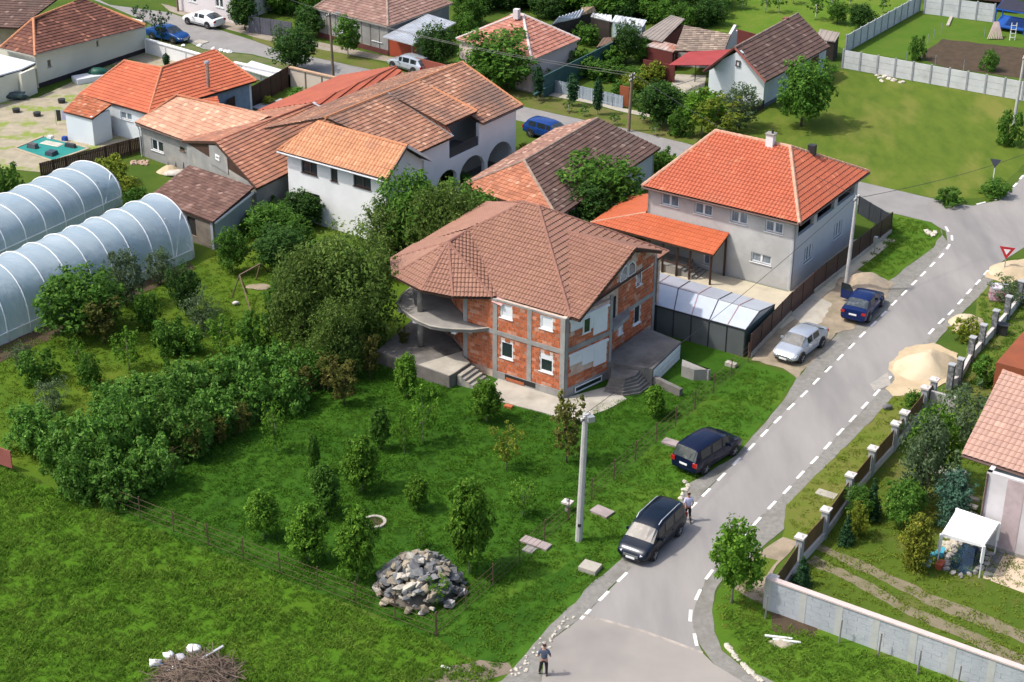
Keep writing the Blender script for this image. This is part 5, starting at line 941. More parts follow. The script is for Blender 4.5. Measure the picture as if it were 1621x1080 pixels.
# ------------------------------------------------------------------ trees and shrubs
def leafmat(n, c1, c2, c3, tr=.38): return mat(n, c1, c2, 1.1, .65, island=.25, c3=c3, objrand=.16, transl=tr, spec=.12, contrast=(.3, .7))
LF = {
 'young': leafmat('leaf_bright', (0.125, 0.263, 0.025), (0.069, 0.172, 0.016), (0.212, 0.352, 0.044)),
 'dark': leafmat('leaf_dark', (0.048, 0.115, 0.023), (0.030, 0.078, 0.014), (0.094, 0.182, 0.034)),
 'mid': leafmat('leaf_mid', (0.085, 0.197, 0.026), (0.052, 0.132, 0.017), (0.160, 0.288, 0.043)),
 'walnut': leafmat('leaf_walnut', (0.115, 0.182, 0.034), (0.071, 0.131, 0.023), (0.196, 0.260, 0.064)),
 'silver': leafmat('leaf_grey_green', (0.109, 0.163, 0.074), (0.070, 0.116, 0.050), (0.194, 0.256, 0.132)),
 'yellow': leafmat('leaf_yellow_green', (0.202, 0.248, 0.028), (0.132, 0.194, 0.019), (0.310, 0.310, 0.046)),
 'conifer': leafmat('needle_dark', (0.028, 0.078, 0.028), (0.016, 0.053, 0.019), (0.050, 0.116, 0.040), .1),
 'blue': leafmat('needle_blue_green', (0.054, 0.121, 0.078), (0.034, 0.085, 0.056), (0.101, 0.186, 0.124), .1),
 'gold': leafmat('needle_golden', (0.171, 0.186, 0.019), (0.093, 0.132, 0.016), (0.279, 0.256, 0.031), .15),
 'russet': leafmat('leaf_russet', (0.158, 0.158, 0.034), (0.089, 0.115, 0.023), (0.260, 0.214, 0.064)),
 'hedge': leafmat('leaf_hedge', (0.118, 0.262, 0.038), (0.062, 0.158, 0.022), (0.206, 0.359, 0.083)),
}
BARK = mat('bark', (.13, .10, .075), (.08, .062, .048), 3, .95, .8, 20); BARKW = mat('limewashed_trunk', (.62, .60, .56), (.45, .42, .38), 4, .9)
BARKP = mat('pale_bark', (.30, .26, .21), (.20, .17, .14), 3, .95)
def rdir():
    z = ru(-1, 1); a = ru(0, 2 * math.pi); r = math.sqrt(1 - z * z); return Vector((r * math.cos(a), r * math.sin(a), z))
def leaf(vs, fs, p, nrm, s, asp=.62):
    t = nrm.cross(rdir()); 
    if t.length < 1e-3: return
    t.normalize(); b = nrm.cross(t) * asp * s; t = t * s; k = len(vs)
    vs += [p - t, p + b * .8 + nrm * s * .12, p + t, p - b * .8 + nrm * s * .12]; fs.append((k, k + 1, k + 2, k + 3))
def crown_mesh(kind, h, w, base, n, ls, lobes=14, shape='round', droop=0.0, shell=.55, gap=0.0):
    """leaf faces spread through clumps inside a crown envelope; z from base to h"""
    vs = []; fs = []; ch = h - base; cz = base + ch / 2
    def env(t):                                             # half-width of the crown at height fraction t
        if shape == 'round': return w / 2 * math.sqrt(max(0, 1 - (2 * t - 1) ** 2)) ** .8
        if shape == 'egg': return w / 2 * (math.sin(math.pi * min(1, t * 1.0) ** .75)) ** .7
        if shape == 'cone': return w / 2 * (1 - t) ** .85 * (1 if t > .06 else .6)
        if shape == 'column': return w / 2 * min(1, (1 - t) * 3.2) ** .6 * min(1, .55 + t * 2)
        if shape == 'vase': return w / 2 * min(1, .35 + t * 1.1) * (1 if t < .82 else (1 - t) / .18) ** .5
        return w / 2
    cl = []
    for i in range(lobes):
        t = (i + .5) / lobes; t = t * .9 + .05; a = i * 2.4 + ru(-.4, .4); r = env(t) * ru(.35, .92)
        rr = (.30 if shape in ('round', 'egg', 'vase') else .26) * min(w, ch) * ru(.75, 1.25) * (1 - gap)
        if shape in ('cone', 'column'): r = env(t) * ru(0, .4); rr = env(t) * ru(.65, .9) + .03 * w
        cl.append((Vector((math.cos(a) * r, math.sin(a) * r, base + t * ch)), rr))
    tot = sum(r * r for _, r in cl)
    for c, r in cl:
        m = int(n * r * r / tot); subs = [(c + rdir() * r * ru(.55, .95), r * ru(.22, .38)) for _ in range(max(4, int(m / 26)))]
        for k in range(m):
            if rnd() < shell + .25:
                sc_, sr = subs[k % len(subs)]; d = rdir(); p = sc_ + d * sr * ru(.5, 1.0); d = (p - c).normalized()
            else: d = rdir(); p = c + d * r * ru(.3, 1.0)
            if p.z < base * .8: continue
            p.z -= droop * r * rnd()
            nr = (d * ru(.2, 1.1) + rdir() * .75 + Vector((0, 0, .45))).normalized()
            leaf(vs, fs, p, nr, ls * ru(.65, 1.35))
    me = bpy.data.meshes.new(kind + '_crown'); me.from_pydata([tuple(v) for v in vs], [], fs); me.materials.append(LF[kind]); return me, cl
def trunk_mesh(h, r, cl, bark, split=.35, nb=6):
    mb = MB(); top = Vector((ru(-.04, .04) * h, ru(-.04, .04) * h, h)); f = Vector((0, 0, h * split)).lerp(top * split, .5)
    mb.tube([(0, 0, -.02), f * .5, f, top * .8], r, r * .35, 7)
    for c, rr in random.sample(cl, min(nb, len(cl))):
        s = f + (top - f) * ru(0, .35); mid = s.lerp(c, .5) + Vector((0, 0, .06 * h)); mb.tube([s, mid, c], r * .5, r * .12, 5)
    return mb.mesh('trunk', bark, (0, 0, 0), True)
PROTO = {}
def proto(key, *a, trunk=(.06, BARK, .35), **k):
    me, cl = crown_mesh(*a, **k); PROTO[key] = (me, trunk_mesh(a[1] * .86, trunk[0], cl, trunk[1], trunk[2]), a[1], a[2])
for i in range(3): proto('young%d' % i, 'young', 3.0, 1.8, .65, 8500, .095, 26, 'egg', trunk=(.045, BARKP, .3))
for i in range(2): proto('youngdark%d' % i, 'mid', 3.0, 1.8, .65, 8000, .095, 24, 'egg', trunk=(.045, BARKP, .3))
for i in range(2): proto('sparse%d' % i, 'young', 3.0, 2.4, .5, 1300, .09, 20, 'vase', gap=.45, trunk=(.04, BARKP, .25))
proto('sparsey', 'yellow', 3.0, 2.4, .6, 1000, .085, 18, 'vase', gap=.45, trunk=(.04, BARK, .25))
proto('russet', 'russet', 3.2, 2.0, .6, 2000, .09, 18, 'vase', gap=.3, trunk=(.05, BARK, .3))
for i in range(3): proto('big%d' % i, 'walnut', 8.0, 7.0, 1.2, 15000, .165, 30, 'round', .2, trunk=(.22, BARK, .3))
for i in range(2): proto('dark%d' % i, 'dark', 5.0, 4.2, 1.2, 6500, .15, 20, 'round', trunk=(.12, BARK, .35))
for i in range(2): proto('mid%d' % i, 'mid', 5.0, 4.2, 1.1, 6500, .15, 20, 'round', trunk=(.12, BARK, .35))
for i in range(3): proto('bush%d' % i, 'hedge', 2.6, 3.2, .05, 4200, .125, 18, 'round', trunk=(.06, BARK, .3))
for i in range(2): proto('bushmid%d' % i, 'mid', 2.2, 2.6, .05, 3000, .11, 14, 'round', trunk=(.05, BARK, .3))
proto('silver', 'silver', 4.0, 4.0, .5, 4200, .10, 22, 'vase', gap=.25, trunk=(.09, BARK, .3))
proto('bushsilver', 'silver', 2.4, 2.2, .1, 1900, .08, 14, 'round', trunk=(.05, BARK, .3))
proto('yellowbush', 'yellow', 1.8, 2.0, .05, 2400, .09, 12, 'round', trunk=(.04, BARK, .3))
proto('cone', 'conifer', 3.0, 1.5, .08, 5200, .075, 26, 'cone', trunk=(.05, BARK, .9))
proto('thuja', 'conifer', 4.0, 1.3, .5, 5200, .085, 26, 'column', trunk=(.07, BARKW, .9))
proto('bluecone', 'blue', 3.4, 2.2, .05, 6000, .085, 22, 'column', trunk=(.07, BARK, .9))
proto('goldcone', 'gold', 3.2, 2.3, .05, 6000, .085, 22, 'column', trunk=(.07, BARK, .9))
proto('white', 'mid', 4.2, 3.4, 1.2, 4500, .14, 16, 'round', trunk=(.10, BARKW, .4))
proto('limey', 'young', 4.0, 3.4, 1.35, 4800, .13, 18, 'round', gap=.12, trunk=(.09, BARKP, .35))
proto('whitesap', 'mid', 3.0, 1.8, .9, 900, .10, 10, 'round', gap=.2, trunk=(.07, BARKW, .5))
proto('plume', 'conifer', 3.2, 3.4, .6, 1500, .10, 14, 'vase', gap=.35, trunk=(.08, BARKP, .5))
proto('back', 'dark', 6.5, 6.5, .4, 7500, .21, 24, 'round', trunk=(.2, BARK, .3)); proto('back2', 'mid', 6.0, 6.5, .3, 7000, .21, 24, 'round', trunk=(.2, BARK, .3))
TN = [0]
def tree(key, t, label, group=None, name='tree', cat=None, trunk=True):
    """t = (x, y, height, width)"""
    me, tm, h, w_ = PROTO[key]; o = thing(name, (t[0], t[1], 0), label, cat or name.replace('_', ' '), group)
    sx = max(.35, min(2.4, t[3] / w_)); sz = max(.35, min(2.4, t[2] / h)); o.scale = (sx, sx, sz); o.rotation_euler = (0, 0, ru(0, 6.28))
    c = bpy.data.objects.new('crown', me); COL.objects.link(c); c.parent = o
    if trunk: c = bpy.data.objects.new('trunk', tm); COL.objects.link(c); c.parent = o
    return o
# young trees of the fenced plot
ft = 'fruit_tree'
for k, t, lab in [
 ('young0', (-6.27, 89.36, 2.62, 1.2), 'slim bright green young tree directly in front of the terrace wall'),
 ('young1', (-1.45, 86.53, 2.62, 1.46), 'rounded young tree beside the outside steps of the unfinished house'),
 ('youngdark0', (-7.4, 83.22, 2.6, 1.13), 'small dark young tree left of the wide sparse one in the middle of the plot'),
 ('young2', (-8.03, 78.74, 3.18, 1.63), 'egg shaped bright young tree in the centre of the plot lawn'),
 ('youngdark1', (-9.69, 76.24, 2.79, 1.45), 'round young tree on a bare stem left below the central egg shaped one'),
 ('young1', (-4.96, 76.88, 1.99, 1.07), 'small upright young tree right of centre above the rubble heap'),
 ('young0', (-12.7, 74.08, 2.56, 1.42), 'leftmost young tree in the lower part of the fenced plot'),
 ('young2', (-10.16, 72.03, 3.11, 1.65), 'young tree second from the left in the lower row of the plot'),
 ('young1', (-7.55, 70.29, 3.87, 1.74), 'tall dense young tree in the lower row just left of the rubble heap'),
 ('young0', (-2.03, 71.04, 4.91, 1.93), 'tall leafy young tree right of the rubble heap'),
 ('russet', (-9.87, 88.36, 2.81, 2.0), 'young tree with reddish tips near the upper left plot border'),
 ('sparse0', (-13.19, 82.84, 3.07, 1.62), 'thin sapling by the left border of the plot in front of the hedge'),
 ('youngdark0', (-10.77, 80.41, 2.47, 0.69), 'very narrow young sapling on the left side of the plot'),
 ('sparse1', (-4.99, 83.97, 3.66, 2.2), 'wide sparse branching tree left of the house front in the plot'),
 ('sparsey', (-0.23, 81.06, 2.92, 2.15), 'sparse yellow green tree on the lawn below the basement window'),
 ('russet', (3.1, 82.0, 4.28, 2.02), 'tree with reddish leaves close to the front corner of the brick house'),
 ('young2', (8.37, 87.31, 1.89, 1.1), 'tiny bright tree by the wrap-around entrance steps'),
 ('sparse0', (0.66, 76.35, 2.18, 1.86), 'low loose shrub on the plot lawn left of the tall pole'),
 ('sparse1', (-5.98, 82.68, 2.83, 0.99), 'faint low sapling beside the wide sparse tree'),
]: tree(k, t, lab, None, ft, 'fruit tree')
# saplings standing along the left border
for i, t in enumerate(sorted(((-8.55, 91.57, 3.08, 1.3), (-10.96, 89.91, 2.63, 1.65), (-12.38, 88.47, 2.44, 1.41), (-16.39, 83.56, 2.04, 1.21), (-15.3, 84.66, 2.05, 1.22), (-17.52, 81.79, 2.33, 1.4), (-6.74, 95.16, 1.76, 0.95)))):
    tree('russet', t, ORD[i] + ' reddish tipped sapling from the left along the left plot border', 'saplings along the left plot border', 'sapling', 'sapling')
# hedge of bushes left of the plot
for i, t in enumerate(sorted([(-26.53, 82.68, 3.03, 3.34), (-24.36, 80.99, 3.5, 3.46), (-22.3, 80.35, 4.34, 3.77), (-23.25, 77.72, 3.5, 3.01), (-20.99, 77.44, 3.11, 3.01), (-20.99, 82.42, 4.32, 3.85), (-19.46, 79.07, 3.15, 3.06), (-19.44, 84.58, 4.07, 3.93), (-17.99, 82.47, 3.62, 3.33), (-17.64, 86.84, 4.13, 4.01), (-16.74, 84.63, 3.27, 3.22), (-15.85, 88.4, 3.97, 3.7), (-15.2, 86.51, 3.1, 3.1), (-13.95, 89.62, 3.25, 3.37), (-13.15, 87.68, 2.92, 2.76), (-11.86, 91.27, 2.78, 3.23), (-22.01, 87.52, 2.51, 3.31), (-22.67, 84.53, 3.27, 3.22), (-19.38, 88.34, 2.73, 3.34), (-10.83, 92.52, 3.02, 3.07), (-9.86, 94.67, 2.84, 2.94), (-22.16, 78.9, 3.22, 2.71), (-27.51, 84.44, 1.64, 2.15), (-20.65, 87.16, 2.71, 2.93)])):
    tree('bush%d' % (i % 3), (t[0], t[1], t[2] * .82, t[3] * .85), ORD[i] + ' bush from the left in the thick hedge beside the plot', 'bushes of the thick hedge left of the plot', 'bush', 'bush')
# the big trees behind the unfinished house
for i, (k, t, lab) in enumerate([
 ('big0', (-9.96, 95.8, 7.22, 5.09), 'large walnut tree touching the round balcony side of the brick house'),
 ('big1', (-11.65, 96.84, 6.12, 4.95), 'large walnut tree in the middle of the group left of the brick house'),
 ('big2', (-12.74, 95.05, 6.26, 4.29), 'big olive green tree at the left end of the walnut group'),
 ('big0', (-4.81, 106.15, 6.48, 4.48), 'big tree between the white house and the rosy tiled roof'),
 ('big1', (-8.15, 107.66, 4.93, 3.9), 'tall thin tree right in front of the white house corner'),
 ('mid0', (-3.34, 107.76, 5.54, 4.76), 'bright green tree below the brown barn eave'),
 ('mid1', (-6.68, 108.76, 6.12, 4.79), 'leafy light tree touching the wall of the white house'),
 ('big2', (-10.6, 92.11, 4.48, 3.05), 'dark lower tree between the walnut group and the hedge'),
 ('mid0', (6.44, 116.85, 4.47, 5.8), 'feathery deep green tree between the barn and the porch canopy'),
 ('dark1', (5.65, 114.44, 3.54, 3.65), 'lower dark tree under the feathery one by the porch canopy'),
]): tree(k, t, lab, None, 'tree', 'tree')
# garden on the left
for k, t, lab in [
 ('mid0', (-27.63, 97.43, 3.98, 4.72), 'broad leafy green tree against the near plastic tunnel'),
 ('russet', (-25.74, 96.12, 3.3, 2.61), 'olive tinted tree beside the broad tree by the tunnel'),
 ('silver', (-25.49, 101.7, 3.78, 3.31), 'grey green airy tree in front of the plastic tunnel middle'),
 ('silver', (-23.86, 105.24, 2.43, 2.13), 'slim grey green tree right of the airy one by the tunnel'),
 ('dark0', (-21.29, 100.34, 3.17, 1.89), 'compact dark green tree in the garden below the tunnel end'),
 ('bushsilver', (-19.79, 98.04, 2.68, 2.01), 'loose shrub right of the compact dark garden tree'),
 ('mid1', (-19.31, 107.21, 3.02, 1.91), 'small round tree on the sunny lawn by the brown shed'),
 ('dark0', (-15.84, 107.28, 2.83, 3.47), 'round dark leaved tree on the lawn left of the walnut group'),
 ('mid1', (-17.38, 112.43, 2.53, 3.15), 'shrubby tree between the brown shed and the long brown house'),
 ('dark1', (-15.36, 115.39, 2.48, 3.22), 'dark tree below the white house left wall'),
 ('sparse0', (-15.69, 103.38, 1.85, 1.43), 'thin young tree on the garden lawn near the wooden frame'),
 ('sparse1', (-23.44, 92.71, 2.68, 2.31), 'fan shaped small tree in the middle of the left garden'),
 ('sparse0', (-26.43, 92.23, 2.24, 1.38), 'small bright sapling in the left garden behind the hedge'),
 ('bushmid0', (-28.62, 90.95, 1.93, 2.28), 'low round shrub near the left edge of the garden'),
 ('bushsilver', (-30.0, 92.58, 1.73, 1.39), 'small grey green sapling near the tunnel foot at the left edge'),
 ('bushmid1', (-25.34, 90.45, 1.88, 1.51), 'dark shrub just behind the hedge bushes'),
 ('bushmid0', (-21.32, 94.88, 2.19, 2.16), 'light shrub in the lower centre of the left garden'),
 ('sparse1', (-18.18, 94.94, 2.63, 2.36), 'wiry shrub in the garden above the hedge'),
 ('bushmid1', (-23.39, 98.43, 2.24, 1.78), 'small shrub between the airy tree and the compact dark tree'),
 ('bushsilver', (-26.81, 87.44, 1.88, 1.84), 'pale shrub at the left side of the hedge'),
 ('bushmid0', (-16.01, 94.98, 2.63, 2.36), 'shrub at the foot of the walnut group facing the garden'),
 ('bushmid0', (-38.2, 119.81, 2.79, 2.37), 'bush behind the far plastic tunnel at the left edge'),
 ('yellowbush', (-31.09, 123.64, 1.92, 2.73), 'bright yellow green bush by the brown board fence'),
 ('yellowbush', (-29.43, 121.95, 1.03, 1.93), 'low bright plants right of the yellow green bush'),
 ('bushmid0', (-28.3, 118.77, 1.52, 2.08), 'low dark plants between the tunnels and the brown shed'),
]: tree(k, t, lab, None, 'shrub' if 'shrub' in lab or 'bush' in lab or 'plants' in lab else 'tree', 'shrub' if 'shrub' in lab or 'bush' in lab or 'plants' in lab else 'tree')
# right garden
for k, t, lab, n_ in [
 ('limey', (10.81, 68.69, 4.12, 2.62), 'small leafy street tree alone on the corner grass', 'tree'),
 ('silver', (21.87, 77.82, 5.22, 3.51), 'broad spreading tree behind the pillar fence in the right garden', 'tree'),
 ('limey', (22.73, 79.78, 4.33, 2.9), 'bright leafed tree mixed into the broad spreading one', 'tree'),
 ('bushsilver', (25.64, 84.65, 3.68, 2.86), 'grey leaved bush against the upper corner of the pillar fence', 'shrub'),
 ('mid0', (20.68, 75.81, 2.4, 2.04), 'round green tree between the dark cone and the blue green conifer', 'tree'),
 ('bluecone', (23.07, 75.67, 3.57, 1.84), 'plump blue green conifer in front of the pale pink house', 'conifer'),
 ('goldcone', (20.43, 71.72, 3.26, 1.77), 'golden green egg shaped conifer left of the white gazebo', 'conifer'),
 ('cone', (19.0, 76.4, 2.6, 1.19), 'tall dark cone conifer close to the fence pillars', 'conifer'),
 ('cone', (17.25, 73.96, 1.91, 0.97), 'small dark cone conifer on the lawn by the fence', 'conifer'),
 ('cone', (14.42, 70.19, 1.87, 1.06), 'dark little cone conifer nearest to the block wall end', 'conifer'),
 ('yellowbush', (18.03, 74.69, 1.73, 1.24), 'bright shrub touching the small dark cone conifer', 'shrub'),
 ('yellowbush', (21.43, 76.19, 0.7, 1.0), 'yellow flowering shrub behind the golden conifer', 'shrub'),
 ('mid1', (18.42, 76.51, 1.56, 1.0), 'small bush under the tall cone conifer', 'shrub'),
 ('yellowbush', (29.05, 97.63, 1.35, 1.85), 'yellow flowering weeds beside the gravel heap', 'shrub'),
 ('bushmid0', (41.01, 134.29, 2.75, 2.09), 'dense bush at the foot of the far right pole', 'shrub'),
 ('bushmid1', (37.16, 122.87, 1.15, 2.43), 'low bush growing beside the street sign on the corner', 'shrub'),
 ('bushmid0', (33.13, 121.21, 1.13, 2.21), 'low weeds at the rounded lawn corner', 'shrub'),
 ('bushsilver', (33.36, 103.39, 1.63, 2.53), 'weedy bush behind the wrapped pallet', 'shrub'),
 ('bushmid0', (28.79, 91.61, 1.73, 1.91), 'bush behind the dark stone pillars', 'shrub'),
 ('bushmid1', (23.81, 88.35, 1.1, 1.49), 'low weeds at the end of the pillar fence', 'shrub'),
 ('mid0', (24.52, 138.57, 5.3, 4.39), 'rounded dark tree standing alone on the mown lawn', 'tree'),
 ('sparsey', (16.65, 134.44, 4.11, 6.27), 'wide olive tree with thin leaves next to the side street', 'tree'),
 ('silver', (19.12, 137.63, 3.63, 4.27), 'airy grey green bush tree by the white gabled wall', 'tree'),
 ('limey', (15.75, 135.96, 3.6, 3.69), 'bright airy tree at the corner by the side street', 'tree'),
 ('dark1', (12.22, 138.58, 3.26, 3.86), 'dark tree between the thujas and the white gabled house', 'tree'),
 ('bushmid0', (11.68, 126.3, 2.11, 2.39), 'round clipped bush by the side street behind the barn', 'shrub'),
 ('back2', (-1.38, 149.06, 4.3, 7.13), 'big dark tree hanging over the pavement in front of the pink house', 'tree'),
 ('dark0', (-7.34, 153.99, 3.63, 3.29), 'dark tree beside the red garage wall', 'tree'),
 ('dark0', (-20.31, 152.85, 3.61, 3.85), 'dark rounded tree on the near kerb of the far street', 'tree'),
 ('dark1', (-20.24, 163.88, 2.73, 3.23), 'small headed tree left of the wooden pole on the far street', 'tree'),
 ('white', (-15.84, 157.31, 3.56, 2.51), 'round headed tree with pale trunk in front of the grey street house', 'tree'),
 ('dark1', (-26.88, 165.87, 3.58, 3.13), 'dark tree near the top edge right of the white car', 'tree'),
 ('plume', (-34.42, 161.73, 3.01, 2.09), 'thin tree with drooping plumes beside the blue parked car', 'tree'),
 ('plume', (-37.8, 168.23, 1.69, 2.04), 'fan of dark fronds behind the corner of the maroon roof', 'tree'),
 ('thuja', (-32.4, 153.47, 1.4, 0.76), 'short columnar bush behind the orange roofed house', 'tree'),
 ('bushmid0', (5.92, 153.02, 2.24, 2.69), 'clipped light green bush beside the pink house', 'shrub'),
 ('dark0', (10.61, 156.08, 3.55, 2.38), 'dark tree in the shack yard', 'tree'),
 ('mid1', (11.99, 156.12, 2.15, 2.03), 'light tree at the red board fence', 'tree'),
 ('yellowbush', (12.78, 150.38, 1.56, 2.31), 'yellow green vine patch in the kitchen garden', 'shrub'),
 ('yellowbush', (10.62, 148.12, 1.19, 2.62), 'low bright vegetables beside the wooden pole', 'shrub'),
 ('bushmid1', (8.95, 155.05, 1.53, 2.96), 'dark garden bushes behind the teal wall', 'shrub'),
 ('bushmid0', (7.12, 162.13, 1.9, 2.71), 'bush between the shacks and the salmon roof', 'shrub'),
 ('dark0', (-14.42, 178.05, 1.22, 4.02), 'dark tree behind the brown hipped roof', 'tree'),
 ('bushmid0', (38.35, 157.89, 2.17, 1.56), 'upright shrub at the soil bed edge', 'shrub'),
 ('bushmid1', (44.51, 154.7, 1.71, 1.77), 'bushy plant in the middle of the soil bed', 'shrub'),
 ('dark1', (34.68, 167.76, 2.33, 2.79), 'dark bush in the orchard by the panel fence', 'shrub'),
 ('mid1', (32.82, 169.97, 1.96, 1.93), 'small bushy tree above the brown gabled roof', 'tree'),
 ('bushmid0', (-5.26, 123.19, 1.97, 1.95), 'bush in front of the arcade', 'shrub'),
 ('yellowbush', (0.87, 131.77, 0.66, 1.03), 'tiny bright weeds at the barn corner', 'shrub'),
 ('bushmid0', (-18.66, 144.47, 0.93, 2.79), 'round shrubs inside the cream yard wall', 'shrub'),
 ('yellowbush', (-21.56, 143.18, 0.58, 1.0), 'yellow flowers beside the paving slabs', 'shrub'),
 ('bushmid1', (-16.33, 169.13, 1.95, 2.56), 'ivy coloured bushes at the top by the street', 'shrub'),
]: tree(k, t, lab, None, n_, n_)
for t, lab in (((2.14, 144.69, 3.3, 0.95), 'columnar thuja nearest to the pink house'), ((5.12, 143.38, 3.05, 1.11), 'broadest of the columnar thujas before the picket fence'), ((7.25, 141.07, 3.41, 0.93), 'third columnar thuja, the one closest to the wooden pole')): tree('thuja', t, lab, None, 'thuja', 'thuja')
for i, t in enumerate(sorted(((4.75, 141.68, 0.69, 0.88), (6.09, 140.71, 0.91, 0.87), (8.55, 138.48, 0.9, 0.86), (11.86, 135.86, 1.11, 0.85), (12.6, 138.59, 0.57, 0.54), (11.01, 139.03, 0.45, 0.54)))):
    tree('whitesap', t, ORD[i] + ' whitewashed sapling from the left on the side street grass strip', 'whitewashed saplings on the street verge', 'sapling', 'sapling')
for i, t in enumerate(sorted([(26.07, 173.97, 2.0, 1.31), (27.45, 174.02, 2.26, 1.44), (30.84, 171.29, 2.5, 1.55), (33.01, 174.67, 2.01, 1.31), (21.19, 171.92, 2.11, 1.94), (23.73, 175.34, 2.01, 1.58), (29.46, 177.49, 1.89, 1.47), (35.27, 176.69, 1.89, 1.46), (37.63, 179.75, 1.64, 1.48), (38.36, 174.36, 1.6, 1.18)])):
    tree('whitesap', t, ORD[i] + ' whitewashed orchard tree from the left at the top edge', 'orchard trees with whitewashed trunks', 'orchard_tree', 'orchard tree')
# tall growth at the top of the picture
for i, t in enumerate(sorted([(9.41, 171.55, 3.8, 5.81), (12.12, 173.53, 3.97, 5.87), (15.55, 175.57, 3.81, 5.93), (17.93, 172.53, 3.63, 4.54), (5.59, 174.52, 3.66, 5.9), (2.97, 175.65, 3.67, 5.93), (0.32, 176.05, 3.22, 5.95), (-3.64, 174.95, 3.13, 5.92), (19.54, 169.1, 2.6, 3.19), (16.88, 167.89, 2.14, 2.92), (14.49, 170.09, 2.16, 3.85), (10.61, 169.74, 1.7, 3.21), (-4.46, 168.36, 2.92, 3.18), (20.58, 176.22, 3.35, 4.63), (3.57, 171.37, 1.84, 3.23), (12.56, 180.97, 4.1, 8.12), (5.75, 180.74, 4.09, 8.11), (-1.05, 181.81, 3.77, 8.15), (19.03, 181.18, 4.1, 7.45)])):
    tree('back' if i % 2 else 'back2', t, ORD[i] + ' tree from the left in the dark belt behind the shacks', 'trees behind the shacks at the top edge', 'tree', 'tree')
for i, t in enumerate(sorted([(-23.78, 172.39, 3.29, 3.89), (-20.66, 173.68, 2.98, 4.57), (-26.1, 177.67, 2.57, 4.0), (50.44, 180.17, 2.6, 5.4), (53.19, 177.76, 1.9, 4.01), (-4.97, 163.91, 1.59, 2.49)])):
    tree('back2', t, ORD[i] + ' dark green tree from the left along the very top edge', 'trees at the top edge behind the street', 'tree', 'tree')
for i, t in enumerate(sorted([(19.22, 169.09, 1.18, 1.92), (6.47, 152.08, 1.69, 3.5), (8.48, 151.19, 1.5, 3.48), (11.39, 151.28, 1.02, 2.9), (3.92, 155.89, 1.23, 2.38), (13.73, 144.13, 1.45, 2.78), (15.74, 141.63, 1.72, 3.29), (9.59, 144.89, 1.46, 2.24), (13.88, 135.92, 2.06, 2.12), (-17.33, 116.31, 1.6, 2.79), (-19.11, 114.13, 1.24, 2.1), (-15.35, 111.34, 2.18, 2.68), (-4.28, 123.21, 1.3, 2.44), (-20.14, 94.9, 1.76, 1.97), (-13.58, 103.42, 2.31, 2.53), (-12.62, 106.51, 2.82, 2.59), (-14.88, 98.59, 2.91, 2.43)])):
    tree('bushmid%d' % (i % 2), t, ORD[i] + ' leafy garden bush from the left, between buildings or trees', 'garden bushes between the houses', 'bush', 'bush')

# ------------------------------------------------------------------ plastic tunnels
FILM = mat('plastic_film', (.52, .63, .72), (.40, .53, .64), .6, .25, 1.6, 2.2, spec=.7, alpha=.74, big=((.60, .70, .78), .30, .45, .70), stretch=(.5, 2.6, .7, R(-35)), transl=.25)
FILM_E = mat('plastic_end_film', (.60, .68, .74), (.52, .60, .67), .5, .3, .3, 3, spec=.6, alpha=.75, transl=.3)
PIPE = tone('white_pipe', (.80, .82, .84), .4)
def tunnel(name, label, pR, pL, cR, rise, nh, half):
    """pR: right end foot on the near side, direction to pL along the tunnel"""
    a = Vector(pR[:2]); b = Vector(pL[:2]); d = (b - a).normalized(); n = Vector((-d.y, d.x)); n = n if n.y > 0 else -n
    c0 = a + n * half; L_ = (b - a).length; o = thing(name, (*c0, 0), label, 'greenhouse'); K_ = 16
    wl = .75
    def arch(t, k, s=1.0, dz=0.0):
        p = c0 + d * t; 
        if k < 0: return Vector((*(p - n * half * s), 0))
        if k > K_: return Vector((*(p + n * half * s), 0))
        an = math.pi * k / K_; x = -math.cos(an) * half * s; return Vector((*(p + n * x), wl + dz + (rise - wl) * math.sin(an) ** .8 * s))
    mb = MB(); NT = nh * 4; vs = []; fs = []; kk = list(range(-1, K_ + 2))
    for j in range(NT + 1):
        t = L_ * j / NT; sag = .035 * math.sin(math.pi * (j % 4) / 4)
        for k in kk:
            p = arch(t, k, 1 - sag * .6); q = noise.noise(p * 1.3) * .05; vs.append(p + Vector((0, 0, -sag * .6 + (q if p.z > .2 else 0))))
    m_ = len(kk)
    for j in range(NT):
        for k in range(m_ - 1): fs.append((j * m_ + k, j * m_ + k + 1, (j + 1) * m_ + k + 1, (j + 1) * m_ + k))
    mb.add(vs, fs); mb.build('film', FILM, o, True)
    for j in range(nh + 1):
        MB().tube([arch(L_ * j / nh, k, 1.008) for k in kk], .042, .042, 6).build('hoop', PIPE, o, True)
    # rounded end
    mb = MB(); ex = [Vector((*(c0 - d * 0), 0))]; rings = 5; vs = []; fs = []
    for r in range(rings + 1):
        s = math.cos(math.pi / 2 * r / rings); off = -math.sin(math.pi / 2 * r / rings) * .9
        for k in kk:
            p = arch(off, k, max(s, .02)); p.z = arch(off, k, 1).z * (s if k >= 0 and k <= K_ else 1) if 0 <= k <= K_ else 0
            vs.append(p)
    for r in range(rings):
        for k in range(m_ - 1): fs.append((r * m_ + k, (r + 1) * m_ + k, (r + 1) * m_ + k + 1, r * m_ + k + 1))
    mb.add(vs, fs); mb.build('end_film', FILM_E, o, True)
    MB().bar(arch(0, 0, 1.02), arch(L_, 0, 1.02), .06).build('side_rail', PIPE, o)
    MB().bar(arch(.1, 0, 1.03), arch(L_ / nh * .9, 4, 1.03), .05).build('brace', PIPE, o); MB().bar(arch(.1, 4, 1.03), arch(L_ / nh * .9, 0, 1.03), .05).build('brace', PIPE, o)
    return o
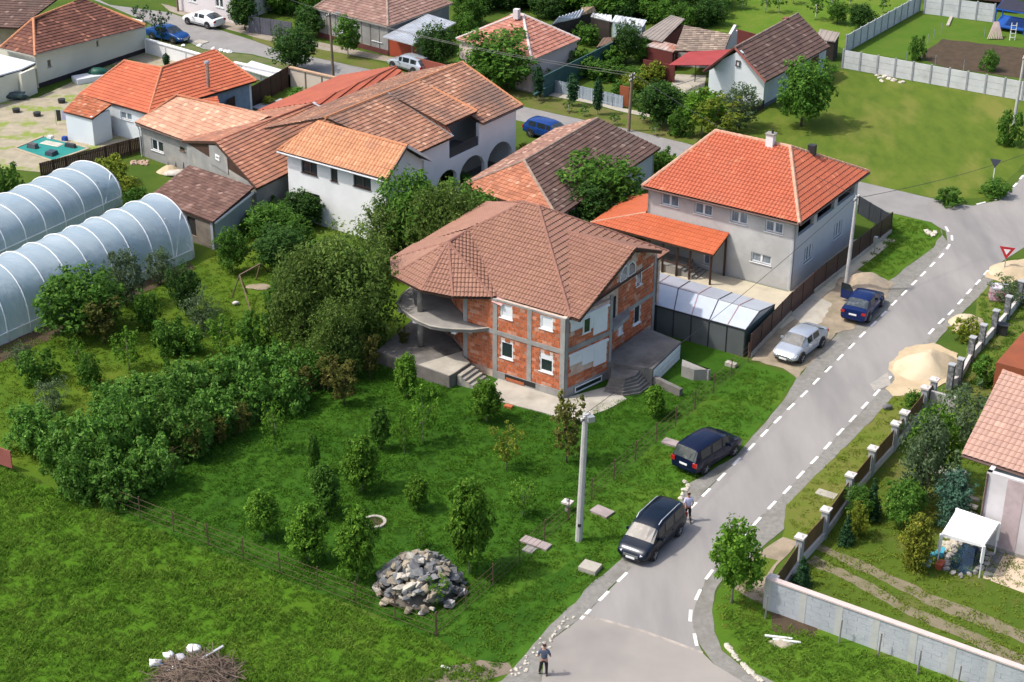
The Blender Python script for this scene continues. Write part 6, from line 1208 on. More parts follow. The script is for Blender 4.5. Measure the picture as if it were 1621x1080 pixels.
tunnel('plastic_tunnel', 'nearer clear plastic growing tunnel with white hoops behind the garden trees', (-22.41, 109.51, 0.0), (-33.87, 93.27, 0.0), None, 4.17, 11, 2.75)
tunnel('plastic_tunnel', 'farther clear plastic growing tunnel with white hoops, cut by the left edge', (-29.47, 119.38, 0.0), (-38.41, 104.42, 0.0), None, 2.9, 9, 2.75)
for tn_, (pA, pB) in enumerate((((-23.04, 110.61, 0.0), (-33.69, 95.34, 0.0)), ((-30.18, 120.51, 0.0), (-37.96, 107.24, 0.0)))):
    A_ = Vector(pA[:2]); B_ = Vector(pB[:2]); n_2 = Vector((-(B_ - A_).y, (B_ - A_).x)).normalized(); n_2 = n_2 if n_2.y > 0 else -n_2; vs = []; fs = []
    for row in range(4):
        for k in range(900):
            p = A_.lerp(B_, rnd()) + n_2 * (.7 + row * 1.15 + ru(-.25, .25)); leaf(vs, fs, Vector((p.x, p.y, ru(.1, 1.0))), rdir(), .16)
    me = bpy.data.meshes.new('plant_rows'); me.from_pydata([tuple(v) for v in vs], [], fs); me.materials.append(LF['mid']); o = bpy.data.objects.new('plant_rows', me); COL.objects.link(o)
    tag(o, ['rows of green plants growing inside the nearer tunnel', 'rows of green plants growing inside the farther tunnel'][tn_], 'crop rows')['kind'] = 'stuff'
sheet('tunnel_earth', [(-22.58, 108.96, 0.0), (-21.95, 107.9, 0.0), (-31.57, 93.4, 0.0), (-33.93, 90.86, 0.0), (-34.55, 92.92, 0.0)], .012, SOIL, .2)
# ------------------------------------------------------------------ fences and walls
def pts_along(a, b, n): return [lerp2(a, b, i / n) for i in range(n + 1)]
def panel_fence(label, a, b, n, h, pm, postm, group=None, grooves=3, pw=.16):
    o = thing('panel_fence', (*lerp2(a, b, .5), 0), label, 'fence', group); P = pts_along(a, b, n); an = math.atan2(b[1] - a[1], b[0] - a[0])
    for i in range(n):
        p, q = P[i], P[i + 1]; L_ = wlen(p, q); c = lerp2(p, q, .5)
        for g in range(grooves): hh = h / grooves; MB().box((*c, hh * (g + .5) + .02), (L_ - pw * .6, .06 - .012 * (g % 2), hh - .025), an).build('panel', pm, o)
    for p in P: MB().box((*p, h / 2 + .05), (pw, pw, h + .1), an).build('post', postm, o)
    return o
PANEL = mat('white_concrete_panel', (.56, .575, .585), (.48, .49, .50), .9, .9, .3, 12, big=((.38, .38, .37), .7, .55, .8)); POSTC = mat('panel_post', (.30, .31, .33), (.24, .25, .27), 2, .9)
panel_fence('long white concrete panel fence crossing behind the mown lawn', (30.82, 155.09, 0.0)[:2], (51.09, 142.24, 0.0)[:2], 14, 1.75, PANEL, POSTC)
panel_fence('pale concrete panel fence running away between the orchard and the kitchen garden', (31.94, 159.94, 0.0)[:2], (42.23, 174.97, 0.0)[:2], 11, 1.75, PANEL, POSTC)
panel_fence('white panel fence at the top right edge beyond the kitchen garden', (42.49, 174.02, 0.0)[:2], (48.95, 170.93, 0.0)[:2], 4, 1.9, PANEL, POSTC)
def slat_fence(name, label, a, b, h, m, n=None, sw=.14, gap=.02, posts=6, pm=None, base=0, bm_=None, cap=False):
    o = thing(name, (*lerp2(a, b, .5), 0), label, 'fence'); L_ = wlen(a, b); n = n or int(L_ / (sw + gap)); an = math.atan2(b[1] - a[1], b[0] - a[0])
    me = MB().box((0, 0, 0), (sw, .025, h)).mesh('slat', m)
    for i in range(min(n, 300)):
        s = bpy.data.objects.new('slat', me); COL.objects.link(s); s.parent = o; p = lerp2(a, b, (i + .5) / n)
        s.location = (p[0] - o['_o'][0], p[1] - o['_o'][1], base + h / 2 + ru(-.01, .01)); s.rotation_euler = (0, 0, an)
    for i in range(posts + 1): p = lerp2(a, b, i / posts); MB().box((*p, (base + h) / 2), (.09, .09, base + h), an).build('post', pm or m, o)
    mb = MB()
    for z in (.2, .8): MB().bar((*a, base + h * z), (*b, base + h * z), .04, .07).build('rail', pm or m, o)
    if base: MB().bar((*a, base / 2), (*b, base / 2), .22, base).build('plinth', bm_ or CONC, o)
    return o
slat_fence('board_fence', 'weathered brown board fence between the dusty yard and the tunnels', (-36.85, 124.72, 0.0)[:2], (-30.19, 130.99, 0.0)[:2], 1.3, WOOD_D, posts=8)
slat_fence('board_fence', 'dark brown board fence running towards the cream wall on the far street', (-24.36, 138.59, 0.0)[:2], (-20.15, 148.54, 0.0)[:2], 1.9, WOOD_D, posts=6)
FD0, FD1, FD2, FD3 = (14.89, 95.06, 0.0)[:2], (18.31, 101.33, 0.0)[:2], (20.31, 104.62, 0.0)[:2], (27.6, 115.29, 0.0)[:2]
slat_fence('sheet_fence', 'dark brown sheet fence on a pale concrete plinth between cover and gate', FD0, FD1, 1.35, BROWNM, sw=.30, gap=.006, posts=4, base=.3, bm_=CONC_L)
slat_fence('sheet_fence', 'long dark brown sheet fence beside the grey house and the green verge', FD2, FD3, 1.35, BROWNM, sw=.30, gap=.006, posts=7, base=.3, bm_=CONC_L)
slat_fence('sheet_fence', 'dark sheet fence closing the yard behind the grey house at the street', FD3, (25.9, 119.02, 0.0)[:2], 1.4, mat('dark_blue_sheet', (.05, .055, .07), None, 1, .5), sw=.30, gap=.006, posts=3)
gt = slat_fence('brown_gate', 'brown double sheet gate in the dark fence by the forecourt', FD1, FD2, 1.6, mat('brown_gate_sheet', (.085, .042, .035), (.07, .036, .03), 1, .5), sw=.28, gap=.006, posts=2); gt['category'] = 'gate'
sheet('gate_ramp', [(18.32, 101.14, 0.0), (20.28, 104.42, 0.0), (21.61, 102.66, 0.0), (20.14, 100.04, 0.0), (19.12, 99.27, 0.0)], .022, CONC_L, .04, .5)
mbx = single(MB().box((*(25.77, 111.67, 0.0)[:2], .95), (.3, .25, .55), R(58)).bar((*(25.77, 111.67, 0.0)[:2], 0), (*(25.77, 111.67, 0.0)[:2], .7), .06), 'meter_box', METAL_G, 'small grey utility box on a post in front of the long dark fence', 'box')
# cream yard wall, white walls
def pier_wall(label, a, b, h, m, capm, npi, pm, group=None):
    o = thing('yard_wall', (*lerp2(a, b, .5), 0), label, 'wall', group); MB().bar((*a, h / 2), (*b, h / 2), .18, h).build('wall_panel', m, o); MB().bar((*a, h + .06), (*b, h + .06), .36, .12).build('coping', capm, o)
    for i in range(npi + 1): p = lerp2(a, b, i / npi); MB().bar((*p, 0), (*p, h + .02), .26).build('pier', pm, o)
    return o
pier_wall('cream yard wall with tan coping on the far street', (-20.22, 148.17, 0.0)[:2], (-13.86, 143.9, 0.0)[:2], 1.75, mat('cream_wall', (.60, .52, .44), (.54, .47, .40), .6, .9), mat('tan_coping', (.50, .33, .22), None, 2), 4, mat('tan_pier', (.34, .27, .21), None))
pier_wall('white yard wall behind the orange roofed house', (-35.1, 157.96, 0.0)[:2], (-28.37, 152.62, 0.0)[:2], 1.3, W_WHITE, W_WHITE, 3, W_WHITE)
pier_wall('low white yard wall right of the vivid orange roof', (-25.75, 151.55, 0.0)[:2], (-20.33, 148.17, 0.0)[:2], 1.1, W_WHITE, W_WHITE, 2, W_WHITE)
pv = thing('white_paving', (-23.26, 151.62, 0.0), 'flat white roofed pit cover inside the low white wall', 'roof'); MB().slab([(-24.98, 150.62, 0.9), (-24.38, 152.95, 0.9), (-20.66, 149.8, 0.9), (-21.49, 147.73, 0.9)], .1).build('cover_sheet', mat('white_sheet', (.66, .68, .72)), pv)
# block wall with coping, lower right
BWm = mat('grey_blockwork', (.40, .43, .46), (.33, .355, .38), .9, .9, .4, 14, big=((.48, .50, .51), .5, .5, .75)); BWa, BWb = (12.48, 68.24, 0.0)[:2], (26.36, 59.1, 0.0)[:2]
bwo = thing('block_wall', (*lerp2(BWa, BWb, .4), 0), 'grey concrete block wall with pink coping along the lower right garden', 'wall')
n_ = 9; hb = 1.75
for i in range(n_):
    p, q = lerp2(BWa, BWb, i / n_), lerp2(BWa, BWb, (i + 1) / n_); an = math.atan2(q[1] - p[1], q[0] - p[0]); L_ = wlen(p, q)
    for r in range(6):                                  # laid courses, half-bond
        k_ = max(2, int(L_ / .95)); off = .5 if r % 2 else 0
        for k in range(k_ + (1 if off else 0)):
            t0, t1 = max(0, (k - off) / k_), min(1, (k + 1 - off) / k_)
            if t1 - t0 < .05: continue
            c = lerp2(p, q, (t0 + t1) / 2); MB().box((*c, hb / 6 * (r + .5)), (L_ * (t1 - t0) - .014, .22 + ru(-.006, .006), hb / 6 - .012), an).build('block', BWm, bwo)
    MB().box((*p, hb / 2), (.34, .245, hb), an).build('wall_pier', mat('mortar_pier', (.44, .45, .42), (.38, .39, .37), 2, .95), bwo)
MB().bar((*BWa, hb / 2), (*BWb, hb / 2), .18, hb - .02).build('mortar_core', mat('mortar_core', (.36, .37, .37), None), bwo)
MB().bar((*BWa, hb + .04), (*BWb, hb + .04), .32, .08).build('coping', mat('pink_coping', (.56, .46, .43), (.50, .41, .38), 2), bwo)
for i, (x, y, yt) in enumerate([(1211,980,937), (1328,1018,982), (1390,1040,1007), (1452,1068,1033), (1515,1092,1054)]):
    p = (12.28, 67.41, 0.0)[:2] if i == 0 else None
fp = [(12.28, 67.41, 0.0), (15.52, 65.55, 0.0), (17.17, 64.51, 0.0), (18.72, 63.21, 0.0), (20.29, 62.12, 0.0)]
for i, p in enumerate(fp):
    o = single(MB().bar((p[0], p[1], 0), (p[0] + .03, p[1], 1.35), .07), 'concrete_stake', CONC, ['leftmost thin concrete stake at the end of the block wall', 'second thin stake in front of the block wall from the left', 'third thin stake in front of the block wall', 'fourth thin stake in front of the block wall', 'rightmost thin stake in front of the block wall'][i], 'stake')
# pillar fence in front of the right garden
PILC = mat('cast_pillar', (.36, .37, .38), (.29, .30, .31), 2, .9); WCAP = mat('white_cap', (.56, .52, .49), (.46, .43, .41), 3, .8); BRB = mat('brown_infill', (.17, .105, .045), (.13, .08, .035), 2, .8, stretch=(1, 1, .2, 0))
pl = [(12.64, 68.35, 0.0), (14.52, 71.96, 0.0), (16.21, 74.54, 0.0), (18.08, 78.01, 0.0), (19.79, 80.86, 0.0), (21.59, 83.65, 0.0), (22.35, 84.95, 0.0), (24.18, 87.97, 0.0), (24.92, 88.99, 0.0)]
pf = thing('pillar_fence', (*lerp2(pl[0], pl[-1], .5), 0), 'garden fence of grey pillars with white caps and brown board infill', 'fence')
for i, p in enumerate(pl):
    MB().box((p[0], p[1], .85), (.34, .34, 1.7), R(58)).build('pillar', PILC, pf); MB().box((p[0], p[1], 1.75), (.52, .52, .1), R(58)).box((p[0], p[1], 1.83), (.36, .36, .06), R(58), taper=.4).build('pillar_cap', WCAP, pf)
    if i < len(pl) - 1:
        q = pl[i + 1]; a, b = lerp2(p, q, .06), lerp2(p, q, .94)
        MB().bar((*a, .22), (*b, .22), .26, .44).build('base_wall', WCAP, pf)
        n_b = max(3, int(wlen(a, b) / .22))
        for k in range(n_b): c = lerp2(a, b, (k + .5) / n_b); MB().box((c[0], c[1], .95), (wlen(a, b) / n_b * .93, .03, 1.0), math.atan2(b[1] - a[1], b[0] - a[0])).build('board', BRB, pf)
# stone pillar fence, upper right
STN = mat('dark_stone', (.10, .105, .11), (.24, .245, .25), 5, .9, .8, 10, contrast=(.45, .6))
sp = [(26.43, 91.0, 0.0), (27.13, 91.75, 0.0), (28.56, 94.71, 0.0), (29.66, 96.48, 0.0), (30.98, 98.58, 0.0), (32.35, 100.75, 0.0), (33.82, 103.2, 0.0), (35.4, 105.65, 0.0)]
sf = thing('stone_pillar_fence', (*lerp2(sp[0], sp[-1], .5), 0), 'low white wall with dark stone clad pillars by the sand heap', 'fence')
for i, p in enumerate(sp):
    MB().box((p[0], p[1], .85), (.36, .36, 1.7), R(57)).build('stone_pillar', STN, sf); MB().box((p[0], p[1], 1.73), (.42, .42, .06), R(57)).build('pillar_cap', PILC, sf)
    if i: MB().bar((*sp[i - 1][:2], .3), (*p[:2], .3), .2, .6).build('base_wall', WCAP, sf)
rwl = single(MB().bar((*(24.6, 88.21, 0.0)[:2], .7), (*(25.93, 87.47, 0.0)[:2], .7), .2, 1.4), 'return_wall', mat('rough_wall', (.42, .40, .38), None), 'short rough wall at the upper end of the pillar fence', 'wall')
# picket fence on the far side of the side street
PK = mat('blue_grey_picket', (.36, .42, .48), (.30, .36, .42), 1, .7)
slat_fence('picket_fence', 'blue grey picket fence behind the columnar thujas', (2.62, 147.9, 0.0)[:2], (9.48, 142.82, 0.0)[:2], 1.15, PK, n=60, sw=.2, gap=.04, posts=8, pm=PK)
slat_fence('low_fence', 'low dark fence at the foot of the white gabled house', (20.51, 141.09, 0.0)[:2], (21.87, 143.15, 0.0)[:2], .8, DK, sw=.15, posts=2)
single(MB().box((*(9.68, 143.51, 0.0)[:2], .9), (.9, .12, 1.8), R(-32)), 'red_gate', mat('rust_gate', (.30, .09, .04), None), 'rust red gate leaf at the right end of the picket fence', 'gate')
slat_fence('street_fence', 'dark grey street fence at the top left of the far street', (-26.32, 165.0, 0.0)[:2], (-21.87, 162.97, 0.0)[:2], 1.7, mat('blue_grey_sheet', (.12, .12, .15), None, 1), sw=.3, posts=4)
# wire fences round the plot
WIREM = mat('rusty_wire', (.16, .09, .065), (.11, .07, .055), 3, .8)
def wire_fence(label, a, b, n, h=1.35, lean=0):
    o = thing('wire_fence', (*lerp2(a, b, .5), 0), label, 'fence'); P = pts_along(a, b, n)
    for p in P: MB().bar((*p, 0), (p[0] + ru(-.04, .04), p[1] + ru(-.04, .04), h), .055).build('post', WIREM, o)
    for z in (.15, .5, .85, 1.2): MB().bar((*a, z), (*b, z), .012).build('wire', WIREM, o)
    return o
wire_fence('thin rusty wire fence along the field side of the plot', (-21.43, 77.11, 0.0)[:2], (-3.47, 65.77, 0.0)[:2], 9)
wire_fence('thin rusty wire fence along the road side of the plot', (-3.42, 65.87, 0.0)[:2], (14.69, 94.36, 0.0)[:2], 14)
wire_fence('thin rusty wire fence between the plot and the hedge', (-21.39, 77.24, 0.0)[:2], (-8.63, 94.09, 0.0)[:2], 9)
single(MB().box((*(-28.0, 80.79, 0.0)[:2], .8), (1.6, .05, 1.1), R(-30)), 'metal_sheet', mat('faded_red_panel', (.28, .09, .075), None), 'faded red metal panel standing at the left edge below the hedge', 'panel')
# ------------------------------------------------------------------ poles and wires
def wires(pairs, sag=.6, r=.018, mat_=BLACKM):
    for a, b, lab in pairs:
        a = Vector(a); b = Vector(b); n = 14; mb = MB()
        mb.tube([a.lerp(b, i / n) - Vector((0, 0, sag * math.sin(math.pi * i / n))) for i in range(n + 1)], r, r, 4)
        single(mb, 'power_line', mat_, lab, 'cable', 'power lines between the poles')
CP = mat('concrete_pole', (.46, .45, .43), (.38, .37, .355), 2, .9, .3, 12); WP = mat('wood_pole', (.22, .16, .11), (.16, .12, .085), 3, .9, stretch=(4, 4, .4, 0))
def pole(label, p, h, m, r0=.16, r1=.1, lean=(0, 0), arms=1, lamp=False, name='utility_pole'):
    o = thing(name, (p[0], p[1], 0), label, 'pole'); T = Vector((p[0] + lean[0], p[1] + lean[1], h)); MB().tube([(p[0], p[1], 0), T], r0, r1, 10).build('shaft', m, o)
    u = Vector((math.cos(R(60)), math.sin(R(60)), 0))
    for k in range(arms):
        c = T - Vector((0, 0, .25 + .35 * k)); MB().bar(c - u * .5, c + u * .5, .07).build('crossarm', BLACKM, o)
        for s in (-.42, -.15, .15, .42): MB().tube([c + u * s + Vector((0, 0, .03)), c + u * s + Vector((0, 0, .17))], .035, .05, 7).build('insulator', WHITE, o)
    if lamp:
        c = T - Vector((0, 0, .2)); MB().tube([c, c + Vector((.7, -.35, .3))], .03).build('lamp_arm', METAL_G, o); MB().box(c + Vector((.85, -.42, .3)), (.5, .2, .1), R(-26)).build('lamp_head', METAL_G, o)
    return o, T
po1, pT1 = pole('thick pale concrete pole standing at the road side fence of the plot', (3.53, 74.1, 0.0), 7.48, CP, .20, .15, (.15, 0), 1)
MB().box(pT1 + Vector((.25, -.15, -.2)), (.35, .3, .3), R(20)).build('junction_box', METAL_G, po1); MB().box((*(3.53, 74.1, 0.0)[:2], 1.05), (.16, .44, .16), 0).build('bolt_plate', BLACKM, po1)
po2, pT2 = pole('tall concrete pole in the sand beside the blue sedan and brown gate', (22.55, 104.97, 0.0), 7.0, CP, .15, .09, (.1, 0), 1)
po3, pT3 = pole('concrete pole at the right edge before the white panel fence', (42.76, 139.05, 0.0), 6.25, CP, .15, .1, (.1, 0), 1)
po4, pT4 = pole('wooden pole on the grass strip beside the picket fence', (9.7, 136.91, 0.0), 5.09, WP, .15, .11, (.1, 0), 2)
po5, pT5 = pole('wooden pole at the kerb of the far street before the grey house', (-16.61, 150.77, 0.0), 6.12, WP, .14, .1, (-.1, 0), 1, True)
po6, pT6 = pole('dark pole at the top edge by the pale lilac house', (-34.75, 172.51, 0.0), 6.5, WP, .12, .09)
wires([(pT4, pT5, 'upper cable from the wooden pole by the picket fence to the far street pole'), (pT4 + Vector((.2, .3, -.35)), pT5 + Vector((.2, .3, -.2)), 'lower cable from the wooden pole by the picket fence to the far street pole'), (pT5, pT6, 'cable running left from the far street pole to the top edge'), (pT5 + Vector((0, .3, -.1)), pT6 + Vector((0, .3, -.1)), 'second cable running left from the far street pole'),
       (pT4, pT2, 'cable from the wooden pole to the concrete pole by the gate'), (pT2, pT1, 'cable from the gate pole down to the thick plot pole'), (pT2 + Vector((0, 0, -.2)), Vector((41.45, 119.86, 6.0)), 'cable from the gate pole to the right edge')], .5)
# ------------------------------------------------------------------ signs
sg = thing('yield_sign', (34.15, 108.34, 0.0), 'red bordered give way triangle on a thin post at the crossroads', 'road sign'); sx = (34.15, 108.34, 0.0)
MB().tube([(sx[0], sx[1], 0), (sx[0], sx[1], 1.9)], .035).build('post', METAL_G, sg)
def tri(r, z, off, m, nm, par):
    mb = MB(); c = Vector((sx[0], sx[1], z)); dx = Vector((math.cos(R(-20)), math.sin(R(-20)), 0)); f = Vector((math.sin(R(-20)), -math.cos(R(-20)), 0)) * off
    P = [c + f + dx * (r * math.sin(a)) - Vector((0, 0, r * math.cos(a))) for a in (0, 2.094, 4.189)]; Q_ = [p - f.normalized() * .015 for p in P]
    mb.add(P + Q_, [(0, 1, 2), (5, 4, 3), (0, 3, 4, 1), (1, 4, 5, 2), (2, 5, 3, 0)]); return mb.build(nm, m, par)
tri(.62, 1.65, .04, mat('sign_red', (.50, .03, .04), None), 'sign_plate', sg); tri(.27, 1.65, .05, WHITE, 'white_field', sg)
s2 = (37.56, 125.28, 0.0); sg2 = thing('street_sign', s2, 'back of a dark triangular road sign on a pale post by the lawn corner', 'road sign'); sx = s2
MB().tube([(s2[0], s2[1], 0), (s2[0], s2[1], 2.0)], .035).build('post', PIPE, sg2); tri(.5, 1.85, .04, mat('sign_back', (.07, .08, .10), None), 'sign_plate', sg2)
# ------------------------------------------------------------------ heaps
def heap(name, c, rx, ry, h, m, label, cat, seed, ang_=0, kind=None):
    mb = MB(); nr, na = 14, 40; vs = [(0, 0, h)]; fs = []; of = Vector((seed * 3.1, seed * 7.7, 0)); ca, sa = math.cos(ang_), math.sin(ang_)
    for i in range(1, nr + 1):
        r = i / nr
        for j in range(na):
            a = 2 * math.pi * j / na; k = 1 + .22 * noise.noise(Vector((math.cos(a), math.sin(a), 0)) * 1.5 + of); x, y = math.cos(a) * rx * r * k, math.sin(a) * ry * r * k
            z = h * (1 - r * r) ** 1.25 * (1 + .25 * noise.noise(Vector((x * .9, y * .9, 4)) + of)) + .05 * noise.noise(Vector((x * 3, y * 3, 0)) + of) * (1 - r)
            vs.append((x * ca - y * sa, x * sa + y * ca, max(z, -.01) if i < nr else -.01))
    for j in range(na): fs.append((0, 1 + j, 1 + (j + 1) % na))
    for i in range(nr - 1):
        for j in range(na): a = 1 + i * na + j; b = 1 + i * na + (j + 1) % na; fs.append((a, a + na, b + na, b))
    mb.add([(v_[0] + c[0], v_[1] + c[1], v_[2] + .02) for v_ in vs], fs); return single(mb, name, m, label, cat, None, True, (c[0], c[1], 0))
SANDP = mat('heap_sand', (.50, .40, .265), (.43, .345, .23), 1.5, .95, .7, 10, spec=.1, big=((.56, .47, .33), .35, .45, .7)); GRAVP = mat('heap_earth', (.42, .34, .25), (.34, .27, .19), 1.5, .95, 1, 10)
heap('sand_heap', (25.67, 93.89, 0.0), 2.25, 1.75, 1.0, SANDP, 'large pale sand heap on the right side of the road', 'sand heap', 1, R(40))
heap('sand_heap', (24.06, 106.24, 0.0), 1.9, 1.5, .75, GRAVP, 'brownish sand heap at the foot of the pole by the brown gate', 'sand heap', 2, R(20))
heap('sand_heap', (35.28, 108.8, 0.0), 2.3, 1.3, .6, SANDP, 'low sand heap at the right edge by the give way sign', 'sand heap', 3, R(10))
heap('gravel_heap', (29.57, 100.22, 0.0), 1.5, 1.0, .5, SANDP, 'small spread heap of pale grit beside the yellow weeds', 'gravel heap', 4, R(60))
heap('sand_heap', (-27.2, 126.47, 0.0), 1.0, .8, .5, SANDP, 'small sand heap in front of the pale tiled annex', 'sand heap', 5)
sheet('spilt_sand', [(23.45, 92.17, 0.0), (23.5, 94.44, 0.0), (24.89, 96.65, 0.0), (26.88, 97.32, 0.0), (28.03, 95.83, 0.0), (26.65, 91.98, 0.0), (25.07, 90.74, 0.0), (22.8, 90.05, 0.0), (22.61, 91.01, 0.0)], .020, SAND, .3, .4)
sheet('spilt_sand', [(21.64, 104.15, 0.0), (22.59, 107.25, 0.0), (24.94, 108.15, 0.0), (26.1, 106.28, 0.0), (24.66, 103.21, 0.0), (22.08, 99.33, 0.0), (20.69, 98.38, 0.0), (19.59, 96.55, 0.0), (19.33, 97.44, 0.0)], .024, DIRT, .3, .4)
sheet('spilt_sand', [(32.66, 107.46, 0.0), (33.86, 109.63, 0.0), (37.21, 111.36, 0.0), (36.61, 107.55, 0.0), (33.77, 106.65, 0.0)], .020, SAND, .3, .4)
sheet('sand_film', [(21.69, 91.65, 0.0), (23.14, 93.16, 0.0), (23.01, 91.51, 0.0), (21.9, 90.68, 0.0)], .019, mat('thin_sand', (.36, .33, .28), (.27, .26, .24), 2), .15, .3)
# rubble heap: every stone is a part
rb_c = (-4.45, 69.69, 0.0); rub = thing('rubble_heap', rb_c, 'heap of grey and tan broken stones in the lower corner of the plot', 'stone heap')
SM = [mat('stone_grey', (.17, .172, .175), (.115, .117, .12), 3, .9, .5, 12, objrand=.3), mat('stone_tan', (.31, .265, .20), (.23, .195, .145), 3, .9, .5, 12, objrand=.25), mat('stone_pale', (.40, .37, .32), (.31, .29, .25), 3, .9, .5, 12, objrand=.2)]
def stone_mesh(m):
    bm = bmesh.new()
    pts = [rdir() for _ in range(11)]
    for p in pts: bm.verts.new((p.x * ru(.8, 1.1), p.y * ru(.55, .9), p.z * ru(.4, .8)))
    bmesh.ops.convex_hull(bm, input=bm.verts[:]); me = bpy.data.meshes.new('stone'); bm.to_mesh(me); bm.free(); me.materials.append(m); return me
SMS = [stone_mesh(SM[0 if i < 7 else (1 if i < 11 else 2)]) for i in range(14)]
for i in range(270):
    r = math.sqrt(rnd()); a = ru(0, 6.28); x = math.cos(a) * r * 2.25; y = math.sin(a) * r * 2.2; z = 1.65 * (1 - r * r) ** 1.15
    s = bpy.data.objects.new('stone', random.choice(SMS)); COL.objects.link(s); s.parent = rub; k = ru(.20, .50) * (1.0 if r < .8 else .7)
    s.location = (x, y, z + .05 + k * .15); s.scale = (k, k, k * ru(.6, 1)); s.rotation_euler = (ru(-.6, .6), ru(-.6, .6), ru(0, 6.28))
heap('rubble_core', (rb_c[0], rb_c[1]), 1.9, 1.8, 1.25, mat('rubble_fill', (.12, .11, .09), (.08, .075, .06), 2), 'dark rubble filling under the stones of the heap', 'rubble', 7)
tree('sparse0', (-3.52, 68.32, 1.58, 1.34), 'light green plant growing out of the stone heap', None, 'shrub', 'shrub'); tree('bushmid0', (-3.72, 70.08, 1.2, 1.06), 'small green shrub on top of the stone heap', None, 'shrub', 'shrub'); tree('sparse1', (-4.51, 73.27, 1.37, 0.97), 'tuft of grassy stems behind the stone heap', None, 'shrub', 'shrub')
hl = (-7.11, 75.61, 0.0); mb = MB(); 
for k in range(16):
    a = 2 * math.pi * k / 16; mb.bar((hl[0] + math.cos(a) * .55, hl[1] + math.sin(a) * .55, .05), (hl[0] + math.cos(a + .39) * .55, hl[1] + math.sin(a + .39) * .55, .05), .16, .14)
wl_ = thing('well_ring', hl, 'low round stone well ring in the plot lawn', 'well'); mb.build('stone_ring', CONC_L, wl_); MB().tube([(hl[0], hl[1], .02), (hl[0], hl[1], .06)], .5, .5, 16).build('well_opening', SOIL, wl_)
# brush pile and rubbish bags
bp = (-14.2, 62.56, 0.0); br = mat('dead_branch', (.20, .145, .11), (.13, .10, .08), 2, .95); mb = MB()
for i in range(520):
    a = ru(0, 6.28); r = math.sqrt(rnd()) * 1.9; c = Vector((bp[0] + math.cos(a) * r, bp[1] + math.sin(a) * r * .7, .08 + .75 * (1 - (r / 1.9) ** 1.5) * rnd())); d = Vector((ru(-1, 1), ru(-1, 1), ru(-.25, .25))).normalized() * ru(.3, 1.0); mb.tube([c - d, c + Vector((0, 0, ru(0, .12))), c + d], .022, .010, 4, False)
o = single(mb, 'brush_pile', br, 'pile of dry brown branches at the bottom edge of the field', 'brush pile'); o['kind'] = 'stuff'
heap('brush_core', bp, 1.8, 1.3, .55, mat('litter', (.12, .09, .06), (.08, .06, .04), 2), 'brown litter mound under the dry branches', 'mound', 9)
for i, (p, sz, m, lab) in enumerate([((-16.22, 63.32, 0.0), (.42, .3, .3), WHITE, 'white rubbish bag lying leftmost by the branch pile'), ((-15.72, 63.94, 0.0), (.33, .3, .28), WHITE, 'round white bag above the other rubbish bags'), ((-14.69, 64.39, 0.0), (.55, .38, .3), WHITE, 'crumpled white sack behind the dry branches'), ((-15.07, 63.57, 0.0), (.4, .35, .35), mat('grey_bag', (.42, .42, .46), None), 'grey white bag in the middle of the rubbish'), ((-15.25, 62.82, 0.0), (.42, .3, .28), WHITE, 'white bag in front of the grey one'), ((-14.89, 63.2, 0.0), (.22, .2, .2), mat('blue_bag', (.05, .18, .42), None), 'small blue bag among the rubbish'), ((-15.3, 62.27, 0.0), (.25, .2, .12), mat('blue_bag', (.05, .18, .42)), 'flat blue plastic piece at the bottom edge'), ((-15.95, 63.28, 0.0), (.15, .15, .15), mat('blue_bag', (.05, .18, .42)), 'tiny blue scrap by the leftmost bag')]):
    sz = tuple(v_ * .72 for v_ in sz); single(MB().blob((p[0], p[1], sz[2] * .8), sz, 8, .38), 'rubbish_bag', m, lab, 'bag', None, True)
single(MB().box((*(-13.72, 63.69, 0.0)[:2], .5), (1.3, .14, .05), R(25), ry=R(-20)), 'grey_plank', METAL_G, 'grey plank leaning on the branch pile', 'plank')
# slabs, manholes, boxes by the road
for p, s, m, lab in [((4.01, 71.41, 0.0), (.95, .8, .28), CONC_L, 'white square manhole slab on the verge near the road edge'), ((4.85, 76.79, 0.0), (1.1, .75, .12), mat('pinkish_slab', (.34, .28, .27), None), 'worn grey hatch slab right of the thick pole'), ((9.08, 84.15, 0.0), (.95, .6, .14), mat('pinkish_slab', (.34, .28, .27)), 'flat grey hatch slab behind the navy people carrier'), ((1.31, 73.71, 0.0), (1.6, .6, .12), mat('pinkish_slab', (.34, .28, .27)), 'long stone slab at the road side fence'), ((0.98, 73.12, 0.0), (.6, .5, .1), CONC, 'broken slab piece below the long stone slab'), ((13.57, 93.83, 0.0), (.7, .35, .25), CONC_L, 'small concrete block near the plot corner'), ((9.99, 96.54, 0.0), (.8, .5, .3), mat('pinkish_slab', (.34, .28, .27)), 'pinkish block on the landing edge'), ((-2.45, 69.29, 0.0), (.55, .35, .25), WCAP, 'pale block on the right side of the stone heap'), ((-2.87, 68.22, 0.0), (.35, .3, .3), WCAP, 'small white stone below the heap'), ((17.06, 78.83, 0.0), (1.1, .6, .05), CONC_L, 'pale concrete manhole cover on the right verge'), ((-30.58, 161.63, 0.0), (1.3, 1.0, .06), CONC_L, 'pale manhole slab on the far street kerb'), ((-0.17, 88.3, 0.0), (.5, .3, .12), BRICK, 'orange block lying on the grass before the apron'), ((-2.9, 63.37, 0.0), (.5, .15, .05), WHITE, 'white scrap lying on the bare earth')]:
    single(MB().box((p[0], p[1], s[2] / 2 + .015), s, R(-33 + ru(-8, 8))), 'concrete_slab', m, lab, 'slab')
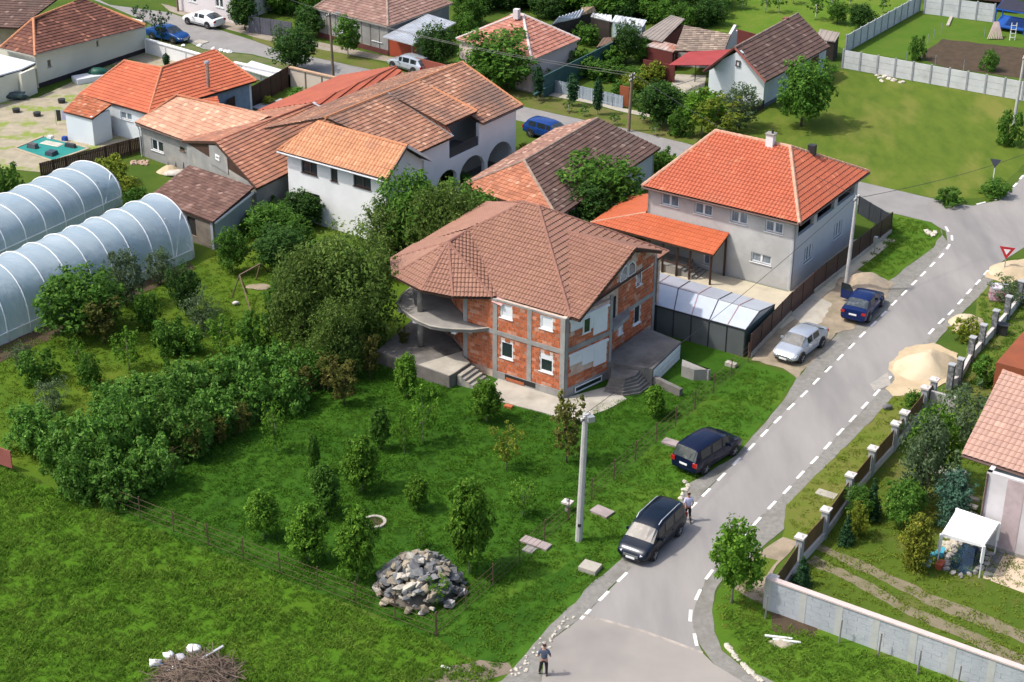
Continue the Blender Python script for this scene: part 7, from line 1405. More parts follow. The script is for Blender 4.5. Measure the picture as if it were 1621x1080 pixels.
wp = (3.01, 76.95, 0.0); hy = thing('water_post', wp, 'short capped concrete stub beside the thick pole', 'hydrant'); MB().tube([(wp[0], wp[1], 0), (wp[0], wp[1], .5)], .14).build('stub', CONC, hy); MB().box((wp[0], wp[1], .55), (.55, .45, .1), R(-30)).build('cap', WCAP, hy); MB().tube([(wp[0], wp[1], .6), (wp[0], wp[1], .72)], .07).build('knob', METAL_G, hy)
def scatter(label, pts, m, s0, s1, name='stones'):
    mb = MB()
    for p in pts: mb.blob((p[0], p[1], .04), (ru(s0, s1), ru(s0, s1), ru(s0, s1) * .6), 8, .35)
    return stuff(single(mb, name, m, label, 'stones'))
PST = mat('pale_stones', (.52, .48, .40), (.40, .37, .31), 3, .9)
kr = [(10.19, 65.28, 0.0), (10.53, 64.32, 0.0), (11.0, 63.38, 0.0), (11.48, 62.55, 0.0)]
scatter('row of small pale stones along the curved road edge', [lerp2(kr[min(2, int(t * 3))], kr[min(2, int(t * 3)) + 1], t * 3 % 1 if t < 1 else 1) for t in [ru(0, .99) for _ in range(60)]] , PST, .07, .16)
scatter('loose pale stones on the gravel shoulder', [(q_[0] + ru(-.35, .35), q_[1] + ru(-.35, .35)) for q_ in [lerp2((0.18, 62.62, 0.0), (3.21, 67.9, 0.0), rnd()) for _ in range(40)]], PST, .04, .09)
scatter('whitewashed stones lining the far street verge', [(-32.08, 160.33, 0.0), (-30.49, 160.37, 0.0), (-28.99, 159.38, 0.0), (-28.2, 158.99, 0.0), (-27.71, 158.59, 0.0), (-27.32, 158.4, 0.0)], WHITE, .2, .3)
scatter('debris at the foot of the white panel fence', [(33.67, 152.85, 0.0), (33.82, 152.1, 0.0), (34.3, 152.49, 0.0), (34.6, 151.93, 0.0), (34.96, 151.38, 0.0), (35.61, 150.84, 0.0), (33.81, 151.16, 0.0), (34.57, 153.26, 0.0)], PST, .15, .35)
scatter('crumbled pale stones by the navy people carrier', [(9.65, 79.56, 0.0), (9.47, 79.16, 0.0), (9.26, 78.64, 0.0), (9.51, 79.95, 0.0), (9.16, 78.25, 0.0)], PST, .1, .2)
scatter('pale rock bits on the far corner verge', [(30.42, 115.11, 0.0), (30.61, 114.88, 0.0), (30.87, 115.24, 0.0), (30.36, 115.47, 0.0)], PST, .2, .4)
single(MB().blob((*(22.23, 88.47, 0.0)[:2], .15), (.3, .2, .2), 8, .2), 'grey_boulder', SM[0], 'single grey rounded stone on the yellow verge', 'stone')
for p, l in (((13.04, 65.52, 0.0), 'white plank on the weeds by the block wall'), ((12.7, 65.81, 0.0), 'second short white plank by the block wall')): single(MB().box((p[0], p[1], .12), (1.3, .12, .06), R(-5), ry=R(4)), 'white_plank', WHITE, l, 'plank')
heap('wood_scrap', (12.78, 65.51, 0.0), .6, .4, .15, mat('scrap', (.40, .35, .27), None), 'small heap of pale scrap under the white planks', 'scrap heap', 12)
# wrapped pallet
pp = (32.66, 103.97, 0.0); pal = thing('wrapped_pallet', pp, 'pallet of goods in white and magenta film on the upper right verge', 'pallet'); MB().box((pp[0], pp[1], .52), (1.25, 1.0, .8), R(-10), taper=.93).build('wrapped_load', mat('magenta_film', (.42, .10, .22), (.60, .45, .50), 3, .35, contrast=(.45, .55), spec=.6), pal)
MB().box((pp[0], pp[1], .95), (1.2, .95, .1), R(-10)).build('top_film', mat('white_film', (.70, .66, .70), (.60, .40, .52), 4, .4, contrast=(.5, .6)), pal); MB().box((pp[0], pp[1], .06), (1.25, 1.0, .12), R(-10)).build('pallet_base', WOOD_M, pal)
bx = (31.55, 98.59, 0.0); single(MB().box((bx[0], bx[1], .35), (.6, .5, .7), R(-20)).box((bx[0], bx[1], .74), (.7, .6, .06), R(-20)), 'black_bin', BLACKM, 'black box shaped bin behind the stone pillars', 'bin')
# ------------------------------------------------------------------ gazebo and pond
gz = thing('gazebo', (22.78, 71.58, 0.0), 'white fabric gazebo with four legs beside the pale pink house', 'gazebo')
gc = [(23.44, 71.04, 0.0), (21.56, 72.07, 0.0), (22.9, 74.46, 0.0), (24.73, 73.15, 0.0)]; gh_ = 1.95; GZ = [Vector((p[0], p[1], gh_)) for p in gc]; cz = sum(GZ, Vector()) / 4 + Vector((0, 0, .32))
FAB = mat('white_fabric', (.80, .80, .80), (.76, .76, .77), 1, .9)
mb = MB(); N_s = 6
for i in range(4):
    a, b = GZ[i], GZ[(i + 1) % 4]
    for k in range(N_s):
        p, q = a.lerp(b, k / N_s), a.lerp(b, (k + 1) / N_s)
        for r in range(3):
            t0, t1 = r / 3, (r + 1) / 3
            def sg_(x, t): y = x.lerp(cz, t); y.z -= .10 * math.sin(math.pi * t); return y
            mb.add([sg_(p, t0), sg_(q, t0), sg_(q, t1), sg_(p, t1)], [(0, 1, 2, 3)])
    for k in range(N_s): p, q = a.lerp(b, k / N_s), a.lerp(b, (k + 1) / N_s); dz = Vector((0, 0, -.16)); mb.add([p, q, q + dz, p + dz], [(0, 1, 2, 3)])
mb.build('canopy', FAB, gz, True)
for p in GZ: MB().bar((p.x, p.y, 0), p, .055).build('leg', PIPE, gz); MB().prism([(p.x - .07, p.y - .07), (p.x + .07, p.y - .07), (p.x + .07, p.y + .07), (p.x - .07, p.y + .07)], .9, 1.90).build('leg_sleeve', FAB, gz)
pdp = [(21.89, 71.57, 0.0), (22.24, 72.71, 0.0), (22.85, 73.7, 0.0), (23.55, 74.18, 0.0), (24.16, 73.72, 0.0), (24.44, 73.03, 0.0), (24.1, 72.17, 0.0), (23.38, 71.43, 0.0), (22.53, 71.19, 0.0)]
pnd = sheet('pond', pdp, .05, mat('pond_water', (.012, .03, .06), (.02, .04, .05), 1, .04, spec=1), .08, .5, None); tag(pnd, 'small dark garden pond under the white gazebo', 'pond')
mb = MB(); pr = poly_sheet(pdp, .05, .08, .35)
for p in pr: mb.blob((p[0] + ru(-.08, .08), p[1] + ru(-.08, .08), .1), (ru(.12, .24), ru(.1, .18), ru(.1, .18)), 8, .3)
stuff(single(mb, 'pond_stones', mat('pond_stone', (.36, .34, .31), (.24, .225, .21), 3, .9, island=.2), 'ring of rounded stones edging the garden pond', 'stones'))
scatter('loose rocks piled behind the pond', [(21.98, 72.99, 0.0), (22.25, 73.46, 0.0), (22.61, 74.05, 0.0), (22.92, 74.29, 0.0), (22.46, 73.69, 0.0), (23.29, 74.47, 0.0), (22.91, 73.93, 0.0), (22.87, 74.64, 0.0), (22.31, 74.04, 0.0)], PST, .12, .3)
for p, c, lab in (((21.39, 72.64, 0.0), (.10, .42, .50), 'turquoise toy barrow beside the golden conifer'), ((21.92, 72.99, 0.0), (.08, .40, .55), 'turquoise watering can by the pond stones'), ((21.63, 71.85, 0.0), (.45, .10, .06), 'small red pot at the pond edge'), ((20.95, 72.06, 0.0), (.30, .50, .60), 'pale blue bucket under the golden conifer')): single(MB().box((p[0], p[1], .2), (.45, .3, .35), ru(0, 3), taper=1.25), 'garden_toy', mat('plastic_' + lab.split()[0] + lab.split()[1], c, None, 1, .4), lab, 'garden item')
sheet('gazebo_terrace', [(23.62, 70.99, 0.0), (24.41, 72.91, 0.0), (25.22, 74.09, 0.0), (28.36, 71.67, 0.0), (27.26, 67.89, 0.0), (25.33, 69.71, 0.0)], .016, mat('peach_paving', (.54, .43, .32), (.48, .38, .28), 1, .9, .2, 20), .03, .6)
sheet('gravel_border', [(23.68, 71.21, 0.0), (25.0, 73.85, 0.0), (25.37, 73.39, 0.0), (24.06, 70.99, 0.0)], .022, mat('grey_chippings', (.20, .20, .20), (.13, .13, .13), 6, .95, 1, 30), .04, .5)
single(MB().box((*(26.16, 73.05, 0.0)[:2], .3), (.5, .4, .6), R(-30)), 'orange_chair', mat('orange_plastic', (.50, .12, .03), None), 'orange seat at the right edge on the peach terrace', 'chair')
single(MB().tube([(*(25.88, 74.1, 0.0)[:2], 0), (*(25.94, 74.1, 0.0)[:2], 1.0)], .03), 'parasol_stand', mat('red_metal', (.30, .06, .04), None), 'thin red stand by the pink house wall', 'stand')
single(MB().box((*(18.49, 78.4, 0.0)[:2], .35), (.8, .12, .7), R(60)), 'pink_board', mat('dusty_pink', (.36, .24, .25), None), 'dusty pink board leaning inside the pillar fence', 'board')
# ------------------------------------------------------------------ dusty yard: pool mat and things on it
mt = thing('pool_base', (-37.7, 131.4, 0.0), 'teal ground sheet with a tan rim lying in the dusty yard', 'ground sheet')
mq = [(-40.52, 131.33, 0.0), (-38.99, 134.09, 0.0), (-34.88, 131.47, 0.0), (-36.97, 128.64, 0.0)]; MB().prism(mq, .02, .06).build('sheet', mat('teal_tarp', (.02, .23, .20), (.015, .19, .17), 1, .6), mt)
mo = [Vector(p[:2]) for p in mq]; cm = sum(mo, Vector((0, 0))) / 4
for i in range(4): a, b = cm + (mo[i] - cm) * 1.07, cm + (mo[(i + 1) % 4] - cm) * 1.07; MB().bar((*a, .06), (*b, .06), .22, .09).build('rim_board', mat('tan_board', (.42, .35, .25), None), mt)
for p, sz, c, lab in [((-39.27, 131.51, 0.0), (.9, .5, .35), (.10, .10, .11), 'dark pump box on the left of the teal sheet'), ((-37.34, 129.93, 0.0), (.8, .8, .3), (.04, .06, .08), 'round black filter at the front of the teal sheet'), ((-36.23, 131.73, 0.0), (1.0, .35, .3), (.05, .05, .06), 'black tool case on the right of the teal sheet'), ((-37.05, 133.22, 0.0), (.4, .4, .35), (.02, .06, .30), 'blue bucket at the back of the teal sheet'), ((-38.39, 133.8, 0.0), (.45, .45, .2), (.65, .65, .66), 'white bowl at the back corner of the teal sheet'), ((-37.95, 132.44, 0.0), (1.9, .8, .05), (.50, .48, .40), 'pale board lying across the teal sheet')]:
    single(MB().box((p[0], p[1], .08 + sz[2] / 2), sz, R(-25), taper=.85), 'yard_item', mat('item_' + lab.replace(' ', '_')[:24], c, None, 1, .5), lab, 'yard item')
sofa = thing('garden_sofa', (-35.97, 135.1, 0.0), 'pale swing sofa by the rusty lean-to wall', 'sofa'); MB().box((*(-35.98, 134.94, 0.0)[:2], .35), (1.9, .7, .18), R(-20)).build('seat', mat('pale_cushion', (.50, .47, .43), None), sofa); MB().box((*(-36.0, 135.73, 0.0)[:2], .7), (1.9, .15, .6), R(-20)).build('backrest', mat('pale_cushion', (.50, .47, .43)), sofa)
for s in (-.8, .8): q0 = (-35.98, 134.94, 0.0); MB().box((q0[0] + s * math.cos(R(-20)), q0[1] + s * math.sin(R(-20)), .14), (.1, .6, .28), R(-20)).build('leg', METAL_G, sofa)
single(MB().blob((*(-33.85, 135.31, 0.0)[:2], .5), (.9, .4, .5), 8, .25), 'covered_motorbike', mat('grey_cover', (.36, .37, .38), (.22, .23, .24), 2, .6), 'grey covered motorbike against the white house wall', 'motorbike', None, True)
single(MB().blob((*(-43.96, 143.78, 0.0)[:2], .4), (1.1, .5, .4), 8, .3), 'tarp_heap', mat('dark_tarp', (.08, .13, .12), (.03, .05, .06), 2, .5, contrast=(.45, .55)), 'dark tarpaulin heap at the cream outbuilding wall', 'tarpaulin', None, True)
for p, lab in (((-42.96, 140.4, 0.0), 'black pot nearest to the left edge in the dusty yard'), ((-40.92, 139.46, 0.0), 'black pot in the middle of the dusty yard'), ((-39.67, 143.03, 0.0), 'black pot near the orange roofed house'), ((-37.15, 135.85, 0.0), 'dark basin beside the pale sofa')): single(MB().tube([(p[0], p[1], .02), (p[0], p[1], .35)], .3, .34, 12), 'plant_pot', BLACKM, lab, 'pot')
single(MB().box((*(-38.76, 149.31, 0.0)[:2], .25), (2.6, 1.4, .5), R(35)), 'white_crate', mat('white_sheet', (.66, .68, .72)), 'low white box by the cream house plinth', 'box')
single(MB().blob((*(-38.01, 150.07, 0.0)[:2], .5), (.9, .6, .5), 8, .2), 'green_tarp', mat('green_tarp', (.02, .10, .07), None, 1, .5), 'green tarpaulin next to the low white box', 'tarpaulin', None, True)
cl = (-38.21, 137.42, 0.0); dr = thing('laundry_rack', cl, 'clothes hanging on a rack at the corner of the lean-to', 'laundry'); MB().bar((cl[0] - .6, cl[1], 1.3), (cl[0] + .9, cl[1] - .3, 1.3), .04).build('bar', METAL_G, dr); MB().box((cl[0] - .3, cl[1], .8), (.35, .12, .95)).build('dark_garment', BLACKM, dr); MB().box((cl[0] + .35, cl[1] - .15, .85), (.7, .1, .8)).build('lilac_cloth', mat('lilac_cloth', (.50, .48, .66), None), dr)
for x in (-.55, .85): MB().bar((cl[0] + x, cl[1] - .1, 0), (cl[0] + x, cl[1] - .1, 1.3), .04).build('rack_leg', METAL_G, dr)
# paving slabs behind the dark fence
sb = thing('paving_patch', (-20.58, 142.01, 0.0), 'patch of large grey paving slabs in the yard behind the dark board fence', 'paving'); SLB = mat('grey_slab', (.42, .42, .44), (.36, .36, .38), 2, .9)
for i, p in enumerate([(-22.17, 142.31, 0.0), (-21.45, 143.18, 0.0), (-20.63, 143.72, 0.0), (-21.55, 140.97, 0.0), (-20.8, 142.0, 0.0), (-20.01, 142.71, 0.0), (-20.87, 139.99, 0.0), (-20.13, 141.01, 0.0), (-19.54, 143.41, 0.0), (-19.01, 142.73, 0.0), (-20.35, 139.35, 0.0), (-19.62, 141.36, 0.0)]): MB().box((p[0], p[1], .06), (1.25, 1.0, .08), R(58 + ru(-4, 4))).build('slab', SLB, sb)
# pile by the annex, frames
scatter('pile of rubble and tan stones beside the yellow green bush', [(p[0] + ru(-.6, .6), p[1] + ru(-.5, .5)) for p in [(-29.88, 128.38, 0.0)] * 26], mat('tan_rubble', (.42, .30, .22), (.30, .22, .17), 3), .12, .24)
single(MB().blob((*(-26.48, 125.79, 0.0)[:2], .15), (1.2, .6, .22), 8, .3), 'white_sacks', mat('dirty_white', (.52, .49, .44), (.36, .33, .29), 3), 'dirty white sacks on the grass before the annex', 'sack', None, True)
fr_ = thing('clothes_stand', (-26.96, 127.04, 0.0), 'old metal stand leaning on the annex wall', 'frame')
fa, fb = (-27.56, 127.87, 0.0), (-26.11, 126.5, 0.0)
for t_ in (0, .5, 1): c = lerp2(fa, fb, t_); MB().bar((*c, 0), (c[0] + .1, c[1] + .4, 1.4), .05).build('upright', WOOD_D, fr_)
MB().bar((fa[0] + .1, fa[1] + .4, 1.4), (fb[0] + .1, fb[1] + .4, 1.4), .06).build('top_bar', WOOD_D, fr_)
sw_ = thing('swing_frame', (-18.0, 104.13, 0.0), 'wooden A shaped swing frame on the left garden lawn', 'swing frame'); sa_, sb2 = (-18.56, 103.32, 0.0), (-17.16, 101.19, 0.0); t0_, t1_ = (*(-18.57, 105.14, 0.0)[:2], 0), (*(-17.72, 106.4, 0.0)[:2], 0)
tA, tB = (-18.15, 103.28, 1.6), (-17.02, 105.16, 1.6)
for q, lab in (((-18.74, 103.12, 0.0), 0), ((-17.77, 103.74, 0.0), 0), ((-17.08, 100.62, 0.0), 0)): MB().bar((q[0], q[1], 0), tA, .07).build('leg', WOOD_M, sw_)
for q in ((-17.54, 106.09, 0.0), (-16.86, 107.47, 0.0)): MB().bar((q[0], q[1], 0), tB, .07).build('leg', WOOD_M, sw_)
MB().bar(tA, tB, .09).build('top_beam', WOOD_M, sw_)
single(MB().blob((*(-18.32, 102.04, 0.0)[:2], .12), (.25, .2, .15), 8, .3), 'garden_toy', WCAP, 'small pale toy on the lawn under the swing frame', 'toy', None, True)
single(MB().blob((*(-17.16, 104.86, 0.0)[:2], .05), (.8, .5, .06), 8, .2), 'bare_spot', DIRT, 'worn sandy spot under the swing frame', 'sand patch')['kind'] = 'structure'
# blue play frame, top right
bf = thing('blue_play_frame', (50.39, 168.24, 0.0), 'bright blue frame shelter by the top right edge', 'play frame'); BLU = mat('bright_blue', (.02, .10, .42), None, 1, .5); q0, q1, q2_, q3 = (48.33, 168.18, 0.0), (50.88, 166.48, 0.0), (52.62, 170.13, 0.0), (50.1, 171.9, 0.0)
for p in (q0, q1, q2_, q3): MB().bar((p[0], p[1], 0), (p[0], p[1], 2.2), .12).build('post', BLU, bf)
for a, b in ((q0, q1), (q1, q2_), (q2_, q3), (q3, q0)): MB().bar((*a[:2], 2.2), (*b[:2], 2.2), .12).build('beam', BLU, bf); MB().bar((*a[:2], .5), (*b[:2], .5), .12).build('rail', BLU, bf)
MB().prism([q0, q1, q2_, q3], .35, .5).build('platform', BLU, bf); MB().prism([q0, q1, q2_, q3], 2.25, 2.3).build('roof_net', mat('dark_net', (.03, .03, .05), None), bf)
lp = (47.87, 165.07, 0.0); mb = MB()
for i in range(9): MB().bar((lp[0] - 1.0 + i * .18, lp[1] - .3, .1), (lp[0] - .2 + i * .05, lp[1] + .9, 1.5), .08).build('board', mat('pinkish_board', (.42, .33, .30), None), None) if False else mb.bar((lp[0] - 1.0 + i * .18, lp[1] - .3, .1), (lp[0] - .2 + i * .05, lp[1] + .9, 1.5), .08)
single(mb, 'leaning_boards', mat('pinkish_board', (.42, .33, .30), None), 'boards leaning together in front of the blue frame', 'boards')['kind'] = 'stuff'
ld = (49.03, 164.68, 0.0); la = thing('white_ladder', ld, 'white step ladder beside the leaning boards', 'ladder')
for s in (0, .5): MB().bar((ld[0] + s, ld[1], 0), (ld[0] + s + .1, ld[1] + .3, 1.7), .06).build('stile', WHITE, la)
for k in range(4): MB().bar((ld[0], ld[1] + .06 * k, .3 + .38 * k), (ld[0] + .5, ld[1] + .06 * k, .3 + .38 * k), .05).build('rung', WHITE, la)
MB_ = thing('garden_wire', (41.0, 163.15, 0.0), 'row of thin stakes edging the soil bed', 'stakes')
for p in ((39.55, 160.99, 0.0), (40.56, 163.13, 0.0), (41.56, 164.88, 0.0), (42.81, 167.12, 0.0), (46.83, 165.92, 0.0), (37.26, 157.25, 0.0), (39.78, 156.13, 0.0), (42.12, 154.63, 0.0)): MB().bar((p[0], p[1], 0), (p[0], p[1], 1.0), .06).build('stake', POSTC, MB_)
single(MB().bar((*(43.95, 169.4, 0.0)[:2], .1), (*(45.08, 172.68, 0.0)[:2], .1), .3, .12), 'stone_kerb', CONC_L, 'short pale kerb at the back of the kitchen garden', 'kerb')
single(MB().bar((*(19.31, 170.01, 0.0)[:2], .5), (*(20.05, 174.26, 0.0)[:2], .5), .35, .12), 'footbridge', CONC_L, 'narrow pale plank walkway by the orchard', 'walkway')
single(MB().bar((*(43.74, 178.94, 0.0)[:2], 1.3), (*(51.88, 175.27, 0.0)[:2], 1.3), 2.5, .3), 'dark_shed_roof', mat('plum_roof', (.10, .05, .05), None), 'dark plum roof beyond the top right panel fence', 'roof')

# ------------------------------------------------------------------ cars
TYRE = tone('tyre_rubber', (.018, .018, .018), .85); RIM = mat('alloy_rim', (.52, .53, .55), (.36, .37, .38), 8, .3, metal=.7); CARG = mat('car_glass', (.020, .028, .032), (.012, .018, .02), 1, .05, spec=.5)
CARW = mat('windscreen_glass', (.04, .05, .055), (.09, .10, .105), 2.5, .06, spec=1.0, contrast=(.5, .6))
LAMP = mat('headlamp', (.66, .68, .70), (.5, .52, .55), 9, .12, spec=1); TAIL = mat('tail_lamp', (.42, .012, .012), None, 1, .15, spec=.8); TRIM = tone('black_trim', (.02, .02, .022), .5); PLATE = mat('number_plate', (.72, .73, .74), (.66, .67, .68), 3)
def paint(n, c, metal=.25): return mat('paint_' + n, c, tuple(v * .9 for v in c), .5, .25, metal=metal, spec=.5)
# stations: (x, half width, bottom, shoulder height, roof height, roof half width, upper kind to the next station)
# kinds: h = hood or boot (no greenhouse), w = windscreen, g = glazed side, p = pillar, b = rear window slope
CARS = {
 'mpv': [(-2.28, 0.74, 0.42, 0.62, 0.64, 0.666, 'h'), (-2.2, 0.86, 0.3, 0.92, 1.02, 0.71, 'b'), (-1.98, 0.89, 0.24, 1.02, 1.62, 0.7, 'p'), (-1.8, 0.9, 0.22, 1.03, 1.68, 0.72, 'g'), (-0.85, 0.9, 0.2, 1.02, 1.72, 0.74, 'p'), (-0.75, 0.9, 0.2, 1.02, 1.72, 0.74, 'g'), (0.15, 0.9, 0.2, 1, 1.7, 0.73, 'p'), (0.25, 0.9, 0.2, 1, 1.68, 0.73, 'g'), (0.85, 0.9, 0.2, 0.98, 1.52, 0.71, 'w'), (1.42, 0.9, 0.22, 0.95, 0.99, 0.79, 'h'), (1.95, 0.88, 0.24, 0.84, 0.89, 0.75, 'h'), (2.22, 0.8, 0.3, 0.66, 0.7, 0.69, 'h'), (2.32, 0.66, 0.38, 0.52, 0.54, 0.59, 'h')],
 'wagon': [(-2.25, 0.72, 0.42, 0.6, 0.62, 0.648, 'h'), (-2.18, 0.84, 0.3, 0.88, 0.96, 0.71, 'b'), (-1.8, 0.87, 0.24, 0.96, 1.4, 0.68, 'p'), (-1.65, 0.87, 0.22, 0.96, 1.44, 0.69, 'g'), (-0.85, 0.88, 0.2, 0.95, 1.48, 0.7, 'p'), (-0.76, 0.88, 0.2, 0.95, 1.48, 0.7, 'g'), (0.12, 0.88, 0.2, 0.93, 1.47, 0.7, 'p'), (0.2, 0.88, 0.2, 0.93, 1.46, 0.7, 'g'), (0.62, 0.88, 0.2, 0.92, 1.38, 0.68, 'w'), (1.25, 0.87, 0.22, 0.9, 0.94, 0.77, 'h'), (1.85, 0.85, 0.24, 0.8, 0.84, 0.73, 'h'), (2.15, 0.76, 0.3, 0.62, 0.66, 0.67, 'h'), (2.25, 0.64, 0.38, 0.5, 0.52, 0.576, 'h')],
 'sedan': [(-2.28, .70, .42, .62, .64, .58, 'h'), (-2.22, .82, .30, .94, 1.01, .72, 'h'), (-2.0, .87, .24, .98, 1.07, .76, 'h'), (-1.82, .87, .22, .98, 1.09, .76, 'b'), (-1.15, .88, .20, .96, 1.38, .64, 'p'), (-1.02, .88, .20, .95, 1.42, .66, 'g'), (-.20, .88, .20, .94, 1.45, .68, 'p'), (-.11, .88, .20, .94, 1.45, .68, 'g'), (.50, .88, .20, .92, 1.39, .66, 'w'), (1.15, .87, .22, .90, .93, .78, 'h'), (1.80, .85, .24, .80, .84, .75, 'h'), (2.14, .76, .30, .62, .66, .66, 'h'), (2.24, .64, .38, .50, .52, .55, 'h')],
 'coupe': [(-2.3, 0.72, 0.42, 0.66, 0.68, 0.648, 'h'), (-2.24, 0.84, 0.3, 0.92, 0.97, 0.73, 'h'), (-1.95, 0.88, 0.24, 0.97, 1.03, 0.75, 'b'), (-1.1, 0.9, 0.2, 0.96, 1.36, 0.66, 'p'), (-0.95, 0.9, 0.2, 0.96, 1.4, 0.67, 'g'), (-0.15, 0.9, 0.2, 0.95, 1.43, 0.68, 'p'), (-0.07, 0.9, 0.2, 0.95, 1.43, 0.68, 'g'), (0.45, 0.9, 0.2, 0.94, 1.37, 0.67, 'w'), (1.15, 0.89, 0.22, 0.91, 0.95, 0.79, 'h'), (1.85, 0.87, 0.24, 0.8, 0.84, 0.75, 'h'), (2.18, 0.78, 0.3, 0.62, 0.66, 0.69, 'h'), (2.28, 0.66, 0.38, 0.5, 0.52, 0.594, 'h')],
}
def car(kind, col, rear, front, side, label, wb=2.7, rails=False, plate=True, door_open=False):
    """rear, front: near-side wheel contact points on the ground; side: +1 if the near side is the car's left"""
    st = CARS[kind]; a = Vector(rear[:2]); b = Vector(front[:2]); d = (b - a).normalized(); lf = Vector((-d.y, d.x)); mid = (a + b) / 2 - lf * side * .78
    o = thing('parked_car', (*mid, .0), label, 'car'); zb = .02
    def W(x, y, z): p = mid + d * x + lf * y; return Vector((p.x, p.y, z + zb))
    def sec(s):
        x, w_, zl, zs, zr, rw, _ = s; pts = [(w_ * .80, zl), (w_ * .97, zl + .10), (w_, (zl + zs) * .5), (w_ * .975, zs - .07), (w_ * .93, zs)]
        if zr - zs > .12: pts += [(rw + (w_ * .93 - rw) * .12, zr - (zr - zs) * .14), (rw * .86, zr - .015), (rw * .45, zr + .012), (0, zr + .02)]
        else: pts += [(rw + (w_ * .93 - rw) * .35, zs + (zr - zs) * .5), (rw * .82, zr), (rw * .42, zr + .008), (0, zr + .012)]
        return [(x, y, z) for y, z in pts]
    SE = [sec(s) for s in st]; n = 9; body = MB(); wins = {'windscreen': [], 'rear_window': []}; sides = []
    ring = [[W(*p) for p in q] + [W(p[0], -p[1], p[2]) for p in q[-2::-1]] for q in SE]; m = len(ring[0])
    for i in range(len(st) - 1):
        k = st[i][6]
        for j in range(m - 1):
            jj = j if j < n - 1 else m - 2 - j; q = [ring[i][j], ring[i][j + 1], ring[i + 1][j + 1], ring[i + 1][j]]
            if k == 'g' and jj == 4: sides.append(q)
            elif k in 'wb' and jj >= 5: wins['windscreen' if k == 'w' else 'rear_window'].append(q)
            else: pass
            body.add(q, [(0, 1, 2, 3)])
    body.add(ring[0], [tuple(range(m))]); body.add(ring[-1], [tuple(range(m - 1, -1, -1))]); body.add([r[0] for r in ring] + [r[-1] for r in ring], [(i, i + 1, len(ring) + i + 1, len(ring) + i) for i in range(len(ring) - 1)])
    bo = body.build('body', col, o, True); bm = bmesh.new(); bm.from_mesh(bo.data); bmesh.ops.remove_doubles(bm, verts=bm.verts, dist=.001); bmesh.ops.recalc_face_normals(bm, faces=bm.faces)
    for e_ in bm.edges:
        if len(e_.link_faces) == 2 and e_.calc_face_angle(0) > .6: e_.smooth = False
    bm.to_mesh(bo.data); bm.free()
    cen = Vector((mid.x, mid.y, .6))
    def lift(q, k=.012, shr=.04):
        nn = (q[1] - q[0]).cross(q[3] - q[0]); nn = nn.normalized() if nn.length > 1e-9 else Vector((0, 0, 1)); c = sum(q, Vector()) / 4
        if nn.dot(c - cen) < 0: nn = -nn
        return [c + (p - c) * (1 - shr) + nn * k for p in q]
    for q in sides: mb = MB(); mb.add(lift(q, .012, .10), [(0, 1, 2, 3)]); mb.build('side_window', CARG, o)
    for nme, qs in wins.items():
        if qs:
            mb = MB()
            for q in qs: mb.add(lift(q, .012, .0), [(0, 1, 2, 3)])
            mb.build(nme, CARW, o)
    for x in (-wb / 2, wb / 2):
        for s in (1, -1):
            y = s * .80; R_ = .33; MB().tube([W(x, s * .70, .36), W(x, s * .905, .36)], .405, .405, 20).build('wheel_arch', TRIM, o)
            wh_ = MB().tube([W(x, s * .72, R_ - .02), W(x, s * .925, R_ - .02)], R_, R_, 20).build('wheel', TYRE, o)
            mb = MB(); mb.tube([W(x, s * .925, R_ - .02), W(x, s * .932, R_ - .02)], .225, .225, 16); mb.build('rim', TRIM, wh_); mb = MB()
            for k in range(5): a_ = k * 1.2566; mb.bar(W(x, s * .94, R_ - .02), W(x + math.cos(a_) * .21, s * .94, R_ - .02 + math.sin(a_) * .21), .075, .02, up=(0, 0, 1))
            mb.tube([W(x, s * .935, R_ - .02), W(x, s * .95, R_ - .02)], .06, .05, 8); stuff(mb.build('spokes', RIM, wh_))
    xf, xr = st[-2][0], st[1][0]
    for s in (1, -1):
        hz_ = st[-2][3]; P = [W(xf - .28, s * .80, hz_ + .10), W(xf - .05, s * .76, hz_ - .02), W(xf + .06, s * .52, hz_ - .03), W(xf - .10, s * .50, hz_ + .08)]
        mb = MB(); mb.slab([p + (p - cen).normalized() * .03 for p in P], .07); mb.build('headlight', LAMP, o)
        zt = st[1][3]; mb = MB(); mb.box(W(xr - .02, s * (st[1][1] - .12), zt - .10), (.09, .26, .26 if kind in ('mpv', 'wagon') else .16), math.atan2(d.y, d.x)); mb.build('tail_light', TAIL, o)
        mb = MB(); mb.box(W(.78 if kind == 'mpv' else .55, s * .99, st[-4][3] + .03), (.12, .18, .13), math.atan2(d.y, d.x)); mb.build('wing_mirror', col, o)
        MB().box(W(0, s * .885, .40), (1.75, .03, .06), math.atan2(d.y, d.x)).build('side_trim', col if kind == 'sedan' else TRIM, o)
        for x in (.35, -.55): MB().box(W(x, s * .905, .82), (.17, .02, .035), math.atan2(d.y, d.x)).build('door_handle', col, o)
        if rails: MB().tube([W(-1.7, s * .64, st[3][4] + .02), W(-1.5, s * .65, st[3][4] + .07), W(.3, s * .66, 1.76), W(.6, s * .64, 1.62)], .025).build('roof_rail', METAL_W, o)
    an = math.atan2(d.y, d.x); xn = st[-1][0]; xt = st[0][0]
    MB().box(W(xn - .02, 0, .50), (.06, .85, .14), an).build('grille', mat('grille_chrome', (.45, .46, .48), (.06, .06, .06), 25, .3, metal=.6), o); MB().box(W(xn - .03, 0, .32), (.06, 1.1, .14), an).build('air_intake', TRIM, o)
    MB().box(W(xn + .02, 0, .40), (.02, .5, .11), an).build('number_plate', PLATE, o); MB().box(W(xt - .01, 0, .72 if kind in ('mpv', 'wagon', 'sedan') else .6), (.03, .5, .11), an).build('number_plate', PLATE, o)
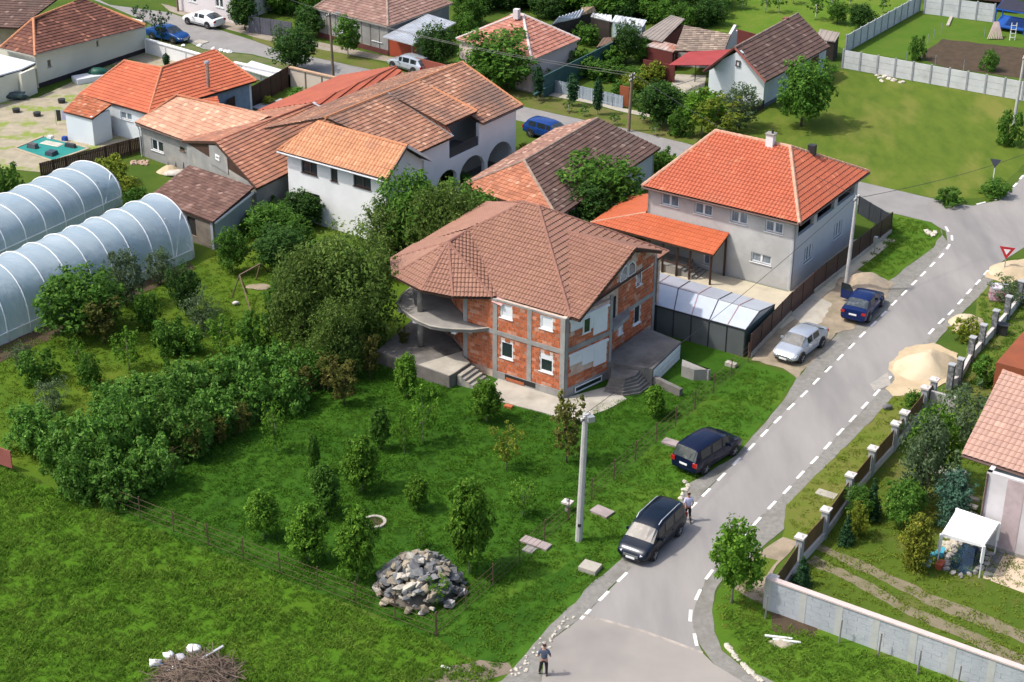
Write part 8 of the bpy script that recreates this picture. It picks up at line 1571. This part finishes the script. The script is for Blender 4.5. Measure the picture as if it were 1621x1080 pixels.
    MB().box(W(xt + .02, 0, .44), (.10, 1.45, .12), an).build('bumper', col, o)
    if door_open:
        h0 = W(.62, .90, 0); dd = (lf * .93 + d * .30).normalized(); mb = MB(); P0 = Vector((h0.x, h0.y, .32)); P1 = P0 + Vector((dd.x, dd.y, 0)) * 1.0
        dr_ = MB().bar(P0 + Vector((0, 0, .28)), P1 + Vector((0, 0, .28)), .06, .62).build('open_door', col, o)
        mb = MB(); mb.bar(P0 + Vector((0, 0, .6)), P0 + Vector((dd.x * .35, dd.y * .35, 1.05)), .04); mb.bar(P0 + Vector((dd.x * .35, dd.y * .35, 1.05)), P1 + Vector((0, 0, 1.02)), .04); mb.bar(P1 + Vector((0, 0, .6)), P1 + Vector((0, 0, 1.02)), .04); mb.build('door_frame', TRIM, dr_)
        mb = MB(); mb.add([P0 + Vector((.0, 0, .6)), P1 + Vector((0, 0, .6)), P1 + Vector((0, 0, 1.0)), P0 + Vector((dd.x * .35, dd.y * .35, 1.03))], [(0, 1, 2, 3)]); mb.build('door_glass', CARG, dr_)
    return o
car('mpv', paint('midnight', (.004, .010, .022)), (8.67, 74.67, 0.0), (7.22, 72.38, 0.0), 1, 'dark navy estate with silver roof rails facing the camera, nearest car', rails=True)
car('mpv', paint('navy', (.004, .009, .034)), (10.59, 80.85, 0.0), (12.51, 83.0, 0.0), -1, 'navy people carrier seen from behind, half on the grass verge')
car('sedan', paint('silver', (.46, .50, .55), .5), (19.58, 96.64, 0.0), (17.9, 94.34, 0.0), 1, 'silver saloon parked in front of the brown sheet fence')
car('sedan', paint('blue', (.006, .020, .10)), (23.25, 100.38, 0.0), (24.45, 102.62, 0.0), -1, 'dark blue saloon with its driver door open beside the sand heap', door_open=True)
car('coupe', paint('white', (.72, .73, .74), 0), (-30.65, 166.2, 0.0), (-32.81, 167.7, 0.0), 1, 'white fastback car on the far street at the top left')
car('wagon', paint('silver2', (.48, .53, .58), .5), (-9.36, 151.97, 0.0), (-11.2, 153.57, 0.0), 1, 'silver estate car by the red garage on the far street')
car('sedan', paint('azure', (.012, .075, .26)), (-35.05, 162.14, 0.0), (-33.44, 161.13, 0.0), -1, 'bright blue car parked under the plumed tree on the far street')
car('wagon', paint('royal', (.010, .05, .23)), (1.83, 134.98, 0.0), (3.18, 133.94, 0.0), -1, 'blue car half hidden behind the barn roof on the side street')

# ------------------------------------------------------------------ people
SKIN = mat('skin', (.42, .23, .16), (.38, .20, .14), 3, .6); HAIR = tone('dark_hair', (.018, .013, .010), .6); SHOE = tone('shoe', (.025, .025, .028), .5)
def skin_obj(name, chains, m, parent, sub=2, root=0):
    """chains: list of lists of (x, y, z, r); the first chain is the trunk, the others attach by equal points"""
    vs = []; es = []; rr = []; idx = {}
    for ch in chains:
        prev = None
        for x, y, z, r in ch:
            key = (round(x, 3), round(y, 3), round(z, 3))
            if key not in idx: idx[key] = len(vs); vs.append((x, y, z)); rr.append(r)
            i = idx[key]
            if prev is not None and prev != i: es.append((prev, i))
            prev = i
    me = bpy.data.meshes.new(name); me.from_pydata(vs, es, []);
    ob = bpy.data.objects.new(name, me); COL.objects.link(ob); ob.parent = parent; me.materials.append(m)
    md = ob.modifiers.new('skin', 'SKIN'); md.use_smooth_shade = True
    for i, r in enumerate(rr): me.skin_vertices[0].data[i].radius = r if isinstance(r, tuple) else (r, r); me.skin_vertices[0].data[i].use_root = (i == root)
    s = ob.modifiers.new('sub', 'SUBSURF'); s.levels = sub; s.render_levels = sub; ob['_o'] = list(wloc(parent)); return ob
def person(p, heading, label, shirt, trousers, pose):
    o = thing('person', p, label, 'person'); o.rotation_euler = (0, 0, heading)           # local: +y forward, +x right
    pel, ch, nk = (0, 0, .95), (0, .01, 1.36), (0, .01, 1.50); S = 1 if pose == 'stand' else 0
    fl, fr = ((-.22, .10, .07), (.12, -.02, .07)) if S else ((-.09, .24, .08), (.10, -.26, .13))
    kl, kr_ = ((-.16, .07, .50), (.11, .02, .50)) if S else ((-.10, .16, .52), (.10, -.02, .50))
    hl, hr = ((-.27, .12, 1.02), (.24, .22, 1.08)) if S else ((-.24, -.14, .86), (.26, .16, .90))
    el, er = ((-.30, -.08, 1.14), (.30, -.02, 1.14)) if S else ((-.25, -.10, 1.14), (.27, -.02, 1.14))
    def hand(w, d):
        w = Vector(w); d = Vector(d).normalized(); s = d.cross(Vector((0, 1, 0))).normalized(); out = [[(*w, .028), (*(w + d * .05), .034), (*(w + d * .085), .030)]]
        for k, L_ in enumerate((.070, .080, .075, .060)):
            b = w + d * .085; c = b + s * (.027 - .018 * k) + d * .02; out.append([(*b, .030), (*c, .010), (*(c + d * L_ * .5 + Vector((0, .012, 0))), .009), (*(c + d * L_ + Vector((0, .03, 0))), .007)])
        b = w + d * .05; out.append([(*b, .034), (*(b + s * .04), .011), (*(b + s * .055 + d * .04), .009)]); return out
    ch_ = [[(*pel, (.15, .11)), (0, 0, 1.10, (.13, .10)), (*ch, (.155, .11)), (0, .01, 1.46, (.09, .07)), (0, .015, 1.53, .055), (0, .02, 1.60, .070), (0, .03, 1.68, .093), (0, .02, 1.76, .080), (0, .015, 1.80, .04)]]
    for sh, e_, h_, hp, k_, f_ in (((-.17, .01, 1.42), el, hl, (-.09, 0, .90), kl, fl), ((.17, .01, 1.42), er, hr, (.09, 0, .90), kr_, fr)):
        ch_.append([(*ch, (.155, .11)), (*sh, .058), (*[(sh[i] + e_[i]) / 2 for i in range(3)], .048), (*e_, .040), (*[(e_[i] + h_[i]) / 2 for i in range(3)], .038), (*h_, .028)])
        ch_ += hand(h_, [h_[i] - e_[i] for i in range(3)])
        ch_.append([(*pel, (.15, .11)), (*hp, .095), (*[(hp[i] + k_[i]) / 2 for i in range(3)], .085), (*k_, .060), (*[k_[i] * .5 + f_[i] * .5 for i in range(2)], (k_[2] + f_[2]) / 2 + .03, .058), (*f_, .040)])
    skin_obj('body', ch_, SKIN, o, 2)
    # clothing follows the body a little larger
    sh_ = [[(0, 0, .93, (.165, .125)), (0, 0, 1.10, (.15, .115)), (*ch, (.172, .125)), (0, .01, 1.47, (.10, .08))]]
    for sx, e_ in ((-.17, el), (.17, er)): q = (sx, .01, 1.42); sh_.append([(*ch, (.172, .125)), (*q, .075), (*[q[i] + (e_[i] - q[i]) * .5 for i in range(3)], .066), (*[q[i] + (e_[i] - q[i]) * .8 for i in range(3)], .062)])
    skin_obj('shirt', sh_, shirt, o, 2)
    tr = [[(0, 0, 1.0, (.155, .12)), (*pel, (.165, .125))]]
    for hp, k_, f_ in (((-.09, 0, .88), kl, fl), ((.09, 0, .88), kr_, fr)): tr.append([(*pel, (.165, .125)), (*hp, .108), (*[(hp[i] + k_[i]) / 2 for i in range(3)], .095), (*k_, .074), (*[(k_[i] + f_[i]) / 2 for i in range(2)], (k_[2] + f_[2]) / 2, .068), (f_[0], f_[1], f_[2] + .05, .060)])
    skin_obj('trousers', tr, trousers, o, 2)
    skin_obj('hair', [[(0, -.015, 1.66, .085), (0, -.005, 1.74, .100), (0, .015, 1.79, .080)]], HAIR, o, 2)
    for f_ in (fl, fr): skin_obj('shoe', [[(f_[0], f_[1] - .06, f_[2] - .02, .045), (f_[0], f_[1] + .03, f_[2] - .025, .048), (f_[0], f_[1] + .15, f_[2] - .035, .036)]], SHOE, o, 2)
    # face: eyes, nose, mouth, ears
    fb = MB()
    for s in (-1, 1): fb.blob((s * .034, .105, 1.685), (.014, .010, .009), 8, 0)
    e2_ = fb.mesh('eyes', SHOE); q = bpy.data.objects.new('eyes', e2_); COL.objects.link(q); q.parent = o
    fb = MB(); fb.blob((0, .125, 1.655), (.014, .022, .022), 8, 0).blob((0, .112, 1.612), (.028, .010, .008), 8, 0)
    for s in (-1, 1): fb.blob((s * .093, .01, 1.67), (.014, .022, .032), 8, 0)
    q = bpy.data.objects.new('face_details', fb.mesh('face_details', SKIN, (0, 0, 0), True)); COL.objects.link(q); q.parent = o
    return o
TRO = tone('black_trousers', (.016, .016, .020), .8)
person((1.59, 62.87, 0.0), R(-8), 'person in dark grey blue T-shirt and black trousers standing on the gravel, seen from behind', mat('slate_shirt', (.075, .095, .14), (.06, .078, .12), 6), TRO, 'stand')
person((9.3, 76.0, 0.0), R(10), 'person in light lilac shirt and black trousers walking away beside the parked estate', mat('lilac_shirt', (.50, .50, .66), (.44, .44, .60), 6), TRO, 'walk')
